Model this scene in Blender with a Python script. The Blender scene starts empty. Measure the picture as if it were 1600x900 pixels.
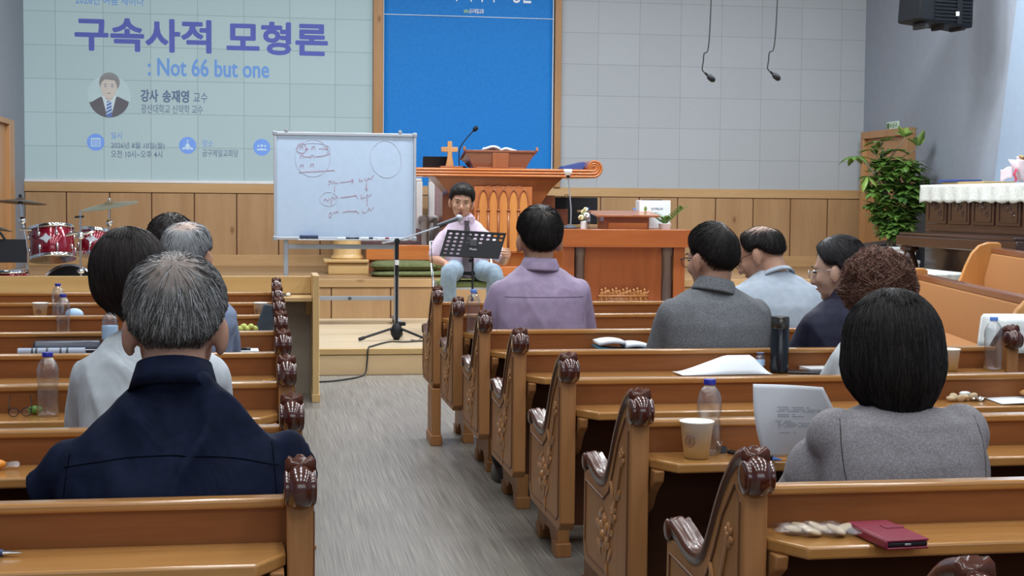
import bpy, bmesh, math, random
from math import sin, cos, pi, radians as R, sqrt, atan2, exp
from mathutils import Vector as V, Matrix as M, noise
random.seed(7)
SC = bpy.context.scene
COL = SC.collection

# ------------------------------------------------------------------ camera
FPX, HC = 2300.0, 1.275
YAW, PITCH, ROLL = R(9.5), R(-3.36), R(0.5)
F = V((sin(YAW) * cos(PITCH), cos(YAW) * cos(PITCH), sin(PITCH)))
R0 = V((cos(YAW), -sin(YAW), 0)); U0 = R0.cross(F)
CR = cos(ROLL) * R0 + sin(ROLL) * U0
CU = cos(ROLL) * U0 - sin(ROLL) * R0
cd = bpy.data.cameras.new('camera'); cam = bpy.data.objects.new('camera', cd); COL.objects.link(cam)
cd.sensor_fit = 'HORIZONTAL'; cd.sensor_width = 36.0; cd.lens = 36.0 * FPX / 1600.0
cd.clip_start = 0.05; cd.clip_end = 100
cam.matrix_world = M(((CR.x, CU.x, -F.x, 0), (CR.y, CU.y, -F.y, 0), (CR.z, CU.z, -F.z, HC), (0, 0, 0, 1)))
SC.camera = cam

# ------------------------------------------------------------------ world, lights, exposure
w = bpy.data.worlds.new('world'); SC.world = w; w.use_nodes = True
w.node_tree.nodes['Background'].inputs[0].default_value = (0.80, 0.88, 1.0, 1)
w.node_tree.nodes['Background'].inputs[1].default_value = 0.25
SC.view_settings.view_transform = 'Standard'
try: SC.view_settings.look = 'None'
except Exception: pass
SC.view_settings.gamma = 1.0
SC.view_settings.use_curve_mapping = False
SC.view_settings.exposure = 0.0
try:
    SC.cycles.use_denoising = True; SC.cycles.max_bounces = 6; SC.cycles.diffuse_bounces = 3
    SC.cycles.glossy_bounces = 3; SC.cycles.transmission_bounces = 6; SC.cycles.transparent_max_bounces = 8
    SC.cycles.caustics_reflective = False; SC.cycles.caustics_refractive = False
    SC.cycles.sample_clamp_indirect = 4.0
except Exception: pass
CEIL_Z = 4.9
def area(name, x, y, z, sx, sy, power, col=(0.93, 0.97, 1.0), rot=(0, 0, 0)):
    l = bpy.data.lights.new(name, 'AREA'); l.shape = 'RECTANGLE'; l.size = sx; l.size_y = sy
    l.energy = power; l.color = col
    o = bpy.data.objects.new(name, l); COL.objects.link(o); o.location = (x, y, z); o.rotation_euler = rot
    return o
# the hall's ceiling light panels: two files over the pews, a row over the platform
for yy in (-0.6, 1.4, 3.4, 5.4, 7.4, 9.4):
    for xx in (-1.6, 0.4, 2.4, 4.6):
        area('ceiling_lamp', xx, yy, CEIL_Z - 0.06, 0.30, 1.2, 29)
for xx in (-0.6, 1.6, 3.6, 5.6):
    area('ceiling_lamp', xx, 12.0, CEIL_Z - 0.06, 1.2, 0.30, 130)
# cool light from the right-hand side wall
area('cool_light', 6.75, 11.2, 2.6, 2.2, 1.6, 7, (0.80, 0.90, 1.0), (0, R(90), R(25)))

# cool fill light added at the rear wall, behind the camera
area('cool_light', 1.0, -2.85, 2.5, 5.5, 1.8, 55, (0.90, 0.95, 1.0), (R(90), 0, 0))

# ------------------------------------------------------------------ materials
def new_mat(name):
    m = bpy.data.materials.new(name); m.use_nodes = True
    nt = m.node_tree; b = nt.nodes['Principled BSDF']
    return m, nt, b
def lnk(nt, a, b): nt.links.new(a, b)
def plain(name, col, rough=0.5, metal=0.0, coat=0.0, spec=None, emis=None, estr=0.0):
    m, nt, b = new_mat(name)
    b.inputs['Base Color'].default_value = (*col, 1); b.inputs['Roughness'].default_value = rough
    b.inputs['Metallic'].default_value = metal; b.inputs['Coat Weight'].default_value = coat
    b.inputs['Coat Roughness'].default_value = 0.08
    if spec is not None: b.inputs['Specular IOR Level'].default_value = spec
    # faint procedural unevenness so no surface is dead flat
    tc = nt.nodes.new('ShaderNodeTexCoord'); n = nt.nodes.new('ShaderNodeTexNoise'); n.inputs['Scale'].default_value = 14
    n.inputs['Detail'].default_value = 3
    mx = nt.nodes.new('ShaderNodeMix'); mx.data_type = 'RGBA'
    mx.inputs[6].default_value = (*[c * 0.93 for c in col], 1); mx.inputs[7].default_value = (*[min(1, c * 1.07) for c in col], 1)
    lnk(nt, tc.outputs['Object'], n.inputs['Vector']); lnk(nt, n.outputs['Fac'], mx.inputs[0]); lnk(nt, mx.outputs[2], b.inputs['Base Color'])
    if emis: b.inputs['Emission Color'].default_value = (*emis, 1); b.inputs['Emission Strength'].default_value = estr
    return m
def wood(name, c1, c2, rough=0.35, axis='X', scale=6.0, coat=0.0, stretch=12.0, knots=False, bump=0.05, spec=0.4):
    m, nt, b = new_mat(name)
    tc = nt.nodes.new('ShaderNodeTexCoord'); mp = nt.nodes.new('ShaderNodeMapping')
    s = [scale] * 3; s['XYZ'.index(axis)] = scale / stretch
    mp.inputs['Scale'].default_value = s
    n1 = nt.nodes.new('ShaderNodeTexNoise'); n1.inputs['Scale'].default_value = 1.6; n1.inputs['Detail'].default_value = 6; n1.inputs['Distortion'].default_value = 0.6
    n2 = nt.nodes.new('ShaderNodeTexNoise'); n2.inputs['Scale'].default_value = 14; n2.inputs['Detail'].default_value = 3
    ad = nt.nodes.new('ShaderNodeMath'); ad.operation = 'MULTIPLY_ADD'; ad.inputs[1].default_value = 0.35
    rp = nt.nodes.new('ShaderNodeValToRGB'); rp.color_ramp.elements[0].position = 0.42; rp.color_ramp.elements[1].position = 0.88
    rp.color_ramp.elements[0].color = (*c1, 1); rp.color_ramp.elements[1].color = (*c2, 1)
    lnk(nt, tc.outputs['Object'], mp.inputs['Vector']); lnk(nt, mp.outputs[0], n1.inputs['Vector']); lnk(nt, mp.outputs[0], n2.inputs['Vector'])
    lnk(nt, n2.outputs['Fac'], ad.inputs[0]); lnk(nt, n1.outputs['Fac'], ad.inputs[2]); lnk(nt, ad.outputs[0], rp.inputs['Fac'])
    out = rp.outputs['Color']
    if knots:
        vo = nt.nodes.new('ShaderNodeTexVoronoi'); vo.inputs['Scale'].default_value = 1.9
        mp2 = nt.nodes.new('ShaderNodeMapping'); s2 = [1.5, 1.5, 1.5]; s2['XYZ'.index(axis)] = 0.8; mp2.inputs['Scale'].default_value = s2
        r2 = nt.nodes.new('ShaderNodeValToRGB'); r2.color_ramp.elements[0].position = 0.02; r2.color_ramp.elements[1].position = 0.085
        r2.color_ramp.elements[0].color = (0.32, 0.2, 0.12, 1); r2.color_ramp.elements[1].color = (1, 1, 1, 1)
        mu = nt.nodes.new('ShaderNodeMix'); mu.data_type = 'RGBA'; mu.blend_type = 'MULTIPLY'; mu.inputs[0].default_value = 0.75
        lnk(nt, tc.outputs['Object'], mp2.inputs['Vector']); lnk(nt, mp2.outputs[0], vo.inputs['Vector']); lnk(nt, vo.outputs['Distance'], r2.inputs['Fac'])
        lnk(nt, out, mu.inputs[6]); lnk(nt, r2.outputs['Color'], mu.inputs[7]); out = mu.outputs[2]
    lnk(nt, out, b.inputs['Base Color'])
    b.inputs['Roughness'].default_value = rough; b.inputs['Coat Weight'].default_value = coat; b.inputs['Coat Roughness'].default_value = 0.12; b.inputs['Specular IOR Level'].default_value = spec
    bp = nt.nodes.new('ShaderNodeBump'); bp.inputs['Strength'].default_value = bump; bp.inputs['Distance'].default_value = 0.002
    lnk(nt, n2.outputs['Fac'], bp.inputs['Height']); lnk(nt, bp.outputs[0], b.inputs['Normal'])
    return m
def fabric(name, c1, c2, rough=0.85, weave=260.0, fold=0.6, foldscale=9.0, heather=0.0, sheen=0.03):
    m, nt, b = new_mat(name)
    tc = nt.nodes.new('ShaderNodeTexCoord')
    n = nt.nodes.new('ShaderNodeTexNoise'); n.inputs['Scale'].default_value = weave if heather else 30; n.inputs['Detail'].default_value = 4
    rp = nt.nodes.new('ShaderNodeValToRGB'); rp.color_ramp.elements[0].color = (*c1, 1); rp.color_ramp.elements[1].color = (*c2, 1)
    rp.color_ramp.elements[0].position = 0.36; rp.color_ramp.elements[1].position = 0.66
    n2 = nt.nodes.new('ShaderNodeTexNoise'); n2.inputs['Scale'].default_value = foldscale; n2.inputs['Detail'].default_value = 2; n2.inputs['Distortion'].default_value = 1.2
    mp = nt.nodes.new('ShaderNodeMapping'); mp.inputs['Scale'].default_value = (1.0, 1.0, 0.45); mp.inputs['Rotation'].default_value = (0.3, 0.5, 0.2)
    bp = nt.nodes.new('ShaderNodeBump'); bp.inputs['Strength'].default_value = fold; bp.inputs['Distance'].default_value = 0.03
    n3 = nt.nodes.new('ShaderNodeTexNoise'); n3.inputs['Scale'].default_value = weave * 2
    bp2 = nt.nodes.new('ShaderNodeBump'); bp2.inputs['Strength'].default_value = 0.15; bp2.inputs['Distance'].default_value = 0.001
    lnk(nt, tc.outputs['Object'], n.inputs['Vector']); lnk(nt, tc.outputs['Object'], mp.inputs['Vector']); lnk(nt, mp.outputs[0], n2.inputs['Vector'])
    lnk(nt, tc.outputs['Object'], n3.inputs['Vector'])
    lnk(nt, n.outputs['Fac'], rp.inputs['Fac']); lnk(nt, rp.outputs['Color'], b.inputs['Base Color'])
    lnk(nt, n2.outputs['Fac'], bp.inputs['Height']); lnk(nt, n3.outputs['Fac'], bp2.inputs['Height']); lnk(nt, bp.outputs[0], bp2.inputs['Normal']); lnk(nt, bp2.outputs[0], b.inputs['Normal'])
    b.inputs['Roughness'].default_value = rough; b.inputs['Sheen Weight'].default_value = sheen; b.inputs['Specular IOR Level'].default_value = 0.25
    return m
def tile_mat(name, c, px, pz, x0, z0, line=0.0045, dark=0.62, emis=None, estr=0.0, grain=1.0):
    """square acoustic tiles on an x-z wall, with thin dark joints and a woven surface"""
    m, nt, b = new_mat(name)
    tc = nt.nodes.new('ShaderNodeTexCoord'); sp = nt.nodes.new('ShaderNodeSeparateXYZ'); lnk(nt, tc.outputs['Object'], sp.inputs[0])
    def mth(op, a, bv):
        n = nt.nodes.new('ShaderNodeMath'); n.operation = op
        for i, q in ((0, a), (1, bv)):
            if q is None: continue
            if isinstance(q, (int, float)): n.inputs[i].default_value = q
            else: lnk(nt, q, n.inputs[i])
        return n.outputs[0]
    def edge(out, p, o):
        t = mth('PINGPONG', mth('ADD', mth('SUBTRACT', out, o), p * 40.0), p / 2)
        return mth('GREATER_THAN', t, line / 2)
    e = mth('MULTIPLY', edge(sp.outputs['X'], px, x0), edge(sp.outputs['Z'], pz, z0))
    # each tile a touch lighter or darker than its neighbour
    fx = mth('FLOOR', mth('DIVIDE', mth('SUBTRACT', sp.outputs['X'], x0), px), None); fz = mth('FLOOR', mth('DIVIDE', mth('SUBTRACT', sp.outputs['Z'], z0), pz), None)
    cb = nt.nodes.new('ShaderNodeCombineXYZ'); lnk(nt, fx, cb.inputs[0]); lnk(nt, fz, cb.inputs[1])
    wn = nt.nodes.new('ShaderNodeTexWhiteNoise'); lnk(nt, cb.outputs[0], wn.inputs['Vector'])
    mp = nt.nodes.new('ShaderNodeMapping'); mp.inputs['Scale'].default_value = (18, 18, 90)
    n = nt.nodes.new('ShaderNodeTexNoise'); n.inputs['Scale'].default_value = 3.0; n.inputs['Detail'].default_value = 4
    lnk(nt, tc.outputs['Object'], mp.inputs[0]); lnk(nt, mp.outputs[0], n.inputs['Vector'])
    v = mth('ADD', mth('MULTIPLY', wn.outputs['Value'], 0.05), mth('MULTIPLY', n.outputs['Fac'], 0.16 * grain))
    v = mth('ADD', v, 0.90 - 0.08 * grain)
    v = mth('MULTIPLY', v, mth('ADD', mth('MULTIPLY', e, 1 - dark), dark))
    mx = nt.nodes.new('ShaderNodeMix'); mx.data_type = 'RGBA'; mx.inputs[6].default_value = (0, 0, 0, 1); mx.inputs[7].default_value = (*c, 1)
    lnk(nt, v, mx.inputs[0]); lnk(nt, mx.outputs[2], b.inputs['Base Color']); b.inputs['Roughness'].default_value = 0.9
    b.inputs['Specular IOR Level'].default_value = 0.15
    if emis:
        m2 = nt.nodes.new('ShaderNodeMix'); m2.data_type = 'RGBA'; m2.inputs[6].default_value = (0, 0, 0, 1); m2.inputs[7].default_value = (*emis, 1)
        lnk(nt, v, m2.inputs[0]); lnk(nt, m2.outputs[2], b.inputs['Emission Color']); b.inputs['Emission Strength'].default_value = estr
    return m
def glass(name, col=(1, 1, 1), rough=0.02, ior=1.33):
    m, nt, b = new_mat(name)
    b.inputs['Base Color'].default_value = (*col, 1); b.inputs['Roughness'].default_value = rough
    b.inputs['Transmission Weight'].default_value = 1.0; b.inputs['IOR'].default_value = ior
    return m
def clear(name, tint=(0.95, 0.97, 1.0), body=0.05, edge=0.55):
    """thin clear plastic: lets the room through, shines towards its edges"""
    m, nt, b = new_mat(name); nt.nodes.remove(b); out = nt.nodes['Material Output']
    tr = nt.nodes.new('ShaderNodeBsdfTransparent'); tr.inputs[0].default_value = (*tint, 1)
    gl = nt.nodes.new('ShaderNodeBsdfGlossy'); gl.inputs['Roughness'].default_value = 0.06
    lw = nt.nodes.new('ShaderNodeLayerWeight'); lw.inputs['Blend'].default_value = 0.35
    ma = nt.nodes.new('ShaderNodeMath'); ma.operation = 'MULTIPLY_ADD'; ma.inputs[1].default_value = edge; ma.inputs[2].default_value = body
    nz = nt.nodes.new('ShaderNodeTexNoise'); nz.inputs['Scale'].default_value = 60; bp = nt.nodes.new('ShaderNodeBump'); bp.inputs['Strength'].default_value = 0.25; bp.inputs['Distance'].default_value = 0.004
    mx = nt.nodes.new('ShaderNodeMixShader')
    lnk(nt, nz.outputs['Fac'], bp.inputs['Height']); lnk(nt, bp.outputs[0], gl.inputs['Normal'])
    lnk(nt, lw.outputs['Facing'], ma.inputs[0]); lnk(nt, ma.outputs[0], mx.inputs[0]); lnk(nt, tr.outputs[0], mx.inputs[1]); lnk(nt, gl.outputs[0], mx.inputs[2]); lnk(nt, mx.outputs[0], out.inputs[0])
    return m
def attr_mat(name, rough=0.5, spec=0.25):
    m, nt, b = new_mat(name)
    a = nt.nodes.new('ShaderNodeAttribute'); a.attribute_name = 'Col'
    lnk(nt, a.outputs['Color'], b.inputs['Base Color']); b.inputs['Roughness'].default_value = rough; b.inputs['Specular IOR Level'].default_value = spec
    return m
def skin_mat(name, col):
    m, nt, b = new_mat(name)
    tc = nt.nodes.new('ShaderNodeTexCoord'); n = nt.nodes.new('ShaderNodeTexNoise'); n.inputs['Scale'].default_value = 22; n.inputs['Detail'].default_value = 4
    rp = nt.nodes.new('ShaderNodeValToRGB'); rp.color_ramp.elements[0].color = (col[0] * 0.86, col[1] * 0.76, col[2] * 0.72, 1); rp.color_ramp.elements[1].color = (*col, 1)
    rp.color_ramp.elements[0].position = 0.3; rp.color_ramp.elements[1].position = 0.62
    lnk(nt, tc.outputs['Object'], n.inputs['Vector']); lnk(nt, n.outputs['Fac'], rp.inputs['Fac']); lnk(nt, rp.outputs['Color'], b.inputs['Base Color'])
    b.inputs['Roughness'].default_value = 0.5; b.inputs['Subsurface Weight'].default_value = 0.12; b.inputs['Subsurface Radius'].default_value = (0.02, 0.008, 0.004)
    b.inputs['Specular IOR Level'].default_value = 0.35
    return m

MT = {}
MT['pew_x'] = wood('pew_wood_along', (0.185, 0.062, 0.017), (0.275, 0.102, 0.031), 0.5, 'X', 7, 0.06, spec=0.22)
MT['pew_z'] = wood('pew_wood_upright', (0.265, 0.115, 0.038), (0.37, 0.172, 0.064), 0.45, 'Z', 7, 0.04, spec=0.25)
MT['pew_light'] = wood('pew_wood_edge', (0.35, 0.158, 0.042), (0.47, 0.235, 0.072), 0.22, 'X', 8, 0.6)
MT['carve'] = wood('carved_relief', (0.30, 0.13, 0.045), (0.42, 0.20, 0.075), 0.3, 'Z', 9, 0.3)
MT['mahog'] = plain('dark_mahogany_lacquer', (0.062, 0.013, 0.007), 0.2, 0, 0.8)
MT['mahog2'] = plain('brown_mahogany_lacquer', (0.075, 0.022, 0.011), 0.24, 0, 0.15, spec=0.3)
MT['pew_shaded'] = wood('pew_lower_panel_shaded', (0.045, 0.018, 0.009), (0.070, 0.028, 0.014), 0.85, 'X', 7, 0.0, spec=0.08)  # pew wood darkened to carry the shade below the shelves
MT['groove'] = plain('cut_groove', (0.13, 0.05, 0.018), 0.6)
MT['pine_z'] = wood('pine_plank_upright', (0.37, 0.215, 0.10), (0.47, 0.295, 0.15), 0.55, 'Z', 4, 0.0, 10, True)
MT['pine_x'] = wood('pine_board_along', (0.46, 0.28, 0.125), (0.58, 0.38, 0.19), 0.55, 'X', 4, 0.0, 10, True)
MT['riser'] = wood('pale_pine_riser', (0.58, 0.40, 0.21), (0.70, 0.51, 0.29), 0.5, 'X', 4, 0.05, 10, True)
MT['stagefloor'] = wood('stage_floor_wood', (0.30, 0.17, 0.075), (0.38, 0.23, 0.115), 0.45, 'X', 4, 0.1, 10)
MT['tread'] = wood('platform_floor_vinyl', (0.47, 0.37, 0.245), (0.58, 0.475, 0.33), 0.35, 'X', 5, 0.1, 12)
MT['desk'] = wood('pale_desk_wood', (0.50, 0.32, 0.13), (0.61, 0.42, 0.19), 0.4, 'X', 5, 0.2)
MT['desk_z'] = wood('pale_desk_wood_upright', (0.52, 0.33, 0.13), (0.63, 0.43, 0.19), 0.4, 'Z', 5, 0.2)
MT['trim'] = wood('trim_wood', (0.36, 0.185, 0.075), (0.46, 0.255, 0.115), 0.5, 'Z', 6, 0, 9, True)
MT['pulpit_x'] = wood('pulpit_wood_along', (0.44, 0.125, 0.03), (0.58, 0.20, 0.055), 0.22, 'X', 6, 0.7)
MT['pulpit_z'] = wood('pulpit_wood_upright', (0.46, 0.16, 0.038), (0.58, 0.235, 0.06), 0.28, 'Z', 6, 0.5)
MT['pulpit_d'] = wood('pulpit_wood_red', (0.25, 0.075, 0.027), (0.34, 0.115, 0.042), 0.28, 'Z', 6, 0.4)
MT['brown'] = wood('reddish_brown_wood', (0.17, 0.055, 0.03), (0.24, 0.085, 0.045), 0.25, 'X', 6, 0.5)
MT['door'] = wood('door_wood', (0.40, 0.205, 0.085), (0.49, 0.27, 0.12), 0.45, 'Z', 4, 0.1, 10, True)
MT['piano'] = wood('piano_walnut', (0.035, 0.016, 0.011), (0.06, 0.026, 0.017), 0.25, 'Y', 6, 0.5)
MT['black'] = plain('black_plastic', (0.011, 0.012, 0.015), 0.5, spec=0.25)
MT['blackmetal'] = plain('black_painted_metal', (0.018, 0.019, 0.022), 0.35, 0.2)
MT['rubber'] = plain('dark_rubber', (0.02, 0.02, 0.022), 0.8)
MT['chrome'] = plain('chrome', (0.80, 0.81, 0.83), 0.12, 1.0)
MT['alu'] = plain('brushed_aluminium', (0.48, 0.51, 0.56), 0.36, 0.75)
MT['greymetal'] = plain('grey_painted_steel', (0.30, 0.33, 0.38), 0.4, 0.3)
MT['darkgrey'] = plain('dark_grey_plastic', (0.055, 0.062, 0.075), 0.5)
MT['cymbal'] = plain('cymbal_bronze', (0.42, 0.34, 0.20), 0.3, 0.85)
MT['cymbal_d'] = plain('cymbal_dark_bronze', (0.12, 0.09, 0.075), 0.38, 0.7)
MT['drumred'] = plain('wine_red_drum_lacquer', (0.22, 0.006, 0.022), 0.15, 0.3, 0.9)
MT['drumblack'] = plain('black_drum_head', (0.010, 0.010, 0.012), 0.75, spec=0.12)
MT['white'] = plain('white_plastic', (0.78, 0.80, 0.82), 0.4)
MT['paper'] = plain('white_paper', (0.84, 0.88, 0.94), 0.7)
MT['cup'] = plain('cream_paper_cup', (0.84, 0.83, 0.76), 0.6)
MT['board'] = plain('whiteboard_surface', (0.385, 0.49, 0.64), 0.28, 0, 0.15)
MT['ink_red'] = plain('red_marker_ink', (0.40, 0.11, 0.16), 0.7)
MT['ink_grey'] = plain('grey_marker_ink', (0.45, 0.47, 0.56), 0.6)
MT['navyplastic'] = plain('navy_plastic', (0.03, 0.05, 0.14), 0.5)
MT['banner'] = fabric('blue_banner_cloth', (0.010, 0.195, 0.60), (0.014, 0.215, 0.64), 0.6, 200, 0.05, 1.5, 0, 0)
MT['bannerhem'] = plain('pale_banner_hem', (0.62, 0.74, 0.85), 0.7)
MT['bluecap'] = plain('blue_bottle_cap', (0.012, 0.018, 0.28), 0.4)
MT['skycap'] = plain('light_blue_bottle_cap', (0.12, 0.26, 0.72), 0.4)
MT['pet'] = clear('clear_bottle_plastic', (0.92, 0.945, 0.97), 0.09, 0.7)
MT['label'] = plain('pale_blue_bottle_label', (0.40, 0.58, 0.80), 0.5)
MT['greencush'] = fabric('olive_green_cloth', (0.115, 0.135, 0.055), (0.155, 0.175, 0.08), 0.9, 200, 0.2, 4)
MT['greenseat'] = fabric('leaf_green_seat_cloth', (0.21, 0.25, 0.09), (0.26, 0.31, 0.12), 0.9, 200, 0.15, 4)
MT['orange'] = fabric('orange_upholstery', (0.33, 0.142, 0.042), (0.40, 0.18, 0.058), 0.75, 150, 0.08, 4, 1)
MT['whitecloth'] = fabric('white_cloth', (0.62, 0.66, 0.66), (0.72, 0.76, 0.76), 0.9, 120, 0.5, 7)
MT['lace'] = fabric('white_lace_cloth', (0.56, 0.59, 0.56), (0.74, 0.77, 0.74), 0.9, 60, 0.4, 9, 1)
MT['rose'] = fabric('dusty_rose_upholstery', (0.27, 0.17, 0.18), (0.33, 0.21, 0.22), 0.8, 150, 0.1, 4)
MT['chairwhite'] = plain('ivory_chair_frame', (0.66, 0.62, 0.60), 0.4)
MT['leaf'] = plain('plant_leaf', (0.125, 0.255, 0.045), 0.4)
MT['leafdark'] = plain('dark_plant_leaf', (0.065, 0.155, 0.035), 0.4)
MT['leaflight'] = plain('fresh_plant_leaf', (0.25, 0.39, 0.085), 0.45)
MT['stem'] = plain('woody_stem', (0.30, 0.27, 0.20), 0.7)
MT['wallgrey'] = plain('grey_wall_paint', (0.29, 0.325, 0.385), 0.85)
MT['wallleft'] = plain('slate_wall_paint', (0.26, 0.29, 0.34), 0.85)
MT['wallpale'] = plain('pale_blue_wall', (0.30, 0.385, 0.50), 0.8)
MT['ceiling'] = plain('ceiling_white', (0.44, 0.45, 0.46), 0.9)
MT['red'] = plain('burgundy_leather', (0.20, 0.012, 0.036), 0.42)
MT['hymn'] = plain('teal_book_cover', (0.03, 0.16, 0.24), 0.5)
MT['slate'] = fabric('slate_zip_case', (0.045, 0.058, 0.075), (0.06, 0.075, 0.095), 0.7, 200, 0.1, 5)
MT['bible'] = plain('navy_zip_bible', (0.010, 0.017, 0.045), 0.35)
MT['snack'] = plain('pale_cracker', (0.56, 0.44, 0.28), 0.8)
MT['film'] = clear('clear_wrapper_film', (0.95, 0.95, 0.95), 0.04, 0.4)
MT['orangewrap'] = plain('orange_wrapper', (0.72, 0.27, 0.03), 0.4)
MT['yellow'] = plain('yellow_green_wrapper', (0.55, 0.58, 0.14), 0.5)
MT['thermos'] = plain('black_steel_flask', (0.010, 0.013, 0.018), 0.25, 0.4, 0.4)
MT['crosswood'] = wood('cross_wood', (0.42, 0.20, 0.075), (0.55, 0.29, 0.12), 0.45, 'Z', 12, 0)
MT['tan'] = plain('tan_cardboard', (0.44, 0.31, 0.14), 0.8)
MT['pink'] = plain('pink_tissue_wrap', (0.70, 0.58, 0.64), 0.7)
MT['pinkred'] = plain('pink_red_ribbon', (0.52, 0.05, 0.10), 0.5)
MT['silver'] = plain('silver_ornament', (0.72, 0.74, 0.76), 0.18, 0.9)
MT['cream'] = plain('cream_flower', (0.74, 0.72, 0.42), 0.6)
MT['bluebook'] = plain('blue_cloth_book', (0.035, 0.065, 0.24), 0.6)
MT['keyring'] = plain('dark_keys', (0.10, 0.10, 0.09), 0.4, 0.5)
MT['lens'] = clear('clear_lens', (0.97, 0.98, 1.0), 0.03, 0.2)

def floor_mat():
    m, nt, b = new_mat('woven_vinyl_floor')
    tc = nt.nodes.new('ShaderNodeTexCoord')
    def ns(sc, scale, det=3):
        mp = nt.nodes.new('ShaderNodeMapping'); mp.inputs['Scale'].default_value = sc
        n = nt.nodes.new('ShaderNodeTexNoise'); n.inputs['Scale'].default_value = scale; n.inputs['Detail'].default_value = det
        lnk(nt, tc.outputs['Object'], mp.inputs[0]); lnk(nt, mp.outputs[0], n.inputs['Vector']); return n.outputs['Fac']
    fine = ns((190, 2.0, 1), 1.0, 4); broad = ns((1.2, 0.5, 1), 2.0, 2)
    rp = nt.nodes.new('ShaderNodeValToRGB')
    rp.color_ramp.elements[0].position = 0.34; rp.color_ramp.elements[0].color = (0.120, 0.108, 0.094, 1)
    rp.color_ramp.elements[1].position = 0.68; rp.color_ramp.elements[1].color = (0.27, 0.245, 0.21, 1)
    lnk(nt, fine, rp.inputs['Fac'])
    br = nt.nodes.new('ShaderNodeTexBrick'); br.inputs['Scale'].default_value = 1.0
    br.inputs['Brick Width'].default_value = 0.92; br.inputs['Row Height'].default_value = 0.19; br.inputs['Mortar Size'].default_value = 0.0012
    br.inputs['Color1'].default_value = (0.94, 0.94, 0.94, 1); br.inputs['Color2'].default_value = (1.05, 1.05, 1.05, 1); br.inputs['Mortar'].default_value = (0.7, 0.7, 0.7, 1)
    mp = nt.nodes.new('ShaderNodeMapping'); mp.inputs['Rotation'].default_value = (0, 0, R(90)); lnk(nt, tc.outputs['Object'], mp.inputs[0]); lnk(nt, mp.outputs[0], br.inputs['Vector'])
    mu = nt.nodes.new('ShaderNodeMix'); mu.data_type = 'RGBA'; mu.blend_type = 'MULTIPLY'; mu.inputs[0].default_value = 1.0
    lnk(nt, rp.outputs['Color'], mu.inputs[6]); lnk(nt, br.outputs['Color'], mu.inputs[7])
    lnk(nt, mu.outputs[2], b.inputs['Base Color']); b.inputs['Roughness'].default_value = 0.42
    bp = nt.nodes.new('ShaderNodeBump'); bp.inputs['Strength'].default_value = 0.1; bp.inputs['Distance'].default_value = 0.001
    lnk(nt, fine, bp.inputs['Height']); lnk(nt, bp.outputs[0], b.inputs['Normal'])
    return m
MT['floor'] = floor_mat()

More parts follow.
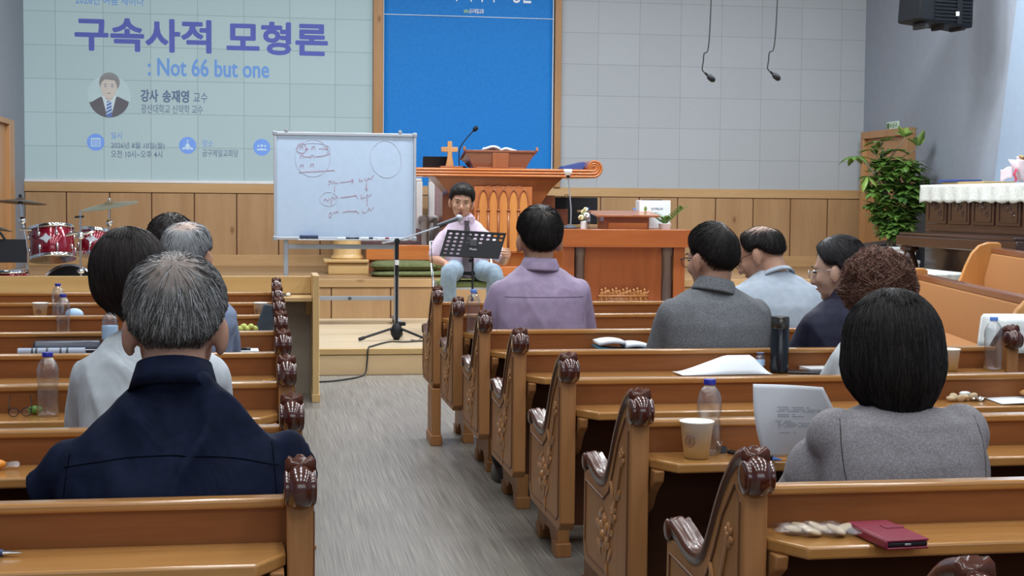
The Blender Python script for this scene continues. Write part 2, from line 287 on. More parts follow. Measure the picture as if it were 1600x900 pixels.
# ------------------------------------------------------------------ mesh building
class MB:
    def __init__(s): s.v = []; s.f = []; s.c = None
    def add(s, vs, fs):
        o = len(s.v); s.v += [tuple(p) for p in vs]; s.f += [tuple(i + o for i in f) for f in fs]; return s
    def box(s, x0, x1, y0, y1, z0, z1):
        vs = [(x, y, z) for z in (z0, z1) for y in (y0, y1) for x in (x0, x1)]
        return s.add(vs, [(0, 2, 3, 1), (4, 5, 7, 6), (0, 1, 5, 4), (2, 6, 7, 3), (0, 4, 6, 2), (1, 3, 7, 5)])
    def loft(s, rings, cap=True, closed=False):
        n = len(rings[0]); vs = [p for r in rings for p in r]; fs = []
        m = len(rings)
        for i in range(m if closed else m - 1):
            a = i * n; b = ((i + 1) % m) * n
            for j in range(n): fs.append((a + j, a + (j + 1) % n, b + (j + 1) % n, b + j))
        if cap and not closed: fs += [tuple(range(n))[::-1], tuple(range((m - 1) * n, m * n))]
        return s.add(vs, fs)
    def tube(s, pts, r, n=8, cap=True, flat=1.0):
        pts = [V(p) for p in pts]; k = len(pts); rr = r if isinstance(r, (list, tuple)) else [r] * k
        t0 = (pts[1] - pts[0]).normalized(); up = V((0, 0, 1)) if abs(t0.z) < 0.9 else V((1, 0, 0))
        u = t0.cross(up).normalized(); rings = []
        for i, p in enumerate(pts):
            t = (pts[min(i + 1, k - 1)] - pts[max(i - 1, 0)])
            if t.length < 1e-9: t = t0
            t.normalize(); u = (u - t * u.dot(t))
            if u.length < 1e-6: u = t.orthogonal()
            u.normalize(); v2 = t.cross(u)
            rings.append([p + (u * cos(2 * pi * j / n) + v2 * sin(2 * pi * j / n) * flat) * rr[i] for j in range(n)])
        return s.loft(rings, cap)
    def lathe(s, prof, c=(0, 0, 0), n=24, ax='Z'):
        rings = []
        for r, h in prof:
            ring = []
            for j in range(n):
                a = 2 * pi * j / n; x, y = r * cos(a), r * sin(a)
                p = {'Z': (x, y, h), 'X': (h, x, y), 'Y': (y, h, x)}[ax]
                ring.append((c[0] + p[0], c[1] + p[1], c[2] + p[2]))
            rings.append(ring)
        return s.loft(rings)
    def ell(s, c, rad, nu=16, nv=10, rot=None):
        vs = []; fs = []; c = V(c); rad = (rad,) * 3 if isinstance(rad, (int, float)) else rad
        vs.append(V((0, 0, rad[2])))
        for i in range(1, nv):
            t = pi * i / nv
            for j in range(nu):
                a = 2 * pi * j / nu; vs.append(V((rad[0] * sin(t) * cos(a), rad[1] * sin(t) * sin(a), rad[2] * cos(t))))
        vs.append(V((0, 0, -rad[2])))
        for j in range(nu): fs.append((0, 1 + j, 1 + (j + 1) % nu))
        for i in range(nv - 2):
            for j in range(nu):
                a = 1 + i * nu; b = a + nu; fs.append((a + j, b + j, b + (j + 1) % nu, a + (j + 1) % nu))
        L = len(vs) - 1; a = 1 + (nv - 2) * nu
        for j in range(nu): fs.append((a + j, L, a + (j + 1) % nu))
        if rot is not None: vs = [rot @ p for p in vs]
        return s.add([p + c for p in vs], fs)
    def prism(s, poly, ax, a, b):
        def P(u, v, h): return {'X': (h, u, v), 'Y': (u, h, v), 'Z': (u, v, h)}[ax]
        n = len(poly); vs = [P(u, v, a) for u, v in poly] + [P(u, v, b) for u, v in poly]
        fs = [tuple(range(n)), tuple(range(2 * n - 1, n - 1, -1))] + [(i, i + n, (i + 1) % n + n, (i + 1) % n) for i in range(n)]
        return s.add(vs, fs)
    def sheet(s, fn, nu, nv, th=0.0):
        """a grid surface fn(u,v); with th it becomes a solid sheet"""
        P = [[V(fn(i / nu, j / nv)) for j in range(nv + 1)] for i in range(nu + 1)]
        w = nv + 1
        vs = [p for r in P for p in r]; fs = [(i * w + j, (i + 1) * w + j, (i + 1) * w + j + 1, i * w + j + 1) for i in range(nu) for j in range(nv)]
        if th:
            off = []
            for i in range(nu + 1):
                for j in range(nv + 1):
                    du = P[min(i + 1, nu)][j] - P[max(i - 1, 0)][j]; dv = P[i][min(j + 1, nv)] - P[i][max(j - 1, 0)]
                    nn = du.cross(dv); nn = nn.normalized() if nn.length > 1e-12 else V((0, 0, 1)); off.append(P[i][j] - nn * th)
            N = len(vs); vs += off; fs += [tuple(q + N for q in f[::-1]) for f in fs]
            bd = [(i, 0) for i in range(nu)] + [(nu, j) for j in range(nv)] + [(i, nv) for i in range(nu, 0, -1)] + [(0, j) for j in range(nv, 0, -1)]
            for k in range(len(bd)):
                a = bd[k]; b = bd[(k + 1) % len(bd)]; ia = a[0] * w + a[1]; ib = b[0] * w + b[1]
                fs.append((ia, ia + N, ib + N, ib))
        return s.add(vs, fs)
    def xf(s, m):
        s.v = [tuple(m @ V(p)) for p in s.v]; return s
    def mesh(s, name, smooth=True, fix=True):
        me = bpy.data.meshes.new(name); me.from_pydata(s.v, [], s.f); me.validate(clean_customdata=False)
        if fix:
            bm = bmesh.new(); bm.from_mesh(me); bmesh.ops.recalc_face_normals(bm, faces=bm.faces); bm.to_mesh(me); bm.free()
        me.polygons.foreach_set('use_smooth', [smooth] * len(me.polygons))
        return me
    def build(s, name, mat, parent=None, smooth=None, bevel=0.0, seg=2, sub=0, auto=True, loc=None):
        me = s.mesh(name, True if smooth is None else smooth)
        me.materials.append(mat)
        o = bpy.data.objects.new(name, me); COL.objects.link(o)
        if bevel:
            b = o.modifiers.new('bevel', 'BEVEL'); b.width = bevel; b.segments = seg; b.limit_method = 'ANGLE'; b.angle_limit = R(35); b.harden_normals = False
        if smooth is None: me.set_sharp_from_angle(angle=R(38))
        if sub:
            q = o.modifiers.new('sub', 'SUBSURF'); q.levels = sub; q.render_levels = sub
        if parent: o.parent = parent
        if loc: o.location = loc
        return o
def tag(o, label=None, cat=None, group=None, kind=None):
    if label: o['label'] = label
    if cat: o['category'] = cat
    if group: o['group'] = group
    if kind: o['kind'] = kind
    return o
def thing(name, label, cat, loc=(0, 0, 0), rz=0.0, group=None):
    o = bpy.data.objects.new(name, None); COL.objects.link(o); o.empty_display_size = 0.1
    o.location = loc; o.rotation_euler = (0, 0, rz); return tag(o, label, cat, group)
def struct(name, mb, mat, **k): return tag(mb.build(name, mat, **k), kind='structure')
def dup(root, loc=None, rz=None, label=None, group=None):
    def cp(o, par):
        c = o.copy(); COL.objects.link(c)
        if par: c.parent = par
        for ch in list(KIDS.get(o.name, [])): cp(ch, c)
        return c
    KIDS = {}
    for o in bpy.data.objects:
        if o.parent: KIDS.setdefault(o.parent.name, []).append(o)
    r = cp(root, None)
    if loc: r.location = loc
    if rz is not None: r.rotation_euler = (0, 0, rz)
    return tag(r, label, None, group)
def curve_pts(ctrl, n=8):
    """Catmull-Rom through the control points"""
    P = [V(p) for p in ctrl]; out = []
    for i in range(len(P) - 1):
        a = P[max(i - 1, 0)]; b = P[i]; c = P[i + 1]; d = P[min(i + 2, len(P) - 1)]
        for k in range(n):
            t = k / n
            out.append(0.5 * ((2 * b) + (c - a) * t + (2 * a - 5 * b + 4 * c - d) * t * t + (3 * b - a - 3 * c + d) * t ** 3))
    out.append(P[-1]); return out
def text_obj(name, body, mat, x0, x1, z0, z1, y, parent=None, bold=0.0, slope=0.0, keep=False, th=0.001, heavy=0.0):
    """lettering standing on an x-z plane at depth y, fitted into the box x0..x1, z0..z1"""
    c = bpy.data.curves.new(name, 'FONT'); c.body = body; c.offset = bold; c.resolution_u = 3
    t = bpy.data.objects.new(name + '_src', c); COL.objects.link(t); bpy.context.view_layer.update()
    me = bpy.data.meshes.new_from_object(t.evaluated_get(bpy.context.evaluated_depsgraph_get()))
    bpy.data.objects.remove(t)
    xs = [v.co.x for v in me.vertices]; ys = [v.co.y for v in me.vertices]
    ax, bx, ay, by = min(xs), max(xs), min(ys), max(ys); sx = (x1 - x0) / (bx - ax); sy = (z1 - z0) / (by - ay)
    if keep: sx = sy = min(sx, sy)
    for v in me.vertices:
        X = x0 + (v.co.x - ax) * sx; v.co = V((X, y, z0 + (v.co.y - ay) * sy + slope * (X - (x0 + x1) / 2)))
    bm = bmesh.new(); bm.from_mesh(me); bmesh.ops.remove_doubles(bm, verts=bm.verts, dist=1e-6)
    if th:
        r = bmesh.ops.extrude_face_region(bm, geom=list(bm.faces)); bmesh.ops.translate(bm, verts=[g for g in r['geom'] if isinstance(g, bmesh.types.BMVert)], vec=(0, -th, 0))
        bmesh.ops.recalc_face_normals(bm, faces=bm.faces)
    bm.to_mesh(me); bm.free()
    me.polygons.foreach_set('use_smooth', [False] * len(me.polygons))
    if heavy:                       # thicken the strokes evenly to every side
        src = me; vs = []; fs = []
        for k, (dx, dz) in enumerate(((0, 0), (1, 0), (-1, 0), (0, 1), (0, -1), (.7, .7), (-.7, .7), (.7, -.7), (-.7, -.7))):
            n0 = len(vs); vs += [(v.co.x + dx * heavy, v.co.y - .00004 * k, v.co.z + dz * heavy) for v in src.vertices]; fs += [tuple(i + n0 for i in p.vertices) for p in src.polygons]
        me = bpy.data.meshes.new(name); me.from_pydata(vs, [], fs)
    me.polygons.foreach_set('use_smooth', [False] * len(me.polygons))
    me.materials.clear(); me.materials.append(mat); me.name = name
    o = bpy.data.objects.new(name, me); COL.objects.link(o)
    if parent: o.parent = parent
    return o
# ------------------------------------------------------------------ the hall
XL, XR, YB, YR = -2.54, 6.90, 16.40, -3.0
PZ, SZ, PY, SY = 0.189, 0.544, 10.77, 13.594            # platform and stage heights and front edges
struct('floor', MB().box(XL - 3.2, XR + 0.2, YR, YB, -0.06, 0.0), MT['floor'], smooth=False)
struct('ceiling', MB().box(XL - 3.2, XR + 0.2, YR, YB + 0.3, CEIL_Z, CEIL_Z + 0.1), MT['ceiling'], smooth=False)
struct('wall_rear', MB().box(XL - 3.2, XR + 0.2, YR - 0.2, YR, 0, CEIL_Z), MT['wallgrey'], smooth=False)
struct('wall_left', MB().box(XL - 0.2, XL, 12.6, YB, 0, CEIL_Z), MT['wallleft'], smooth=False)
struct('wall_left_nave', MB().box(XL - 3.2, XL - 3.0, YR, 12.6, 0, CEIL_Z), MT['wallpale'], smooth=False)
struct('wall_left_return', MB().box(XL - 3.0, XL - 0.2, 12.6, 12.8, 0, CEIL_Z), MT['wallleft'], smooth=False)
struct('wall_right', MB().box(XR, XR + 0.2, YR, YB, 0, CEIL_Z), MT['wallgrey'], smooth=False)
# pale blue stretch standing slightly proud of the right wall; its far edge leans
struct('wall_right_pale', MB().prism([(13.42, 0.0), (12.45, CEIL_Z), (-2.9, CEIL_Z), (-2.9, 0.0)], 'X', XR - 0.05, XR), MT['wallpale'], smooth=False)
WZ0 = 1.44
m_tiles = tile_mat('grey_acoustic_tiles', (0.47, 0.51, 0.545), 0.4825, 0.353, 3.71, 1.42)
struct('wall_front', MB().box(XL - 0.2, XR + 0.2, YB, YB + 0.25, 0, CEIL_Z), m_tiles, smooth=False)
# wainscot of upright pine planks under a lying board
b = MB(); x = XL + 0.02; seams = MB(); k = 0
edges = [XL, -2.11, -1.66, -1.22]
while edges[-1] < XR: edges.append(edges[-1] + 0.452)
edges[-1] = XR
for a, c in zip(edges[:-1], edges[1:]): b.box(a + 0.007, c - 0.007, YB - 0.035, YB - 0.002, SZ, 1.332)
struct('wall_front_wainscot', b, MT['pine_z'], bevel=0.002)
struct('wall_front_wainscot_seam', MB().box(XL, XR, YB - 0.024, YB - 0.001, SZ, 1.34), MT['groove'], smooth=False)
struct('trim_1', MB().box(XL, XR, YB - 0.045, YB - 0.001, 1.340, WZ0), MT['pine_x'], bevel=0.003)
struct('baseboard_front', MB().box(XL, XR, YB - 0.06, YB - 0.036, SZ, SZ + 0.125), MT['pine_x'], bevel=0.003)
struct('trim_2', MB().box(XL, 1.16, YB - 0.04, YB - 0.001, WZ0 + 0.002, WZ0 + 0.035), MT['white'], bevel=0.003)
# wooden posts either side of the banner
struct('trim_3', MB().box(1.165, 1.275, YB - 0.07, YB - 0.001, WZ0, CEIL_Z), MT['trim'], bevel=0.004)
struct('trim_4', MB().box(3.20, 3.275, YB - 0.07, YB - 0.001, WZ0, CEIL_Z), MT['trim'], bevel=0.004)
# stage and the low platform before it
b = MB().box(XL, XR, SY, YB, 0.15, SZ); struct('floor_stage', b, MT['stagefloor'], smooth=False)
b = MB(); e = [XL]
while e[-1] < XR - 0.5: e.append(e[-1] + 0.545)
e = [v - 0.14 for v in e]; e[0] = XL; e.append(XR)
for a, c in zip(e[:-1], e[1:]): b.box(a + 0.006, c - 0.006, SY - 0.022, SY - 0.001, PZ, SZ - 0.072)
struct('trim_5', b, MT['pine_z'], bevel=0.002)
struct('trim_6', MB().box(XL, XR, SY - 0.014, SY - 0.0005, PZ, SZ - 0.06), MT['groove'], smooth=False)
struct('trim_7', MB().box(XL, XR, SY - 0.03, SY - 0.001, SZ - 0.068, SZ + 0.004), MT['pine_x'], bevel=0.003)
struct('floor_platform', MB().box(XL, XR, PY, SY, 0.0, PZ), MT['tread'], smooth=False)
struct('trim_8', MB().box(XL, XR, PY - 0.02, PY - 0.001, 0.0, PZ - 0.045), MT['riser'], bevel=0.002)
struct('trim_9', MB().box(XL, XR, PY - 0.03, PY + 0.03, PZ - 0.04, PZ + 0.003), MT['desk'], bevel=0.003)
struct('floor_choir', MB().box(5.12, XR, 8.4, PY - 0.032, 0.0, PZ), MT['tread'], smooth=False)
# doors
d = struct('door_1', MB().box(XR - 0.05, XR - 0.001, 15.06, 16.16, SZ, 2.03), MT['door'], bevel=0.004)
tag(MB().box(XR - 0.10, XR - 0.001, 14.98, 15.06, SZ, 2.03).box(XR - 0.10, XR - 0.001, 16.16, 16.24, SZ, 2.03).box(XR - 0.10, XR - 0.001, 14.98, 16.24, 2.03, 2.11).build('door_frame', MT['door'], d, bevel=0.004))
MB().tube([(XR - 0.05, 15.16, 1.5), (XR - 0.09, 15.16, 1.5), (XR - 0.09, 15.28, 1.5)], 0.012, 8).build('door_handle', MT['chrome'], d)
d = struct('door_2', MB().box(XL, XL + 0.05, 13.75, 14.95, PZ, 1.98), MT['door'], bevel=0.004)
MB().box(XL, XL + 0.09, 14.95, 15.22, PZ, 2.03).box(XL, XL + 0.09, 13.6, 14.95, 1.98, 2.03).build('door_frame', MT['door'], d, bevel=0.004)

# ------------------------------------------------------------------ slide thrown on the front wall
WY = YB - 0.006
sl = thing('projected_slide', 'pale blue-green seminar slide projected large on the tiled wall, left', 'projection', (0, 0, 0))
m_slide = tile_mat('projected_slide_light', (0.29, 0.365, 0.385), 0.4935, 0.357, -2.21, 1.47, 0.006, 0.66, (0.33, 0.46, 0.49), 0.52, 0.7)
MB().box(XL + 0.003, 1.16, WY, YB - 0.001, WZ0 + 0.036, 4.3).build('slide_background', m_slide, sl, smooth=False)
def lit(name, c, s=0.35): return plain(name, c, 0.9, emis=c, estr=s)
MT['s_title'] = lit('slide_violet_blue', (0.085, 0.105, 0.36)); MT['s_blue'] = lit('slide_mid_blue', (0.13, 0.26, 0.55)); MT['s_ink'] = lit('slide_slate_ink', (0.10, 0.14, 0.23))
MT['s_icon'] = lit('slide_icon_blue', (0.15, 0.28, 0.66)); MT['s_pale'] = lit('slide_pale', (0.42, 0.56, 0.66))
ty = WY - 0.0005
text_obj('subtitle_lettering', '2026년 여름 세미나', MT['s_blue'], -2.0, -1.29, 3.335, 3.445, ty, sl, 0.006)
text_obj('title_lettering', '구속사적 모형론', MT['s_title'], -2.005, 0.663, 2.855, 3.20, ty, sl, 0.008, heavy=0.009)
text_obj('tagline_lettering', ': Not 66 but one', MT['s_blue'], -1.25, 0.032, 2.598, 2.785, ty, sl, 0.004, heavy=0.004)
text_obj('role_lettering', '강사', MT['s_ink'], -1.327, -1.150, 2.316, 2.445, ty, sl, 0.0, heavy=0.004)
text_obj('lecturer_lettering', '송재영', MT['s_ink'], -1.10, -0.825, 2.314, 2.443, ty, sl, 0.0, heavy=0.004)
text_obj('rank_lettering', '교수', MT['s_ink'], -0.775, -0.625, 2.314, 2.425, ty, sl, 0.004)
text_obj('school_lettering', '광신대학교 신약학 교수', MT['s_ink'], -1.327, -0.675, 2.192, 2.289, ty, sl, 0.002)
text_obj('date_heading_lettering', '일시', MT['s_blue'], -1.643, -1.53, 1.912, 1.985, ty, sl, 0.004)
text_obj('date_lettering', '2026년 8월 10일(월)', MT['s_ink'], -1.644, -1.081, 1.797, 1.879, ty, sl, 0.004)
text_obj('hours_lettering', '오전 10시~오후 4시', MT['s_ink'], -1.645, -1.108, 1.710, 1.790, ty, sl, 0.004)
text_obj('place_heading_lettering', '장소', MT['s_blue'], -0.681, -0.567, 1.838, 1.916, ty, sl, 0.004)
text_obj('place_lettering', '금구제일교회당', MT['s_ink'], -0.682, -0.299, 1.733, 1.814, ty, sl, 0.004)
def disc(b, cx, cz, r, y, th=0.001, n=28, a0=0, a1=2 * pi):
    return b.prism([(cx + r * cos(a0 + (a1 - a0) * i / n), cz + r * sin(a0 + (a1 - a0) * i / n)) for i in range(n if a1 - a0 > 6.2 else n + 1)], 'Y', y - th, y)
for cx, cz, kind in ((-1.803, 1.873, 0), (-0.838, 1.853, 1), (-0.045, 1.844, 2)):
    ic = disc(MB(), cx, cz, 0.092, ty).build('icon_disc', MT['s_icon'], sl, smooth=False)
    g = MB(); yy = ty - 0.0012
    if kind == 0:
        g.box(cx - .045, cx + .045, yy - .001, yy, cz + .028, cz + .044)
        for sx in (-1, 1): g.box(cx + sx * .045 - .005, cx + sx * .045 + .005, yy - .001, yy, cz - .045, cz + .044)
        g.box(cx - .045, cx + .045, yy - .001, yy, cz - .047, cz - .037)
        for i in range(3): g.box(cx - .032, cx + .032, yy - .001, yy, cz + .010 - i * .018, cz + .017 - i * .018)
    elif kind == 1:
        g.prism([(cx - .022, cz - .045), (cx - .022, cz + .005), (cx, cz + .030), (cx + .022, cz + .005), (cx + .022, cz - .045)], 'Y', yy - .001, yy)
        g.box(cx - .004, cx + .004, yy - .001, yy, cz + .03, cz + .062); g.box(cx - .014, cx + .014, yy - .001, yy, cz + .044, cz + .051)
        for sx in (-1, 1): g.prism([(cx + sx * .028, cz - .045), (cx + sx * .028, cz - .012), (cx + sx * .058, cz - .03), (cx + sx * .058, cz - .045)], 'Y', yy - .001, yy)
    else:
        for dx, s in ((0, 1.0), (-.036, .8), (.036, .8)):
            disc(g, cx + dx, cz + .018 * s, .014 * s, yy); disc(g, cx + dx, cz - .034, .024 * s, yy, n=12, a0=0, a1=pi)
    g.build('icon_symbol', MT['s_pale'], ic, smooth=False)
# the lecturer's round portrait on the slide: a flat picture of a grey-haired man in a dark suit
pr = disc(MB(), -1.66, 2.37, 0.225, ty).build('portrait', lit('portrait_pale_ground', (0.36, 0.47, 0.50)), sl, smooth=False)
def poly(name, pts, m, layer, par=pr): return MB().prism(pts, 'Y', ty - 0.0012 - 0.0008 * layer, ty - 0.001).build(name, m, par, smooth=False)
def ov(cx, cz, rx, rz, n=24): return [(cx + rx * cos(2 * pi * i / n), cz + rz * sin(2 * pi * i / n)) for i in range(n)]
suit = [(-1.866 + 0.02, 2.30), (-1.75, 2.36), (-1.66, 2.33), (-1.57, 2.365), (-1.455, 2.31)] + [(-1.66 + .215 * cos(a), 2.36 + .222 * sin(a)) for a in [R(-15 - 10 * i) for i in range(16)]]
poly('portrait_suit', suit, lit('portrait_suit', (0.12, 0.12, 0.14), .2), 1)
poly('portrait_shirt', [(-1.735, 2.37), (-1.585, 2.37), (-1.64, 2.145), (-1.68, 2.145)], lit('portrait_shirt', (0.45, 0.54, 0.58)), 2)
poly('portrait_tie', [(-1.682, 2.315), (-1.638, 2.315), (-1.628, 2.15), (-1.66, 2.142), (-1.695, 2.15)], lit('portrait_tie', (0.12, 0.18, 0.42), .2), 3)
for i in range(4): poly('portrait_tie_stripe', [(-1.69, 2.17 + i * .036), (-1.634, 2.20 + i * .036), (-1.634, 2.212 + i * .036), (-1.69, 2.182 + i * .036)], MT['s_pale'], 4)
poly('portrait_neck', [(-1.71, 2.40), (-1.61, 2.40), (-1.62, 2.34), (-1.66, 2.315), (-1.70, 2.34)], lit('portrait_neck', (0.40, 0.36, 0.33)), 3)
poly('portrait_hair', ov(-1.655, 2.515, .108, .105), lit('portrait_hair', (0.24, 0.25, 0.26), .2), 3)
poly('portrait_face', ov(-1.662, 2.455, .085, .112), lit('portrait_face', (0.45, 0.42, 0.39)), 4)
poly('portrait_fringe', [(-1.76, 2.50), (-1.74, 2.57), (-1.66, 2.59), (-1.57, 2.56), (-1.565, 2.49), (-1.60, 2.535), (-1.70, 2.545)], lit('portrait_fringe', (0.22, 0.23, 0.24), .2), 5)
for sx in (-1, 1): poly('portrait_eye', ov(-1.662 + sx * .036, 2.470, .014, .005, 10), MT['s_ink'], 5); poly('portrait_brow', ov(-1.662 + sx * .037, 2.492, .019, .004, 10), MT['s_ink'], 5)
poly('portrait_mouth', ov(-1.662, 2.397, .022, .005, 10), lit('portrait_mouth', (0.32, 0.2, 0.2), .2), 5)

# ------------------------------------------------------------------ blue banner
bn = thing('wall_banner', 'tall plain blue cloth banner between two wooden posts behind the pulpit', 'banner', (0, 0, 0))
MB().sheet(lambda u, v: (1.272 + 1.922 * u, YB - 0.026 - 0.004 * sin(u * 9 + v * 2), WZ0 - 0.34 + 2.9 * v), 24, 24, 0.003).build('banner_cloth', MT['banner'], bn, smooth=True)
MB().box(1.272, 1.286, YB - 0.035, YB - 0.031, WZ0 - .3, 4.3).build('edge_piping', MT['bannerhem'], bn, smooth=False)
MB().box(3.176, 3.188, YB - 0.035, YB - 0.031, WZ0 - .3, 4.3).build('edge_piping', MT['bannerhem'], bn, smooth=False)
MB().box(1.272, 3.19, YB - 0.036, YB - 0.032, 3.319, 3.327).build('cross_seam', MT['bannerhem'], bn, smooth=False)
text_obj('banner_lettering', '구속사적 모형론', MT['paper'], 2.03, 2.94, 3.488, 3.75, YB - 0.034, bn, 0.012)
text_obj('church_lettering', '금구제일교회', MT['paper'], 2.23, 2.39, 3.358, 3.412, YB - 0.034, bn, 0.012)
g = MB()
for i in range(3): g.box(2.17 + i * .02, 2.182 + i * .02, YB - 0.035, YB - 0.033, 3.362, 3.395 + .008 * (i % 2))
g.build('church_emblem', plain('emblem_green', (0.35, 0.6, 0.35), 0.6), bn, smooth=False)

# ------------------------------------------------------------------ hung microphones, loudspeaker, exit sign
def hung_mic(x, zt, lean, label):
    t = thing('hanging_microphone', label, 'microphone', (x, 12.6, zt), 0, 'microphones hung from the ceiling')
    top = CEIL_Z - zt
    MB().tube([V(p) for p in curve_pts([(0.015, 0, top), (0.02 + lean, 0, top * .55), (0.0 + lean * .6, 0, 0.34), (-0.045, 0, 0.20), (-0.052, 0, 0.13), (-0.06, 0, .06), (-0.035, -.01, 0.028)], 8)], 0.006, 6).build('cable', MT['rubber'], t)
    MB().tube([(-0.036, -.01, 0.03), (-0.012, -.015, 0.008)], 0.011, 10).build('swivel', MT['black'], t)
    MB().tube([(-0.014, -.015, 0.010), (0.0, -.02, -0.004), (0.03, -.03, -0.030), (0.045, -.035, -0.042)], [0.014, 0.026, 0.026, 0.012], 12).build('capsule', MT['black'], t)
hung_mic(3.85, 2.39, 0.0, 'left of the two black microphones hanging before the grey tiles')
hung_mic(4.45, 2.415, 0.01, 'right of the two black microphones hanging before the grey tiles')
t = thing('loudspeaker', 'black ribbed loudspeaker mounted high on the grey right-hand wall', 'loudspeaker', (6.19, 13.0, 2.925), R(10))
MB().prism([(-.30, 0.05), (.29, 0.0), (.30, .95), (-.24, .95)], 'Y', -.12, .24).build('cabinet', MT['black'], t, bevel=0.02)
g = MB()
for i in range(26): g.box(-.14, .27, -.135, -.12, .055 + i * .033, .072 + i * .033)
g.build('grille', MT['black'], t, smooth=False)
MB().box(.10, .15, -.142, -.132, .03, .9).build('centre_bar', MT['black'], t, smooth=False)
MB().box(.085, .115, -.146, -.136, .10, .14).build('badge', MT['white'], t, smooth=False)
for sx in (-.2, 0, .2): MB().box(sx - .02, sx + .02, -.1, .1, -.02, .04).build('foot', MT['rubber'], t, bevel=.004)
MB().tube([(0, .22, .75), (.3, .3, .75), (.70, .18, .75)], .03, 10).build('wall_bracket', MT['blackmetal'], t)
t = thing('exit_sign', 'small white sign with green lettering fixed above the wooden door', 'sign', (XR - 0.012, 15.55, 2.155))
MB().box(-.01, .01, -.15, .15, -.045, .045).build('sign_panel', plain('sign_pale_green', (0.62, 0.74, 0.62), .5), t, bevel=.003)
g = text_obj('sign_lettering', '비상구', plain('sign_green', (0.02, 0.22, 0.07), .5), -.06, .135, -.028, .028, 0, t, .01)
g.rotation_euler = (0, 0, R(-90)); g.location = (-.0105, 0, 0)
g = MB().box(-.0125, -.0105, .075, .135, -.03, .03); g.build('sign_pictogram', MT['leafdark'], t, smooth=False)
# ------------------------------------------------------------------ pews
ROW = lambda k: 2.625 + 0.84 * (k - 1)
RZ, SHZ, SHT = 0.746, 0.666, 0.666
def sweep_yz(path, hw, ht, xc, lobes=True):
    """a reeded moulding swept along a path in the y-z plane"""
    rings = []
    n = len(path)
    for i, (y, z) in enumerate(path):
        a = path[max(i - 1, 0)]; c = path[min(i + 1, n - 1)]
        t = V((0, c[0] - a[0], c[1] - a[1])).normalized(); nn = V((0, -t.z, t.y))
        ring = []
        prof = [(-1, -1), (-1, .3), (-.72, .9), (-.42, .55), (-.18, 1.0), (.18, 1.0), (.42, .55), (.72, .9), (1, .3), (1, -1)]
        for u, v2 in prof: ring.append(V((xc + u * hw, y, z)) + nn * (v2 * ht))
        rings.append(ring)
    return MB().loft(rings)
STRIP = [(p.x, p.y) for p in curve_pts([(-0.085, .822, 0), (-0.03, .803, 0), (.03, .752, 0), (.08, .692, 0), (.125, .628, 0), (.165, .583, 0), (.215, .562, 0), (.28, .562, 0), (.35, .578, 0), (.405, .588, 0)], 4)]
PANEL = [(-.065, .30), (-.09, .325), (-.09, .76), (-.06, .80), (-.03, .79)] + [(a, c - .012) for a, c in STRIP[5:-6]] + [(.36, .555), (.425, .555), (.43, .345), (.405, .30)]
def end_set(root, x0, face):
    """one end of a pew; face -1/+1 = which way the carved outside looks"""
    xo = x0 if face < 0 else x0 + .045
    p = MB().prism(PANEL, 'X', x0, x0 + .045).build('end_panel', MT['pew_z'], root, bevel=0.004)
    b = MB()
    line = [(-.065, .345), (-.065, .73), (-.035, .755), (.035, .685), (.085, .605), (.13, .545), (.19, .515), (.30, .52), (.395, .525), (.40, .36), (.375, .33), (-.04, .33), (-.065, .345)]
    b.tube([(xo + face * .0005, u, v2) for u, v2 in line], .0032, 5)
    b.build('border_groove', MT['groove'], p)
    b = MB()
    stem = curve_pts([(0, .155, .355), (0, .135, .40), (0, .10, .46), (0, .055, .53), (0, .02, .60), (0, -.01, .66)], 6)
    b.tube([(xo + face * .002, q.y, q.z) for q in stem], .0045, 6)
    for cy, cz, s in ((.17, .425, 1.25), (.075, .50, .6), (-.005, .655, .55)):
        for k in range(6):
            a = k * pi / 3 + .4
            b.ell((xo + face * .001, cy + .026 * s * cos(a), cz + .026 * s * sin(a)), (.004 * s + .002, .021 * s, .013 * s), 8, 6, M.Rotation(a, 3, 'X'))
        b.ell((xo + face * .003, cy, cz), (.010 * s, .012 * s, .012 * s), 8, 6)
    for cy, cz, a in ((.23, .385, .6), (.115, .385, 2.4), (.21, .475, -.5), (.10, .56, 1.0), (.03, .555, 2.6), (.145, .34, 1.5), (.24, .44, .2), (.105, .445, 3.0)):
        b.ell((xo + face * .001, cy, cz), (.0035, .030, .011), 8, 6, M.Rotation(a, 3, 'X'))
    b.build('carved_spray', MT['carve'], p)
    xc = x0 + .0225
    sweep_yz(STRIP, .026, .0155, xc).build('arm_moulding', MT['mahog2'], root, smooth=True)
    r = .044
    MB().lathe([(.001, -.0285), (.018, -.0285), (.029, -.027), (.032, -.0235), (.028, -.020), (.033, -.017), (.0375, -.009), (.0385, 0), (.0375, .009), (.033, .017), (.028, .020), (.032, .0235), (.029, .027), (.018, .0285), (.001, .0285)], (xc, -.088, .780), 28, 'X').build('scroll_knob', MT['mahog'], root, smooth=True)
    MB().lathe([(.001, -.029), (.018, -.029), (.025, -.025), (.021, -.018), (.026, -.012), (.028, 0), (.026, .012), (.021, .018), (.025, .025), (.018, .029), (.001, .029)], (xc, .412, .572), 20, 'X').build('armrest_roll', MT['mahog2'], root, smooth=True)
def leg_mb(x0):
    b = MB().prism([(-.02, 0), (-.02, .31), (.37, .31), (.37, .0), (.29, 0), (.275, .035), (.24, .045), (.215, .07), (.13, .07), (.105, .045), (.075, .035), (.06, 0)], 'X', x0, x0 + .045)
    b.box(x0 - .006, x0 + .051, -.028, .062, 0, .05); b.box(x0 - .006, x0 + .051, .288, .378, 0, .05)
    return b
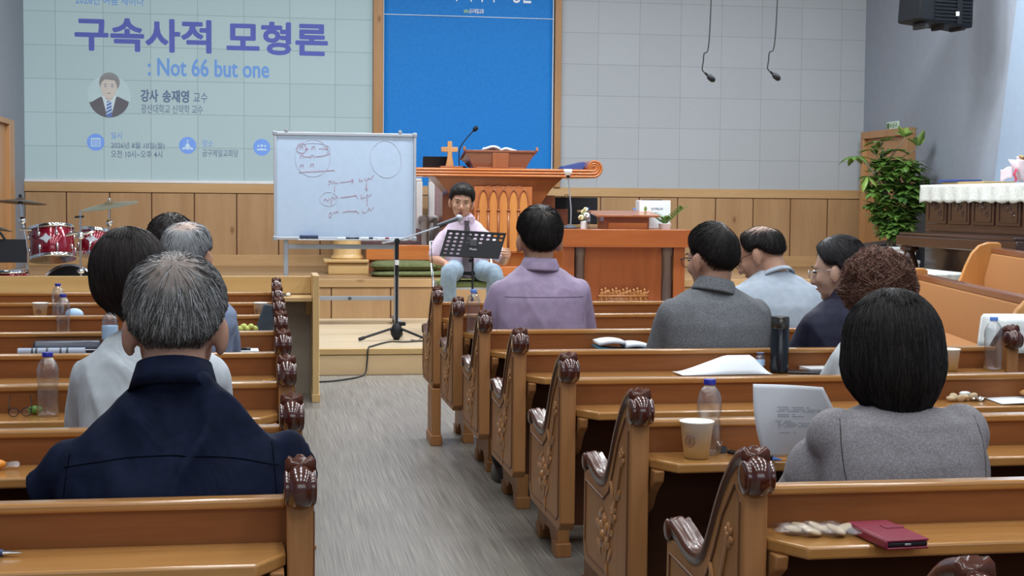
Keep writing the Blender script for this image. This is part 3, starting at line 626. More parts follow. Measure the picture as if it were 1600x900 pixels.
def make_pew(L, label, group):
    root = thing('pew', label, 'pew', (0, 0, 0), 0, group)
    end_set(root, 0.0, -1); end_set(root, L - .045, 1)
    MB().box(.045, L - .045, .002, .026, .64, .729).build('back_panel', MT['pew_x'], root, smooth=False)
    MB().box(.045, L - .045, .002, .026, .30, .64).build('lower_panel', MT['pew_shaded'], root, smooth=False)  # lower back split off; shade under the shelf is put into its colour
    MB().box(.045, L - .045, -.006, .034, .727, RZ).build('top_rail', MT['pew_light'], root, bevel=.006, seg=3)
    s = MB().prism([(.047, .001), (.047, -.085), (.095, -.162), (L - .095, -.162), (L - .047, -.085), (L - .047, .001)], 'Z', SHZ - .024, SHZ).build('book_shelf', MT['pew_light'], root, bevel=.005, seg=3)
    br = [(.001, SHZ - .024), (-.125, SHZ - .024), (-.118, .615), (-.095, .60), (-.06, .575), (-.03, .535), (.001, .515)]
    for x in (.05, L - .075): MB().prism(br, 'X', x, x + .025).build('shelf_bracket', MT['pew_z'], root, bevel=.004)
    MB().box(.045, L - .045, .026, .45, .352, .382).build('seat', MT['pew_x'], root, bevel=.006)
    MB().box(.19, L - .19, .10, .25, .10, .16).build('stretcher', MT['pew_x'], root, bevel=.004)
    for x in (.175, L - .22): leg_mb(x).build('leg', MT['pew_z'], root, bevel=.003)
    return root
XRP, XLP, LR, LL = 0.855, -2.20, 1.90, 2.28
nth = ['nearest', 'second', 'third', 'fourth', 'fifth', 'sixth', 'seventh', 'eighth']
rlab = {0: 'wooden pew at the bottom right corner, only its knob tip showing',
        1: 'right-hand wooden pew with the burgundy phone case and snack bag on its shelf',
        2: 'right-hand wooden pew whose shelf holds the paper cup and upright sheet',
        3: 'right-hand wooden pew with white paper and an orange-brown case at its right end',
        4: 'right-hand wooden pew with the black flask standing on its shelf',
        5: 'right-hand wooden pew with the open teal book on its shelf',
        6: 'right-hand wooden pew with a clear bottle at its aisle end',
        7: 'foremost right-hand wooden pew, nearest to the seated lecturer'}
llab = {1: 'left-hand wooden pew nearest the camera, behind the man in navy',
        2: 'left-hand wooden pew with the orange wrapper on its shelf',
        3: 'left-hand wooden pew with eyeglasses and water bottle on its shelf',
        4: 'left-hand wooden pew on which the silver-haired man in blue-grey sits',
        5: 'left-hand wooden pew with rolled newspaper and navy bible on its shelf',
        6: 'left-hand wooden pew with the slate zip case leaning on its shelf',
        7: 'left-hand wooden pew with two white paper cups on its shelf',
        8: 'foremost left-hand wooden pew, next to the pale front desk'}
pr0 = make_pew(LR, rlab[1], 'pews right of the aisle'); pr0.location = (XRP, ROW(1), 0)
for k in (0, 2, 3, 4, 5, 6, 7): pw = dup(pr0, (XRP, ROW(k), 0), None, rlab[k])
b = MB().box(-.004, .043, -.09, .12, .0, .30).box(-.010, .049, -.10, .13, 0, .055); b.build('end_post', MT['pew_z'], pw, bevel=.004)
pl0 = make_pew(LL, llab[1], 'pews left of the aisle'); pl0.location = (XLP, ROW(1), 0)
for k in range(2, 9): dup(pl0, (XLP, ROW(k), 0), None, llab[k])

# pale wooden reading desk before the first left pew
t = thing('front_desk', 'pale plain wooden reading desk standing before the left pews', 'desk', (-2.2, 9.3, 0))
MB().prism([(0, 0), (.48, 0), (.48, .70), (.40, .80), (.0, .80), (.0, .0)], 'X', 2.49, 2.53).build('end_board', MT['desk_z'], t, bevel=.003)
MB().box(0, 2.49, .42, .45, .66, .775).build('top_board', MT['desk'], t, bevel=.003)
MB().box(0, 2.49, .12, .43, .628, .655).build('ledge', MT['desk'], t, bevel=.003)
MB().box(0, 2.49, .44, .462, .0, .66).build('front_panel', plain('grey_beige_panel', (0.35, 0.30, 0.235), .6), t, smooth=False)
MB().prism([(.30, .628), (.42, .628), (.42, .52), (.36, .56)], 'X', 2.455, 2.49).build('bracket', MT['desk_z'], t, bevel=.002)
MB().box(2.484, 2.536, -.008, .49, 0, .05).build('foot', MT['desk_z'], t, bevel=.003)
t = thing('key_bunch', 'small bunch of keys lying on the ledge of the pale front desk', 'keys', (0.10, 9.52, .655))
for i in range(4): MB().tube([(i * .022 - .04, .0, .004), (i * .026 - .02, .02 * (i % 2), .010)], .006, 6).build('key', MT['keyring'], t)
MB().ell((.04, 0, .012), (.016, .012, .012), 10, 8).build('key_fob', MT['white'], t)

# ------------------------------------------------------------------ choir pews with orange upholstery
def choir_pew(label, loc, rz, L, z0, group='orange upholstered choir pews'):
    """local: length along +y from the far end (y=0) to y=-L, back at x=0, facing -x"""
    t = thing('choir_pew', label, 'pew', loc, rz, group)
    MB().prism([(.05, .0), (.05, .775), (.02, .79), (-.06, .79), (-.13, .765), (-.19, .70), (-.235, .60), (-.27, .50), (-.30, .44), (-.50, .42), (-.51, .36), (-.50, 0)], 'Y', -.05, 0).build('end_panel', MT['orangewood'], t, bevel=.012)
    MB().prism([(.05, .0), (.05, .775), (.02, .79), (-.06, .79), (-.13, .765), (-.19, .70), (-.235, .60), (-.27, .50), (-.30, .44), (-.50, .42), (-.51, .36), (-.50, 0)], 'Y', -L, -L + .05).build('end_panel', MT['orangewood'], t, bevel=.012)
    MB().box(.0, .045, -L + .05, -.05, .10, .70).build('back_board', MT['orangewood'], t)
    MB().box(-.03, .055, -L + .05, -.05, .70, .745).build('top_rail', MT['brown'], t, bevel=.008)
    MB().prism([(-.035, .70), (-.0, .70), (.0, .36), (-.09, .36), (-.085, .50)], 'Y', -L + .052, -.052).build('back_cushion', MT['orange'], t, bevel=.012)
    MB().box(-.50, -.07, -L + .052, -.052, .25, .40).build('seat_cushion', MT['orange'], t, bevel=.03, seg=3)
    MB().box(-.46, .0, -L + .05, -.05, .05, .25).build('seat_box', MT['orangewood'], t)
    return t
MT['orangewood'] = wood('orange_pine', (0.46, 0.20, 0.05), (0.58, 0.28, 0.085), 0.4, 'Z', 6, .2)
choir_pew('nearer orange cushioned choir pew running beside the right-hand pews', (5.0, 10.72, 0), -R(12.6), 3.28, 0)
choir_pew('farther orange cushioned choir pew with its rounded wooden end, before the piano', (5.86, 11.2, PZ), -R(15), 2.2, 0)
t = thing('side_table', 'small brown side table under the white cloth beside the orange choir pew', 'table', (4.02, 7.20, 0), R(-10))
MB().box(-.21, .21, -.2, .2, .60, .64).build('table_top', MT['pew_light'], t, bevel=.004)
for sx in (-1, 1):
    for sy in (-1, 1): MB().box(sx * .18 - .02, sx * .18 + .02, sy * .17 - .02, sy * .17 + .02, 0, .60).build('leg', MT['pew_z'], t, bevel=.003)
MB().box(-.19, .19, -.185, .185, .36, .60).build('drawer_box', MT['pew_x'], t, bevel=.003)
b = MB(); rings = []
for zz, g in ((.655, .02), (.654, .18), (.650, .222), (.635, .232), (.57, .236), (.52, .238), (.48, .24)):
    ring = []
    for i in range(64):
        a = 2 * pi * i / 64; c, s_ = cos(a), sin(a); k = g / max(abs(c), abs(s_)) ** .92
        wv = .010 * sin(a * 11 + 1.3) * max(0, (.65 - zz) / .17)
        ring.append((c * (k + wv), s_ * (k + wv) * .97, zz + (.012 * sin(a * 5) if zz < .5 else 0)))
    rings.append(ring)
c = thing('draped_cloth', 'white cloth draped over the small side table by the orange pew', 'cloth', (4.02, 7.20, 0), R(-10))
b.loft(rings, cap=True).build('cloth_sheet', MT['whitecloth'], c, smooth=True)

for o in (t, c): o.scale = (1, 1, 1.06)
# ------------------------------------------------------------------ pulpit
MT['pulpit_m'] = wood('pulpit_wood_mid', (0.33, 0.095, 0.028), (0.43, 0.14, 0.042), 0.28, 'Z', 6, 0.4)
PX, PYY = 2.25, 14.35
pu = thing('pulpit', 'large carved orange-brown wooden pulpit with a scrolled top, behind the lecturer', 'pulpit', (PX, PYY, SZ))
def zz(z): return z - SZ
def slab_path():
    h = []
    for k in range(41):
        q = k / 40; a = -pi / 2 + q * 2 * pi * 1.55; r = .058 * (1 - q) + .014 * q
        h.append((.945 + r * cos(a), zz(1.613) + r * sin(a), .043 * (1 - q) + .013 * q))
    st = [(-.945 + 1.89 * i / 12, zz(1.555), .043) for i in range(1, 12)]
    left = [(-x, z, th) for x, z, th in h][::-1]
    return left + st + h
SP = slab_path()
def band(o0, o1, y0, y1):
    rings = []
    for i, (x, z, th) in enumerate(SP):
        a = SP[max(i - 1, 0)]; c = SP[min(i + 1, len(SP) - 1)]; tx, tz = c[0] - a[0], c[1] - a[1]; L = sqrt(tx * tx + tz * tz); nx, nz = -tz / L, tx / L
        rings.append([(x + nx * th * o0, y0, z + nz * th * o0), (x + nx * th * o1, y0, z + nz * th * o1), (x + nx * th * o1, y1, z + nz * th * o1), (x + nx * th * o0, y1, z + nz * th * o0)])
    return MB().loft(rings)
band(-1, 1, -.10, .62).build('scrolled_top', MT['pulpit_x'], pu, bevel=.004)
for o in (-.66, 0.0, .66):
    rings = []
    pts = []
    for i, (x, z, th) in enumerate(SP):
        a = SP[max(i - 1, 0)]; c = SP[min(i + 1, len(SP) - 1)]; tx, tz = c[0] - a[0], c[1] - a[1]; L = sqrt(tx * tx + tz * tz); pts.append(((x - tz / L * th * o), -.102, z + tx / L * th * o, th))
    MB().tube([p[:3] for p in pts], [p[3] * .26 for p in pts], 8).build('top_reed', MT['pulpit_x'], pu, smooth=True)
# flared capital, shaft, side wings, plinth
def rect(x0, x1, y0, y1, z): return [(x0, y0, zz(z)), (x1, y0, zz(z)), (x1, y1, zz(z)), (x0, y1, zz(z))]
MB().loft([rect(-.37, .40, .06, .55, 1.17), rect(-.42, .45, .03, .55, 1.27), rect(-.52, .53, -.02, .55, 1.40), rect(-.63, .64, -.07, .58, 1.512)]).build('flared_capital', MT['pulpit_d'], pu, bevel=.003)
MB().box(-.37, .40, .06, .55, zz(.74), zz(1.18)).build('shaft', MT['pulpit_d'], pu, bevel=.003)
for x0, x1 in ((-.52, -.371), (.401, .62)): MB().box(x0, x1, .22, .55, 0, zz(1.34)).build('side_wing', MT['pulpit_d'], pu, bevel=.003)
MB().box(-.24, .335, -.055, .06, zz(.77), zz(1.42)).build('arcade_panel', MT['pulpit_m'], pu, bevel=.002)
for i in range(5):
    xc = -.15 + .1 * i
    MB().prism([(xc - .038, zz(.785)), (xc + .038, zz(.785)), (xc + .038, zz(1.19))] + [(xc + .042 * cos(R(a)) ** .8, zz(1.19) + .17 * sin(R(a))) for a in range(12, 90, 13)] + [(xc, zz(1.365))] + [(xc - .042 * cos(R(a)) ** .8, zz(1.19) + .17 * sin(R(a))) for a in range(77, 11, -13)] + [(xc - .038, zz(1.19))], 'Y', -.059, -.054).build('arch_infill', MT['pulpit_z'], pu, smooth=False)
b = MB(); cols = [-.20 + .1 * i for i in range(6)]
for x in cols:
    b.tube([(x, -.060, zz(.78)), (x, -.060, zz(1.19))], .010, 8); b.lathe([(.002, -.012), (.016, -.010), (.018, 0), (.013, .010), (.002, .012)], (x, -.062, zz(1.19)), 10)
for x in cols[:-1]:
    for s in (1, -1):
        b.tube([(x + .05 + s * (-.05) + s * .05 * (1 - cos(R(a))), -.060, zz(1.19) + .20 * sin(R(a))) for a in range(0, 91, 9)], .007, 6)
for x in cols[:-2]:
    for s in (1, -1): b.tube([(x + .1 + s * (-.1) + s * .1 * (1 - cos(R(a))), -.054, zz(1.19) + .235 * sin(R(a))) for a in range(30, 91, 10)], .005, 6)
b.build('gothic_arcade', MT['pulpit_d'], pu, smooth=True)
MB().box(-.55, .66, -.02, .60, 0, .09).build('plinth', MT['pulpit_x'], pu, bevel=.006)
MB().box(-.45, .50, .02, .56, .09, zz(.75)).build('base_block', MT['pulpit_z'], pu, bevel=.006)
MB().box(-.47, .52, .0, .57, zz(.745), zz(.775)).build('base_moulding', MT['pulpit_x'], pu, bevel=.008)
PT = 1.600
# on the pulpit
t = thing('wooden_cross', 'small light wooden standing cross on the pulpit top', 'cross', (1.785, 14.45, PT))
MB().prism([(-.018, .03), (.018, .03), (.024, .0), (.045, -.0), (.022, .12), (.020, .155), (.078, .158), (.078, .205), (.020, .205), (.020, .262), (-.022, .262), (-.022, .205), (-.085, .205), (-.085, .158), (-.022, .155), (-.024, .10), (-.045, .0), (-.024, .0)][2:], 'Y', -.018, .018).build('cross_body', MT['crosswood'], t, bevel=.005)
MB().box(-.10, .125, -.06, .06, 0, .018).build('base', MT['pulpit_d'], t, bevel=.004)
t = thing('gooseneck_microphone', 'black gooseneck microphone on the pulpit, in front of the blue banner', 'microphone', (1.955, 14.80, PT))
MB().lathe([(.001, 0), (.05, 0), (.05, .018), (.03, .028), (.001, .03)], (0, 0, 0), 20).build('base', MT['black'], t)
MB().tube(curve_pts([(-.03, 0, .028), (-.032, 0, .14), (-.02, -.01, .22), (.05, -.03, .32), (.11, -.05, .385)], 8), .006, 8).build('gooseneck', MT['blackmetal'], t)
MB().tube([(.105, -.05, .380), (.118, -.054, .395), (.135, -.06, .414), (.145, -.064, .424)], [.012, .023, .023, .012], 14).build('head', MT['black'], t)
t = thing('tilted_monitor', 'small black slanted screen beside the cross on the pulpit', 'monitor', (1.60, 14.60, PT))
MB().prism([(-.10, .0), (-.08, .0), (-.10, .10), (-.13, .115)], 'X', -.07, .17).xf(M.Translation((0, .06, 0))).build('screen_body', MT['black'], t, bevel=.004)
MB().box(-.02, .12, -.03, .1, 0, .02).build('foot', MT['black'], t, bevel=.004)
t = thing('book_stand', 'reddish-brown slanted book stand on the pulpit carrying an open book', 'book stand', (2.27, 14.45, PT))
MB().prism([(-.20, .155), (.20, .085), (.20, .105), (-.20, .178)], 'X', -.36, .36).xf(M.Translation((0, .05, .0))).build('sloping_board', MT['brown'], t, bevel=.004)
MB().loft([[(-.26, -.10, .0), (.26, -.10, 0), (.26, .22, 0), (-.26, .22, 0)], [(-.34, -.14, .155), (.34, -.14, .155), (.34, .23, .09), (-.34, .23, .09)]]).build('tapered_body', MT['brown'], t, bevel=.004)
MB().box(-.08, .08, -.145, -.10, 0, .15).build('centre_block', MT['pulpit_d'], t, bevel=.004)
MB().box(-.24, .24, -.13, .2, 0, .010).build('base_board', MT['pulpit_d'], t, bevel=.003)
for sx in (-1, 1): MB().prism([(-.165, .17), (-.135, .165), (-.14, .205), (-.16, .21)], 'X', sx * .36 - .012, sx * .36 + .012).build('book_stop', MT['pulpit_d'], t, bevel=.004)
t = thing('open_book', 'open white-paged book lying on the slanted book stand', 'book', (2.27, 14.5, PT + .155))
for s in (-1, 1): MB().sheet(lambda u, v, s=s: (s * .165 * u, -.14 + .24 * v, .03 + .028 * sin(pi * min(1, u * 1.15)) * (1 - .5 * u) - .042 * v), 10, 2, .018).build('page_block', MT['paper'], t, smooth=True)
t = thing('blue_book', 'dark blue cloth-bound book leaning on the scroll of the pulpit top', 'book', (3.02, 14.5, PT))
MB().prism([(-.12, .0), (.10, .0), (.13, .07), (.10, .075), (-.10, .03)], 'Y', -.1, .12).build('cover', MT['bluebook'], t, bevel=.004)

MT['table_z'] = wood('table_wood_upright', (0.235, 0.060, 0.018), (0.32, 0.092, 0.028), 0.28, 'Z', 8, .4)
MT['table_x'] = wood('table_wood_along', (0.28, 0.07, 0.017), (0.37, 0.105, 0.025), 0.26, 'X', 7, .5)
# ------------------------------------------------------------------ communion table on the platform
TX0, TX1, TY0, TY1, TZ = 2.60, 3.80, 12.82, 13.42, 1.035
ct = thing('communion_table', 'orange-brown communion table with a carved supper relief, right of the pulpit', 'table', (0, 0, 0))
MB().box(TX0, TX1 - .01, TY0, TY1, TZ - .16, TZ).build('table_top', MT['table_x'], ct, bevel=.005)
MB().box(2.82, 3.53, TY0 + .09, TY0 + .12, PZ + .08, TZ - .16).build('front_panel', MT['table_z'], ct)
for x0, x1 in ((2.61, 2.715), (3.63, 3.735)): MB().box(x0, x1, TY0 + .04, TY1 - .05, PZ, TZ - .16).build('leg', MT['table_z'], ct, bevel=.004)
for x in (2.768, 3.580): MB().lathe([(.055, PZ + .02), (.055, PZ + .06), (.046, PZ + .08), (.046, TZ - .24), (.055, TZ - .22), (.055, TZ - .16)], (x, TY0 + .085, 0), 20).build('column', plain('dark_steel_column', (0.12, 0.085, 0.08), .28, .45), ct)
MB().box(2.60, 3.745, TY0 + .02, TY1 - .03, PZ, PZ + .08).build('plinth', MT['pulpit_x'], ct, bevel=.005)
b = MB(); rx0, rx1, rz0 = 2.945, 3.40, .345
b.box(rx0, rx1, TY0 + .065, TY0 + .09, rz0 - .02, rz0 + .10)
random.seed(3)
for i in range(13):
    x = rx0 + .03 + i * (rx1 - rx0 - .06) / 12; z = rz0 + .128 + .014 * sin(i * 2.1)
    b.ell((x, TY0 + .072, z + .012), (.013, .014, .017), 8, 6); b.ell((x + .004, TY0 + .075, z - .024), (.022, .016, .034), 8, 6)
    b.tube([(x, TY0 + .068, z - .01), (x + .03 * cos(i), TY0 + .062, z - .015), (x + .045 * cos(i), TY0 + .066, z + .008)], .006, 6)
for i in range(10): b.tube([(rx0 + .02 + i * .045, TY0 + .064, rz0 + .085), (rx0 + .035 + i * .045, TY0 + .062, rz0 + .03 + .02 * (i % 2)), (rx0 + .05 + i * .045, TY0 + .064, rz0 + .0)], .005, 6)
b.box(rx0 - .004, rx1 + .004, TY0 + .058, TY0 + .09, rz0 + .082, rz0 + .096)
b.build('supper_relief', wood('relief_wood', (0.27, 0.10, 0.028), (0.38, 0.16, 0.05), .4, 'X', 14, .15), ct, smooth=True)
# things on the communion table
t = thing('table_microphone', 'black table microphone with a white foam head, left end of the communion table', 'microphone', (2.70, 13.02, TZ))
MB().lathe([(.001, 0), (.066, 0), (.068, .012), (.055, .026), (.025, .036), (.001, .037)], (0, 0, 0), 24).build('base', MT['darkgrey'], t)
MB().tube(curve_pts([(0.01, 0, .03), (.012, 0, .16), (.0, 0, .3), (-.02, -.01, .47)], 8), .006, 8).build('gooseneck', MT['greymetal'], t)
MB().tube([(-.02, -.01, .46), (-.022, -.012, .50)], [.016, .018], 12).build('capsule', MT['black'], t)
MB().lathe([(.018, -.01), (.030, .0), (.040, .03), (.036, .045), (.020, .04), (.014, .03)], (-.022, -.012, .49), 18).build('foam_head', MT['white'], t, smooth=True)
t = thing('table_lectern', 'low reddish-brown slanted lectern in the middle of the communion table', 'lectern', (3.205, 13.10, TZ))
MB().prism([(-.20, .108), (.16, .145), (.16, .165), (-.20, .128)], 'X', -.28, .30).build('sloping_top', MT['pulpit_d'], t, bevel=.004)
MB().box(-.20, .22, -.13, .13, .0, .122).build('body', MT['pulpit_d'], t, bevel=.004)
MB().box(-.16, .20, -.145, -.13, .0, .06).build('front_board', MT['pulpit_x'], t, bevel=.003)
def bottle(name, label, loc, h=.175, r=.028, cap='bluecap', lab=None, group='clear water bottles', rib=False, parts=True):
    t = thing(name, label, 'bottle', loc, 0, group); s = h / .175
    prof = [(.001, .002), (r * .86, .0), (r, .006 * s), (r, .05 * s)]
    if rib:
        for i in range(7): prof += [(r * .93, (.03 + .012 * i) * s), (r, (.036 + .012 * i) * s)]
        prof = [(.001, .002), (r * .86, 0), (r, .006 * s)] + prof[4:]
    else: prof += [(r * .97, .064 * s), (r * .88, .078 * s), (r * .90, .090 * s), (r, .104 * s)]
    prof += [(r, .118 * s), (r * .96, .130 * s), (r * .78, .146 * s), (r * .5, .157 * s), (.0125, .160 * s), (.0125, .163 * s)]
    MB().lathe(prof, (0, 0, 0), 24).build('bottle_body', MT['pet'], t, smooth=True)
    MB().lathe([(.001, .1625 * s), (.0145, .1625 * s), (.0148, .164 * s), (.0148, .173 * s), (.0135, .175 * s), (.001, .175 * s)], (0, 0, 0), 20).build('cap', MT[cap], t)
    if lab: MB().lathe([(r * 1.012, .058 * s), (r * 1.02, .060 * s), (r * 1.02, .108 * s), (r * 1.012, .110 * s)], (0, 0, 0), 24).build('label_band', MT[lab], t, smooth=True)
    return t
bottle('water_bottle', 'small bottle with a light blue cap beside the flowers on the communion table', (2.93, 13.33, TZ), .19, .028, 'skycap', 'label')
bottle('water_bottle', 'small bottle behind the table lectern, before the white box', (3.37, 13.30, TZ), .19, .028, 'skycap', 'label')
t = thing('flower_posy', 'small cream and white flower posy left of the table lectern', 'flowers', (2.875, 13.22, TZ))
MB().lathe([(.001, 0), (.03, 0), (.032, .06), (.024, .07), (.001, .07)], (0, 0, 0), 14).build('pot', MT['white'], t)
for i, (x, y, z, r) in enumerate(((-.03, -.02, .10, .028), (.02, -.03, .12, .03), (-.005, 0, .15, .026), (.035, .01, .09, .024), (.01, -.02, .175, .022))):
    b = MB()
    for k in range(6): b.ell((x + r * .55 * cos(k * 1.05), y + r * .3 * sin(k * 2), z + r * .5 * sin(k * 1.05)), (r * .5, r * .4, r * .45), 8, 6)
    b.build('blossom', MT['cream'] if i % 2 == 0 else MT['white'], t, smooth=True)
for i in range(4): MB().tube([(0, 0, .06), (.02 * (i - 1.5), -.01, .12)], .003, 5).build('flower_stem', MT['leaf'], t)
t = thing('white_box', 'white upright box with faint print and a dark slot, right end of the communion table', 'box', (3.56, 13.28, TZ))
MB().box(-.16, .135, -.06, .10, 0, .262).build('box_body', MT['white'], t, bevel=.006)
MB().box(-.11, .07, -.02, .04, .261, .270).build('dark_slot', MT['black'], t, bevel=.003)
text_obj('print', '금구제일교회', MT['s_ink'], -.05, .06, .175, .195, -.0605, t, .0)
MB().ell((-.105, -.061, .185), (.014, .002, .022), 10, 6).build('leaf_print', MT['leaf'], t)
def leaf(b, p, d, L, wd, up=V((0, 0, 1)), bend=.25):
    """one pointed leaf blade, two-sided solid, from p along d"""
    d = V(d).normalized(); s = d.cross(up)
    s = s.normalized() if s.length > 1e-4 else V((1, 0, 0)); nn = s.cross(d).normalized()
    prof = ((0, .04), (.2, .7), (.45, 1), (.7, .8), (.9, .35), (1, .02)); top = []; bot = []
    for t_, w_ in prof:
        c = V(p) + d * (L * t_) - nn * (bend * L * t_ * t_)
        top.append([c - s * wd * w_, c + nn * (-.12 * wd), c + s * wd * w_]); bot.append([q - nn * .0015 for q in top[-1]])
    vs = [q for r in top for q in r] + [q for r in bot for q in r]; N = len(prof) * 3; fs = []
    for i in range(len(prof) - 1):
        for j in range(2):
            a = i * 3 + j; fs.append((a, a + 1, a + 4, a + 3)); fs.append((N + a, N + a + 3, N + a + 4, N + a + 1))
        for j in (0, 2): a = i * 3 + j; fs.append((a, a + 3, N + a + 3, N + a))
    b.add(vs, fs)
t = thing('potted_plant', 'small green glossy-leaved plant in a white pot at the right end of the communion table', 'plant', (3.68, 13.16, TZ))
MB().lathe([(.001, 0), (.05, 0), (.062, .05), (.05, .052), (.001, .045)], (-.06, -.02, 0), 16).build('pot', MT['white'], t)
for i, (dx, dy, hh) in enumerate(((.16, -.02, .19), (-.02, -.03, .10), (-.13, 0, .12), (.05, .02, .10))):
    st = curve_pts([(-.06, -.02, .04), (-.06 + dx * .5, -.02 + dy, .04 + hh * .45), (-.06 + dx, -.02 + dy, hh)], 6)
    sb = MB().tube(st, .006, 6).build('stem', MT['leaf'], t)
    b = MB()
    for k, q in enumerate(st[2:]):
        for s in (-1, 1): leaf(b, q, (s * .5 + dx, -.25, .6 if s > 0 else .45), .055, .012)
    b.build('leaves', MT['leaf'], t, smooth=True)
# desktop monitor on a small stand behind the communion table
t = thing('stage_table', 'small reddish-brown stand behind the communion table, under the black monitor', 'table', (3.32, 14.95, SZ))
MB().box(-.42, .12, -.2, .2, .44, .475).build('table_top', MT['brown'], t, bevel=.004)
for sx in (-.38, .08):
    for sy in (-.16, .16): MB().box(sx - .025, sx + .025, sy - .025, sy + .025, 0, .44).build('leg', MT['brown'], t, bevel=.003)
MB().box(-.42, -.28, -.20, .20, .475, .66).build('raised_box', MT['brown'], t, bevel=.004)
t = thing('desktop_monitor', 'black flat monitor standing behind the flower posy, left of the white box', 'monitor', (3.155, 14.90, SZ + .475))
MB().box(-.225, .225, -.02, .025, .03, .305).build('screen_housing', MT['black'], t, bevel=.006)
MB().box(-.105, .215, -.0215, -.0195, .04, .295).build('screen', plain('dark_screen', (0.02, 0.022, 0.026), .2), t, smooth=False)
MB().box(.01, .07, -.0225, -.0212, .155, .175).build('screen_mark', MT['tan'], t, smooth=False)
MB().box(-.10, .10, -.06, .10, 0, .014).box(-.03, .03, .02, .05, .012, .2).build('stand', MT['black'], t, bevel=.003)
MB().tube([(-.12, 0, .305), (-.115, 0, .33), (-.085, 0, .33), (-.08, 0, .305)], .004, 6).build('handle', MT['black'], t)
t = thing('cardboard_tray', 'low tan cardboard tray under the black monitor', 'tray', (3.17, 14.80, SZ + .475))
MB().box(-.10, .13, -.035, .03, 0, .028).build('tray_body', MT['tan'], t, bevel=.003)

# ------------------------------------------------------------------ stage furniture left of the pulpit
def armchair(label, loc):
    t = thing('pastor_chair', label, 'chair', loc, 0, 'high-backed pulpit chairs')
    MB().box(-.36, .36, .16, .22, .42, .93).build('backrest', MT['rose'], t, bevel=.02)
    for sx in (-1, 1): MB().box(sx * .39 - .035, sx * .39 + .035, .14, .24, 0, .94).build('back_post', MT['chairwhite'], t, bevel=.015)
    MB().box(-.42, .42, .14, .24, .93, .97).build('crest_rail', MT['chairwhite'], t, bevel=.015)
    MB().box(-.38, .38, -.36, .16, .26, .44).build('seat', MT['rose'], t, bevel=.04, seg=3)
    for sx in (-1, 1):
        MB().box(sx * .41 - .035, sx * .41 + .035, -.34, .16, .50, .58).build('armrest', MT['chairwhite'], t, bevel=.03, seg=3)
        MB().box(sx * .39 - .03, sx * .39 + .03, -.36, -.28, 0, .52).build('front_leg', MT['chairwhite'], t, bevel=.012)
    return t
ac = armchair('high-backed pale-framed chair partly hidden behind the whiteboard', (1.22, 15.5, SZ))
dup(ac, (2.16, 15.75, SZ), None, 'high-backed pale-framed chair mostly hidden behind the pulpit')
t = thing('wooden_rail', 'low brown wooden rail with capped posts, left of the pulpit', 'rail', (1.735, 16.2, SZ))
for x in (-.10, .08): MB().box(x - .035, x + .035, -.03, .03, 0, .60).build('post', MT['pulpit_x'], t, bevel=.004)
for x in (-.10, .08): MB().box(x - .055, x + .055, -.05, .05, .60, .645).build('post_cap', MT['brown'], t, bevel=.01)
MB().box(-.10, .08, -.018, .018, .42, .52).build('cross_bar', MT['pulpit_x'], t, bevel=.003)
t = thing('low_bench', 'long orange-brown wooden bench front behind the whiteboard stand', 'bench', (1.36, 14.75, SZ))
MB().box(-.38, .30, -.14, .2, .14, .29).build('bench_seat', MT['pulpit_x'], t, bevel=.006)
for x in (-.34, .26): MB().box(x - .03, x + .03, -.12, .18, 0, .14).build('leg', MT['brown'], t, bevel=.004)
def cushion(label, loc, sx, sy, h, rz=0):
    t = thing('floor_cushion', label, 'cushion', loc, rz, 'olive green floor cushions')
    b = MB(); rings = []
    for q, z in ((.02, 0), (.86, .002), (.97, .18), (1.0, .45), (.96, .75), (.82, .95), (.4, 1.03), (.02, 1.05)):
        rings.append([(sx * q * (abs(cos(a)) ** .45) * (1 if cos(a) > 0 else -1), sy * q * (abs(sin(a)) ** .45) * (1 if sin(a) > 0 else -1), z * h) for a in [2 * pi * i / 40 for i in range(40)]])
    b.loft(rings).build('cushion_cover', MT['greencush'], t, smooth=True)
    MB().tube([(sx * 1.005 * (abs(cos(a)) ** .45) * (1 if cos(a) > 0 else -1), sy * 1.005 * (abs(sin(a)) ** .45) * (1 if sin(a) > 0 else -1), .45 * h) for a in [2 * pi * i / 40 for i in range(41)]], .005, 5).build('piping', MT['greencush'], t, smooth=True)
cushion('lower and wider of the two stacked olive green floor cushions on the stage', (1.36, 14.25, SZ), .36, .25, .06)
cushion('upper thicker olive green floor cushion of the stacked pair on the stage', (1.33, 14.25, SZ + .063), .33, .23, .085)
t = thing('flower_pedestal', 'round pale wooden pedestal on a square plinth, below the whiteboard', 'pedestal', (.80, 14.75, SZ))
MB().box(-.20, .20, -.2, .2, 0, .115).build('square_plinth', MT['desk'], t, bevel=.008)
MB().box(-.24, .20, -.22, .22, .115, .145).build('plinth_cap', MT['desk'], t, bevel=.006)
MB().lathe([(.16, .145), (.165, .16), (.15, .18), (.14, .20), (.135, .6), (.15, .63), (.18, .65), (.18, .67)], (0, 0, 0), 28).build('shaft', MT['desk_z'], t)

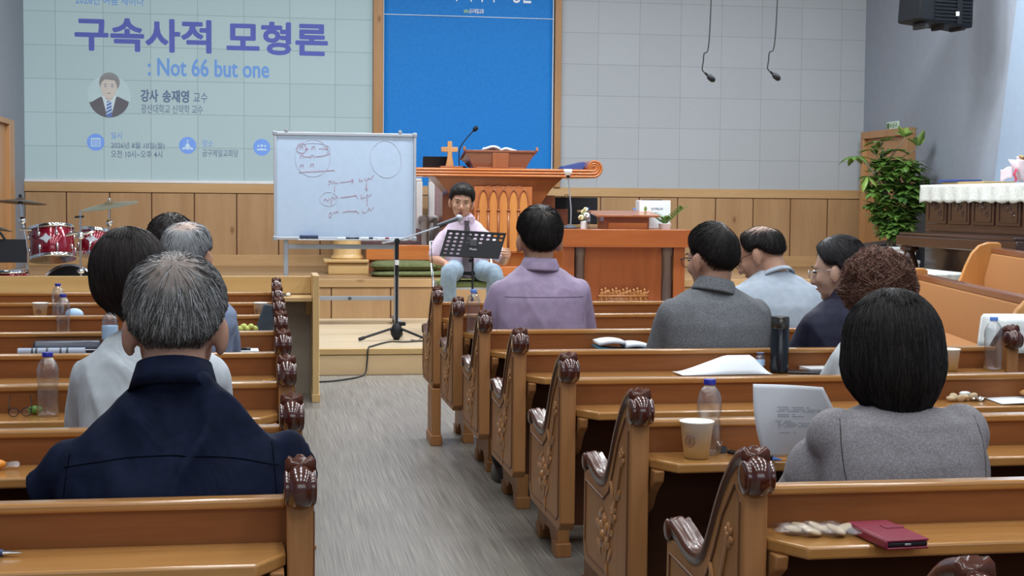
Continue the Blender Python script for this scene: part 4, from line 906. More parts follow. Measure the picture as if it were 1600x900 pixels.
# ------------------------------------------------------------------ whiteboard on its stand
wb = thing('whiteboard', 'white dry-erase board on a grey wheeled stand, with faint red handwriting', 'whiteboard', (0, 0, 0))
BX0, BX1, BZ0, BZ1, BY = .065, 1.292, .930, 1.856, 12.85
MB().box(BX0 + .015, BX1 - .015, BY, BY + .012, BZ0 + .015, BZ1 - .015).build('board_surface', MT['board'], wb, smooth=False)
fr = MB().box(BX0, BX1, BY - .012, BY + .02, BZ1 - .026, BZ1).box(BX0, BX1, BY - .012, BY + .02, BZ0, BZ0 + .024).box(BX0, BX0 + .022, BY - .012, BY + .02, BZ0 + .024, BZ1 - .026).box(BX1 - .022, BX1, BY - .012, BY + .02, BZ0 + .024, BZ1 - .026).build('board_frame', MT['alu'], wb, bevel=.003)
for cx in (BX0 + .012, BX1 - .012):
    for cz in (BZ0 + .012, BZ1 - .012): MB().box(cx - .02, cx + .02, BY - .017, BY + .024, cz - .02, cz + .02).build('corner_cap', MT['greymetal'], wb, bevel=.009, seg=3)
MB().box(BX0 + .20, BX1 - .08, BY - .065, BY - .012, BZ0 - .004, BZ0 + .008).build('pen_tray', MT['alu'], wb, bevel=.002)
for x in (BX0 + .105, BX1 - .14): MB().lathe([(.001, -.02), (.016, -.018), (.018, 0), (.01, .014), (.001, .02)], (x, BY + .004, BZ1 + .014), 12, 'Y').build('pivot_knob', MT['greymetal'], wb)
for x in (BX0 + .105, BX1 - .165):
    MB().box(x - .020, x + .020, BY + .022, BY + .055, PZ + .03, BZ0 + .35).build('stand_post', MT['greymetal'], wb, bevel=.004)
    MB().box(x - .020, x + .020, BY - .26, BY + .30, PZ + .028, PZ + .06).build('stand_foot', MT['greymetal'], wb, bevel=.004)
    for dy in (-.24, .28): MB().lathe([(.004, -.012), (.026, -.012), (.028, 0), (.026, .012), (.004, .012)], (x, BY + dy, PZ + .029), 14, 'X').build('caster', MT['rubber'], wb)
for z, zh in ((.42, .018), (BZ0 - .06, .02)): MB().box(BX0 + .12, BX1 - .18, BY + .026, BY + .050, z - zh, z + zh).build('cross_bar', MT['greymetal'], wb, bevel=.003)
for x in (.40, .72): MB().lathe([(.002, -.01), (.014, -.008), (.016, 0), (.002, .004)], (x, BY + .022, .42), 10, 'Y').build('bar_knob', MT['darkgrey'], wb)
def W(px, py):
    """photo-measured spot on the board face -> board coordinates"""
    return V((BX0 + (px - 427) / 224.5 * (BX1 - BX0), BY - .0012, BZ1 - (py - 206 - (px - 427) * .012) / 165.5 * (BZ1 - BZ0)))
def z4(x, y): return (400 + x / 4.286, 190 + y / 4.286)
def strokes(name, lines, mat, r=.0016):
    b = MB()
    for ln in lines: b.tube([W(*z4(*p)) for p in ln], r, 5)
    return b.build(name, mat, wb)
def circ(cx, cy, rx, ry, a0=0, a1=360, tilt=0, n=40):
    out = []
    for i in range(n + 1):
        a = R(a0 + (a1 - a0) * i / n); x, y = rx * cos(a), ry * sin(a); out.append((cx + x * cos(R(tilt)) - y * sin(R(tilt)), cy + x * sin(R(tilt)) + y * cos(R(tilt))))
    return out
strokes('circle_marks', [circ(378, 240, 118, 122, 0, 358), circ(872, 247, 104, 124, -20, 335, -14), circ(485, 510, 58, 46, -60, 285), circ(380, 180, 115, 38, 130, 400)], MT['ink_grey'], .0015)
def nn_(x, y, s=1.0): return [(x - 10 * s, y + 12 * s), (x - 6 * s, y - 12 * s), (x - 2 * s, y - 6 * s), (x + 8 * s, y - 14 * s), (x + 12 * s, y + 10 * s)]
wr = [nn_(300, 175), nn_(380, 175), [(325, 182), (350, 180)], [(337, 172), (338, 192)], [(418, 180), (436, 179)], [(448, 168), (444, 190)], [(462, 165), (456, 182), (478, 180)], [(476, 162), (474, 192)], nn_(303, 233), nn_(373, 233), nn_(303, 296), nn_(372, 290), circ(302, 178, 32, 32, 0, 350), [(285, 338), (330, 332), (420, 328), (525, 321)], [(318, 232), (360, 233)], [(390, 232), (440, 228), (495, 212)],
      [(480, 395), (500, 388), (492, 412), (482, 418)], [(505, 395), (512, 412), (522, 392), (530, 410), (548, 402)], [(560, 402), (605, 398), (648, 390)], [(640, 376), (650, 390), (640, 412)], [(690, 375), (692, 398), (706, 385), (716, 398)], [(728, 375), (742, 395), (752, 372), (768, 382), (790, 352)], [(525, 425), (524, 465)], [(740, 405), (740, 458)], [(732, 440), (740, 458), (750, 442)],
      [(450, 525), (462, 508), (480, 528), (492, 506)], [(500, 520), (512, 494), (524, 516), (538, 490), (548, 506)], [(565, 502), (620, 496), (665, 488)], [(658, 486), (672, 490), (680, 508)], [(706, 482), (704, 510), (728, 500)], [(735, 505), (748, 480), (756, 500), (775, 476)], [(503, 520), (500, 560)], [(745, 505), (746, 560)],
      [(486, 618), (498, 598), (508, 612), (498, 636), (486, 626)], [(515, 608), (522, 596), (532, 606), (540, 590), (552, 604)], [(580, 600), (620, 592), (668, 596)], [(660, 586), (682, 600), (690, 610)], [(712, 590), (718, 608), (738, 598)], [(745, 598), (760, 570), (770, 592), (790, 566)]]
strokes('handwriting', wr, MT['ink_red'], .0015)
t = thing('board_eraser', 'dark blue felt eraser lying on the whiteboard tray', 'eraser', (.365, BY - .04, BZ0 + .008))
MB().box(-.08, .08, -.022, .022, .012, .034).build('eraser_back', MT['navyplastic'], t, bevel=.006)
MB().box(-.078, .078, -.021, .021, 0, .012).build('felt_pad', MT['rubber'], t, bevel=.002)
for i, (x, mk, lb) in enumerate(((.66, 'white', 'leftmost marker pen on the whiteboard tray'), (.74, 'rubber', 'second marker pen from the left on the whiteboard tray'), (.86, 'white', 'third marker pen from the left on the whiteboard tray'), (1.00, 'white', 'rightmost marker pen on the whiteboard tray'))):
    t = thing('marker_pen', lb, 'pen', (x, BY - .04, BZ0 + .016), 0, 'marker pens on the tray')
    MB().tube([(-.05, 0, 0), (.02, 0, 0)], .008, 10).build('barrel', MT[mk], t); MB().tube([(.02, 0, 0), (.055, 0, 0)], .009, 10).build('cap', MT['black'] if i < 3 else MT['red'], t)
# ------------------------------------------------------------------ music stand, microphone stand, cable, folding chair
def ringhole(b, x0, x1, z0, z1, cx, cz, rx, rz, y0, y1):
    """a cell of perforated plate: rectangle with an oval hole, solid"""
    n = 16; out = []; inn = []
    for i in range(n):
        a = 2 * pi * i / n; c, s = cos(a), sin(a); k = 1 / max(abs(c), abs(s))
        out.append(((x0 + x1) / 2 + (x1 - x0) / 2 * c * k, (z0 + z1) / 2 + (z1 - z0) / 2 * s * k)); inn.append((cx + rx * c, cz + rz * s))
    vs = [(x, y, z) for y in (y0, y1) for x, z in out + inn]; m = 2 * n; fs = []
    for i in range(n):
        j = (i + 1) % n; fs += [(i, j, n + j, n + i), (m + i, m + n + i, m + n + j, m + j), (n + i, n + j, m + n + j, m + n + i)]
    b.add(vs, fs)
ms = thing('music_stand', 'black perforated music stand in front of the seated lecturer', 'music stand', (1.605, 11.45, PZ))
b = MB(); PW, PH = .470, .205
cw, ch = PW / 9.3, PH / 6.4
holes = set([(r, c) for r in range(6) for c in range(3)] + [(r, c) for r in range(3) for c in range(3, 6)] + [(r, c) for r in range(2) for c in range(6, 9)])
for r in range(6):
    for c in range(9):
        x0 = -PW / 2 + .01 + c * cw; z1 = PH / 2 - .012 - r * ch; x1, z0 = x0 + cw, z1 - ch
        if (r, c) in holes: ringhole(b, x0, x1, z0, z1, (x0 + x1) / 2, (z0 + z1) / 2, cw * .29, ch * .27, 0, .003)
        else: b.box(x0, x1, 0, .003, z0, z1)
b.box(-PW / 2, -PW / 2 + .0101, -.004, .006, -PH / 2, PH / 2); b.box(-PW / 2 + .01 + 9 * cw, PW / 2, -.004, .006, -PH / 2, PH / 2)
b.box(-PW / 2, PW / 2, -.004, .006, PH / 2 - .0121, PH / 2); b.box(-PW / 2, PW / 2, -.004, .03, -PH / 2 - .004, PH / 2 - .012 - 6 * ch)
tm = M.Translation((0, 0, .752)) @ M.Rotation(R(3), 4, 'Y') @ M.Rotation(R(-16), 4, 'X')
sh = MB(); 
b.v = [tuple(tm @ V((x + .055 * z / PH, y, z))) for x, y, z in b.v]
b.build('perforated_desk', MT['black'], ms, smooth=False)
g = MB().box(-.03, .03, -.006, .0, -.02, .035); g.v = [tuple(tm @ V(p)) for p in g.v]; g.build('tilt_bracket', MT['blackmetal'], ms, bevel=.003)
g = text_obj('maker_mark', 'Music', MT['alu'], -.028, .028, -.052, -.034, -.001, ms, .0); g.matrix_local = tm
MB().tube([(.0, .03, .735), (0, .03, .33)], .009, 10).build('upper_tube', MT['blackmetal'], ms)
MB().tube([(.0, .03, .36), (0, .03, .06)], .013, 10).build('lower_tube', MT['blackmetal'], ms)
for z, dx in ((.62, -.02), (.365, .022)): MB().lathe([(.003, -.014), (.014, -.012), (.016, 0), (.014, .012), (.003, .014)], (dx, .02, z), 12, 'Y').build('clamp_knob', MT['black'], ms)
for a in (90, 210, 330): MB().tube([(0, .03, .12), (.26 * cos(R(a)), .03 + .26 * sin(R(a)), .008)], .008, 8).build('leg', MT['blackmetal'], ms)

mc = thing('microphone_stand', 'black boom microphone stand on the platform, beside the whiteboard', 'microphone stand', (1.005, 11.45, PZ))
MB().tube([(0, 0, .06), (0, 0, .76)], .0115, 12).build('pole', MT['blackmetal'], mc)
MB().tube([(0, 0, .76), (0, 0, .50)], .015, 12).build('grip_tube', MT['black'], mc)
MB().tube([(0, 0, .585), (0, 0, .625)], .0155, 12).build('tape_band', MT['white'], mc)
MB().lathe([(.02, .0), (.045, .04), (.05, .07), (.035, .11), (.018, .13)], (0, 0, .0), 16).build('leg_hub', MT['black'], mc)
MB().box(.02, .07, -.015, .015, .11, .14).build('hub_knob', MT['black'], mc, bevel=.006)
for a in (198, 318, 78):
    l = MB().tube([(.02 * cos(R(a)), .02 * sin(R(a)), .095), (.30 * cos(R(a)), .30 * sin(R(a)), .018)], .010, 8).build('leg', MT['blackmetal'], mc)
    MB().tube([(.27 * cos(R(a)), .27 * sin(R(a)), .026), (.315 * cos(R(a)), .315 * sin(R(a)), .014)], .014, 8).build('rubber_foot', MT['rubber'], l)
MB().lathe([(.004, -.02), (.022, -.018), (.024, 0), (.022, .018), (.004, .02)], (0, 0, .77), 14, 'Y').build('boom_clamp', MT['black'], mc)
MB().tube([(-.115, -.01, .755), (.0, -.01, .775), (.26, .12, .855), (.37, .18, .892)], .0075, 8).build('boom_arm', MT['greymetal'], mc)
MB().tube([(.355, .172, .885), (.40, .195, .905)], .016, 10).build('microphone_clip', MT['black'], mc)
m_ = MB().tube([(.33, .165, .892), (.50, .225, .945)], [.012, .020], 12).build('microphone_body', MT['darkgrey'], mc)
MB().ell((.515, .232, .950), (.032, .030, .030), 14, 10).build('microphone_grille', MT['greymetal'], m_, smooth=True)
MB().tube(curve_pts([(.335, .165, .902), (.28, .15, .83), (.285, .06, .55), (.27, .02, .25), (.20, .0, .02), (.10, -.10, .008)], 8), .0035, 6).build('microphone_lead', MT['rubber'], mc)
t = thing('floor_cable', 'thin black cable hanging over the platform edge onto the aisle floor', 'cable', (0, 0, 0))
MB().tube(curve_pts([(1.30, 11.6, PZ + .006), (1.22, 11.32, PZ + .007), (1.05, 11.20, PZ + .007), (.93, 11.22, PZ + .007), (.78, 10.9, PZ + .008), (.735, 10.735, PZ + .004), (.725, 10.72, .09), (.70, 10.66, .012), (.58, 10.45, .008), (.40, 10.3, .008), (.2, 10.33, .008)], 8), .006, 6).build('cable_run', MT['rubber'], t)
fc = thing('folding_chair', 'grey metal chair with green cushions under the seated lecturer', 'chair', (1.62, 12.12, PZ))
MB().box(-.22, .22, -.24, .20, .385, .43).build('seat_pad', MT['greenseat'], fc, bevel=.018, seg=3)
MB().box(-.215, .215, -.23, .19, .365, .385).build('seat_pan', MT['white'], fc, bevel=.004)
b = MB().ell((0, .275, .60), (.242, .03, .12), 20, 10); b.build('back_pad', MT['greenseat'], fc, smooth=True)
for sx in (-1, 1):
    MB().tube([(sx * .262, -.28, .012), (sx * .258, -.08, .38), (sx * .255, .10, .52), (sx * .250, .28, .74)], .010, 8).build('side_frame', MT['alu'], fc)
    MB().tube([(sx * .250, .28, .014), (sx * .250, -.06, .38), (sx * .250, -.10, .42)], .012, 8).build('rear_leg', MT['alu'], fc)
MB().tube([(-.250, .28, .74), (.250, .28, .74)], .011, 8).build('top_bar', MT['alu'], fc)
MB().tube([(-.262, -.26, .07), (.262, -.26, .07)], .009, 8).build('cross_bar', MT['alu'], fc)

# ------------------------------------------------------------------ drum kit at the left of the stage
def cymbal_prof(r): return [(.006, .0), (.006, .018), (r * .10, .022), (r * .17, .012), (r * .2, .006), (r * .6, -.006), (r, -.022), (r, -.024), (r * .6, -.009), (r * .2, .003), (.006, .012)]
def cymbal_stand(label, loc, h, r, tilt, mat, boom=0.0, name='cymbal_stand'):
    t = thing(name, label, 'cymbal', loc, 0, 'cymbals of the drum kit')
    cy = MB().lathe(cymbal_prof(r), (0, 0, 0), 40); cy.xf(M.Translation((boom, 0, h)) @ tilt).build('cymbal', MT[mat], t)
    g = MB().lathe([(.003, -.03), (.018, -.028), (.020, -.006), (.012, .024), (.016, .034), (.009, .05), (.003, .052)], (boom, 0, h), 14).build('wing_nut', MT['chrome'] if mat == 'cymbal' else MT['black'], t)
    MB().tube([(boom, 0, h + .02), (boom * .7, 0, h - .16)], .007, 8).build('tilter_rod', MT['chrome'], t)
    MB().ell((boom * .7, -.01, h - .17), (.032, .028, .034), 12, 8).build('tilter_joint', MT['chrome'], t)
    MB().tube([(boom * .7, 0, h - .17), (0, 0, h - .42), (0, 0, .25)], .0105, 10).build('upper_tube', MT['chrome'], t)
    MB().tube([(0, 0, h - .42), (0, 0, .10)], .014, 10).build('lower_tube', MT['chrome'], t)
    MB().tube([(-.05, -.015, h - .24), (.04, -.015, h - .245)], .012, 8).build('wing_screw', MT['chrome'], t)
    for a in (20, 140, 260): MB().tube([(.015 * cos(R(a)), .015 * sin(R(a)), .34), (.24 * cos(R(a)), .24 * sin(R(a)), .012)], .010, 8).build('leg', MT['chrome'], t)
    return t
cymbal_stand('dark ride cymbal on a chrome stand at the left edge of the platform', (-1.96, 12.74, PZ), 1.062, .212, M.Rotation(R(-4), 4, 'X') @ M.Rotation(R(3), 4, 'Y'), 'cymbal_d', -.05)
cymbal_stand('bronze crash cymbal tilted on a chrome stand, right of the drum kit', (-1.36, 13.37, PZ), 1.036, .252, M.Rotation(R(-9), 4, 'Y') @ M.Rotation(R(6), 4, 'X'), 'cymbal')
cymbal_stand('lowest dark cymbal cut by the left picture edge', (-2.27, 12.95, PZ), .842, .165, M.Rotation(R(8), 4, 'Y') @ M.Rotation(R(-5), 4, 'X'), 'cymbal_d')
def drum(name, label, loc, r, h, rot, lugs=8, bottom_hoop=True, badge=True, shell='drumred'):
    """axis along local z, tilted by rot"""
    t = thing(name, label, 'drum', loc, 0, 'wine-red drums of the kit'); Rm = rot
    def bb(b, nm, m, par=t, **k): return b.xf(Rm).build(nm, m, par, **k)
    bb(MB().lathe([(r * .985, -h / 2), (r, -h / 2 + .004), (r, h / 2 - .004), (r * .985, h / 2)], (0, 0, 0), 40), 'shell', MT[shell])
    bb(MB().lathe([(.002, h / 2 + .001), (r * .99, h / 2 + .002), (r * .99, h / 2 + .008), (.002, h / 2 + .008)], (0, 0, 0), 40), 'batter_head', MT['white'])
    bb(MB().lathe([(.002, -h / 2 - .008), (r * .99, -h / 2 - .008), (r * .99, -h / 2 - .002), (.002, -h / 2 - .001)], (0, 0, 0), 40), 'resonant_head', MT['drumblack'])
    for z in (h / 2, -h / 2): bb(MB().lathe([(r * 1.0, z - .016), (r * 1.05, z - .016), (r * 1.065, z - .010), (r * 1.05, z - .002), (r * 1.05, z + .012), (r * 1.0, z + .014)], (0, 0, 0), 40), 'hoop', MT['chrome'])
    for k in range(lugs):
        a = 2 * pi * k / lugs + .35; c, s = cos(a), sin(a)
        for z in (h / 2 - .07, -h / 2 + .07):
            b = MB().ell((r * 1.03 * c, r * 1.03 * s, z), (.013, .013, .024), 10, 8)
            b.tube([(r * 1.045 * c, r * 1.045 * s, z), (r * 1.045 * c, r * 1.045 * s, z + (.075 if z > 0 else -.075))], .0045, 6); bb(b, 'lug', MT['chrome'])
    if badge:
        a = -pi / 2 - .12; q = V((r * cos(a), r * sin(a), .012))
        b = MB().prism([(-.055, 0), (-.02, .018), (0, .045), (.02, .018), (.055, 0), (.02, -.018), (0, -.045), (-.02, -.018)], 'Y', -.004, .004)
        b.xf(M.Translation(q)); bb(b, 'badge', MT['alu'])
    return t
rt = M.Rotation(R(-13), 4, 'X') @ M.Rotation(R(-5), 4, 'Y')
drum('tom_drum', 'wine-red tom drum with chrome hoops and badge, left of the pair', (-1.80, 13.02, .885), .184, .253, rt)
drum('tom_drum', 'darker wine-red tom drum right of the badged one, partly behind a stand', (-1.465, 13.22, .882), .138, .214, M.Rotation(R(-12), 4, 'X') @ M.Rotation(R(6), 4, 'Y'), 6)
t = drum('floor_tom', 'wine-red floor tom at the left picture edge beneath the black stand', (-2.13, 12.72, PZ), .18, .36, M.Translation((0, 0, .30)), 6, badge=False)
for a in (30, 150, 270): MB().tube([(.19 * cos(R(a)), .19 * sin(R(a)), .34), (.19 * cos(R(a)), .19 * sin(R(a)), .06), (.21 * cos(R(a)), .21 * sin(R(a)), .006)], .008, 8).build('leg', MT['chrome'], t)
t = thing('bass_drum', 'black-headed bass drum with chrome hoop, low behind the front desk', 'drum', (-1.66, 13.22, PZ + .262))
Rm = M.Rotation(R(90), 4, 'X')
MB().lathe([(.238, -.17), (.242, -.165), (.242, .165), (.238, .17)], (0, 0, 0), 44).xf(Rm).build('shell', MT['drumred'], t)
MB().lathe([(.002, .182), (.236, .180), (.236, .172), (.002, .172)], (0, 0, 0), 44).xf(Rm).build('front_head', MT['drumblack'], t, smooth=False)
MB().loft([[(r_ * cos(2 * pi * i / 44), r_ * sin(2 * pi * i / 44), z_) for i in range(44)] for r_, z_ in ((.243, .155), (.257, .157), (.259, .182), (.243, .184))], cap=False, closed=True).xf(Rm).build('hoop', MT['chrome'], t)
for k in range(8):
    a = 2 * pi * k / 8 + .3
    MB().tube([(.254 * cos(a), .254 * sin(a), .182), (.254 * cos(a), .254 * sin(a), .10)], .007, 6).xf(Rm).build('claw', MT['chrome'], t)
for dx in (-.24, .24): MB().tube([(dx * .85, -.1, -.10), (dx * 1.15, -.14, -.258)], .008, 8).build('spur', MT['chrome'], t)
t = thing('hardware_stand', 'chrome tom stand with clamps between the two tom drums', 'drum stand', (-1.535, 12.78, PZ))
MB().tube([(0, 0, .06), (0, 0, .98)], .009, 10).build('pole', MT['chrome'], t)
for z in (.41, .47, .76): MB().ell((0, -.01, z), (.032, .027, .024), 12, 8).build('clamp', MT['chrome'], t)
MB().tube([(-.12, .02, .77), (-.05, 0, .79), (.03, 0, .785), (.10, .03, .80)], .012, 8).build('holder_arm', MT['chrome'], t)
MB().tube([(-.045, 0, .925), (.03, 0, .93)], .009, 8).build('wing_screw', MT['black'], t)
for a in (30, 150, 270): MB().tube([(.012 * cos(R(a)), .012 * sin(R(a)), .30), (.20 * cos(R(a)), .20 * sin(R(a)), .010)], .009, 8).build('leg', MT['chrome'], t)
t = thing('music_stand', 'black sheet-music stand at the left edge before the drum kit', 'music stand', (-2.09, 12.25, PZ))
MB().prism([(-.21, .0), (.205, .0), (.19, .19), (-.21, .19)], 'Y', -.006, .006).xf(M.Translation((0, 0, .565)) @ M.Rotation(R(-14), 4, 'X')).build('desk_plate', MT['black'], t, bevel=.003)
MB().tube(curve_pts([(-.14, .04, .745), (-.11, .04, .80), (-.02, .04, .81), (.03, .04, .745)], 6), .010, 8).build('desk_handle', MT['black'], t)
MB().tube([(-.02, .025, .66), (-.02, .02, .06)], .012, 8).build('pole', MT['blackmetal'], t)
for a in (90, 210, 330): MB().tube([(-.02, .02, .12), (-.02 + .22 * cos(R(a)), .02 + .2 * sin(R(a)), .008)], .009, 8).build('leg', MT['blackmetal'], t)

# ------------------------------------------------------------------ piano at the right wall
pn = thing('piano', 'dark walnut upright piano against the right wall, under a white cloth', 'piano', (0, 0, 0))
QX, QY0, QY1, QB, QT = 6.30, 11.10, 13.42, PZ, 1.44
MB().box(QX, XR - .06, QY0, QY1, PZ + .06, QT).build('case', MT['piano'], pn, bevel=.006)
MB().box(QX - .03, XR - .055, QY0 - .02, QY1 + .02, QT, QT + .025).build('lid', MT['piano'], pn, bevel=.008)
MB().box(QX - .30, QX + .02, QY0, QY1, .885, .985).build('keybed', MT['piano'], pn, bevel=.01)
MB().box(QX - .29, QX + .01, QY0 + .05, QY1 - .05, .985, 1.015).build('key_lid', MT['piano'], pn, bevel=.008)
MB().box(QX - .012, QX + .001, QY0 + .02, QY1 - .02, 1.03, 1.06).build('music_ledge', MT['piano'], pn, bevel=.004)
for i in range(5):
    y1 = QY1 - .06 - i * .46; y0 = y1 - .40
    if y0 < QY0: break
    p = MB().box(QX - .012, QX + .001, y0, y1, 1.10, 1.36).build('carved_panel', MT['piano'], pn, bevel=.004)
    b = MB(); ym = (y0 + y1) / 2
    for a0, a1, z0, z1 in ((y0 + .04, y1 - .04, 1.13, 1.135), (y0 + .04, y1 - .04, 1.325, 1.33), (y0 + .04, y0 + .045, 1.13, 1.33), (y1 - .045, y1 - .04, 1.13, 1.33)): b.box(QX - .018, QX - .011, a0, a1, z0, z1)
    for k in range(9):
        a = k * .7; b.ell((QX - .013, ym + (.03 + .012 * k) * cos(a), 1.24 + .05 * sin(a * 1.3)), (.007, .026, .013), 8, 6, M.Rotation(a, 3, 'X'))
    b.build('panel_carving', MT['piano'], p)
for y in (QY0 + .12, QY1 - .14):
    MB().lathe([(.085, .885), (.09, .85), (.05, .82), (.075, .74), (.095, .66), (.085, .58), (.05, .5), (.045, .42), (.07, .36), (.06, PZ + .06)], (QX - .22, y, 0), 18).build('turned_leg', MT['piano'], pn)
    MB().box(QX - .32, QX + .05, y - .06, y + .06, PZ, PZ + .08).build('toe_block', MT['piano'], pn, bevel=.008)
MB().box(QX + .02, QX + .03, QY0 + .02, QY1 - .02, .3, .88).build('lower_panel', MT['piano'], pn)
t = thing('piano_cloth', 'white lace cloth spread over the top of the dark piano', 'cloth', (0, 0, 0))
def pcl(u, v):
    x = QX - .045 + (XR - .07 - QX + .03) * max(0, (u - .3) / .7); z = QT + .030 if u > .3 else QT + .030 - .165 * (1 - u / .3)
    y = QY0 - .03 + (QY1 - QY0 + .07) * v
    return (x - (.012 * sin(v * 60) + .010) * (1 - u / .3) if u < .3 else x, y, z + (.008 * sin(v * 75) if u < .05 else 0))
MB().sheet(pcl, 20, 90, .004).build('cloth_top', MT['lace'], t, smooth=True)
MB().sheet(lambda u, v: (QX - .04 + (XR - .07 - QX + .03) * u, QY1 + .035 + .008 * sin(u * 20), QT + .03 - .165 * v), 20, 6, .004).build('cloth_end', MT['lace'], t, smooth=True)
CT = QT + .032
t = thing('folder', 'dark blue and brown folder lying flat on the piano cloth, left end', 'book', (6.48, 12.62, CT))
MB().box(-.14, .16, -.28, .55, .0, .022).build('folder_cover', MT['tan'], t, bevel=.004)
MB().box(-.16, .10, .22, .60, .023, .046).build('blue_cover', MT['bluebook'], t, bevel=.006)
t = thing('flower_basket', 'pink-wrapped flower basket with ribbon on the white piano cloth', 'flowers', (6.48, 11.86, CT + .012))
b = MB()
for r_, z0, h in ((.10, 0, .17), (.13, .02, .17)): b.lathe([(r_ * .6, z0), (r_ * .75, z0 + h * .5), (r_ * 1.05, z0 + h), (r_ * 1.0, z0 + h), (r_ * .7, z0 + h * .5), (r_ * .55, z0 + .004)], (0, 0, 0), 22)
for i, v in enumerate(b.v):
    a = atan2(v[1], v[0]); k = 1 + .12 * sin(7 * a) * v[2] / .17; b.v[i] = (v[0] * k, v[1] * k, v[2] + .007 * sin(9 * a) * (v[2] > .1))
b.build('tissue_wrap', MT['pink'], t, smooth=True)
MB().sheet(lambda u, v: (-.10 - .03 * sin(u * 3), .04 + .20 * u, .03 + .10 * v + .008 * sin(u * 8) - .03 * u), 10, 6, .004).build('tissue_flap', MT['pink'], t, smooth=True)
MB().sheet(lambda u, v: (-.112 + .01 * sin(v * 8), -.05 + .04 * u, .0 + .11 * v), 4, 8, .004).build('ribbon', MT['pinkred'], t, smooth=True)
for i, (y, z, m_) in enumerate(((.03, .20, 'tan'), (-.06, .215, 'leafdark'), (-.10, .19, 'pink'), (.07, .19, 'pink'))):
    b = MB()
    for k in range(8): b.ell((-.02 + .02 * sin(k * 2), y + .024 * cos(k * .8), z + .020 * sin(k * .8)), (.018, .022, .013), 8, 6)
    b.build('blossom', MT[m_], t, smooth=True)
t = thing('silver_ornament', 'tall silver bird-shaped ornament beside the flower basket on the piano', 'ornament', (6.47, 11.62, CT))
MB().lathe([(.001, 0), (.05, 0), (.045, .015), (.015, .03), (.012, .06), (.04, .12), (.045, .16), (.03, .20), (.001, .21)], (0, 0, 0), 20).build('body', MT['silver'], t, smooth=True)
MB().tube(curve_pts([(0, .0, .18), (0, .02, .25), (0, .04, .29), (0, .015, .325)], 6), [.018] * 6 + [.015] * 6 + [.012] * 7, 10).build('neck', MT['silver'], t, smooth=True)
MB().ell((0, .008, .33), (.018, .026, .018), 12, 8).build('head', MT['silver'], t, smooth=True)

# white bench and boxes before the piano
t = thing('covered_bench', 'low bench under a white cloth on the platform beside the piano', 'bench', (5.72, 12.35, PZ))
MB().box(-.26, .26, -.50, .50, .43, .505).build('bench_top', MT['whitecloth'], t, bevel=.02)
for sx in (-.22, .24):
    for sy in (-.42, .42): MB().box(sx - .025, sx + .025, sy - .025, sy + .025, 0, .43).build('leg', MT['brown'], t)
t = thing('white_cabinet', 'low white cabinet with a dark slanting top edge, under the big plant', 'cabinet', (6.35, 14.95, SZ))
MB().prism([(-.45, 0), (.45, 0), (.45, .34), (-.45, .22)], 'X', -.25, .25).xf(M.Rotation(R(-90), 4, 'Z')).build('cabinet_body', MT['white'], t, bevel=.006)
MB().prism([(-.46, .222), (.46, .342), (.46, .362), (-.46, .242)], 'X', -.26, .26).xf(M.Rotation(R(-90), 4, 'Z')).build('dark_top', MT['darkgrey'], t, bevel=.004)
t = thing('white_carton', 'small white carton beside the dark piano leg, upper of two', 'box', (6.22, 13.86, SZ + .185), 0, 'white cartons')
MB().box(-.14, .14, -.12, .12, 0, .12).build('carton_body', MT['white'], t, bevel=.004); MB().box(-.146, .146, -.126, .126, .10, .125).build('carton_lid', MT['white'], t, bevel=.003)
t = thing('white_carton', 'larger white carton under the small one beside the piano', 'box', (6.22, 13.87, SZ), 0, 'white cartons')
MB().box(-.17, .17, -.15, .15, 0, .155).build('carton_body', MT['white'], t, bevel=.004); MB().box(-.176, .176, -.156, .156, .15, .183).build('carton_lid', MT['white'], t, bevel=.003)

# ------------------------------------------------------------------ large potted plant in front of the door
pt = thing('umbrella_plant', 'large leafy green potted plant in front of the wooden door', 'plant', (6.42, 14.45, SZ))
MB().lathe([(.001, 0), (.13, 0), (.16, .24), (.175, .25), (.175, .28), (.15, .28), (.14, .25), (.001, .25)], (0, 0, 0), 24).build('pot', MT['white'], pt)
MB().lathe([(.001, .245), (.142, .245), (.142, .255), (.001, .262)], (0, 0, 0), 20).build('soil', MT['rubber'], pt)
random.seed(11)
trunks = [curve_pts([(0, 0, .2), (-.02, -.02, .6), (-.10, -.03, .95), (-.14, -.03, 1.3)], 5), curve_pts([(.03, .0, .2), (.05, -.02, .6), (.12, 0, .9), (.1, 0, 1.2)], 5), curve_pts([(-.03, .02, .2), (-.05, 0, .7), (-.22, -.02, 1.05), (-.40, -.03, 1.22)], 5)]
for tr in trunks: MB().tube(tr, [.018 - .010 * i / len(tr) for i in range(len(tr))], 8).build('trunk', MT['stem'], pt)
cl = []
def whorl(c, n, L, wd, lift, mat, name='leaf_cluster'):
    b = MB(); a0 = random.uniform(0, 6)
    for k in range(n):
        a = a0 + 2 * pi * k / n + random.uniform(-.25, .25); el = lift + random.uniform(-.35, .25)
        d = V((cos(a) * cos(el), sin(a) * cos(el), sin(el))); leaf(b, V(c) + d * .02, d, L * random.uniform(.75, 1.15), wd * random.uniform(.85, 1.15), bend=random.uniform(.1, .5))
    b.build(name, MT[mat], pt, smooth=True)
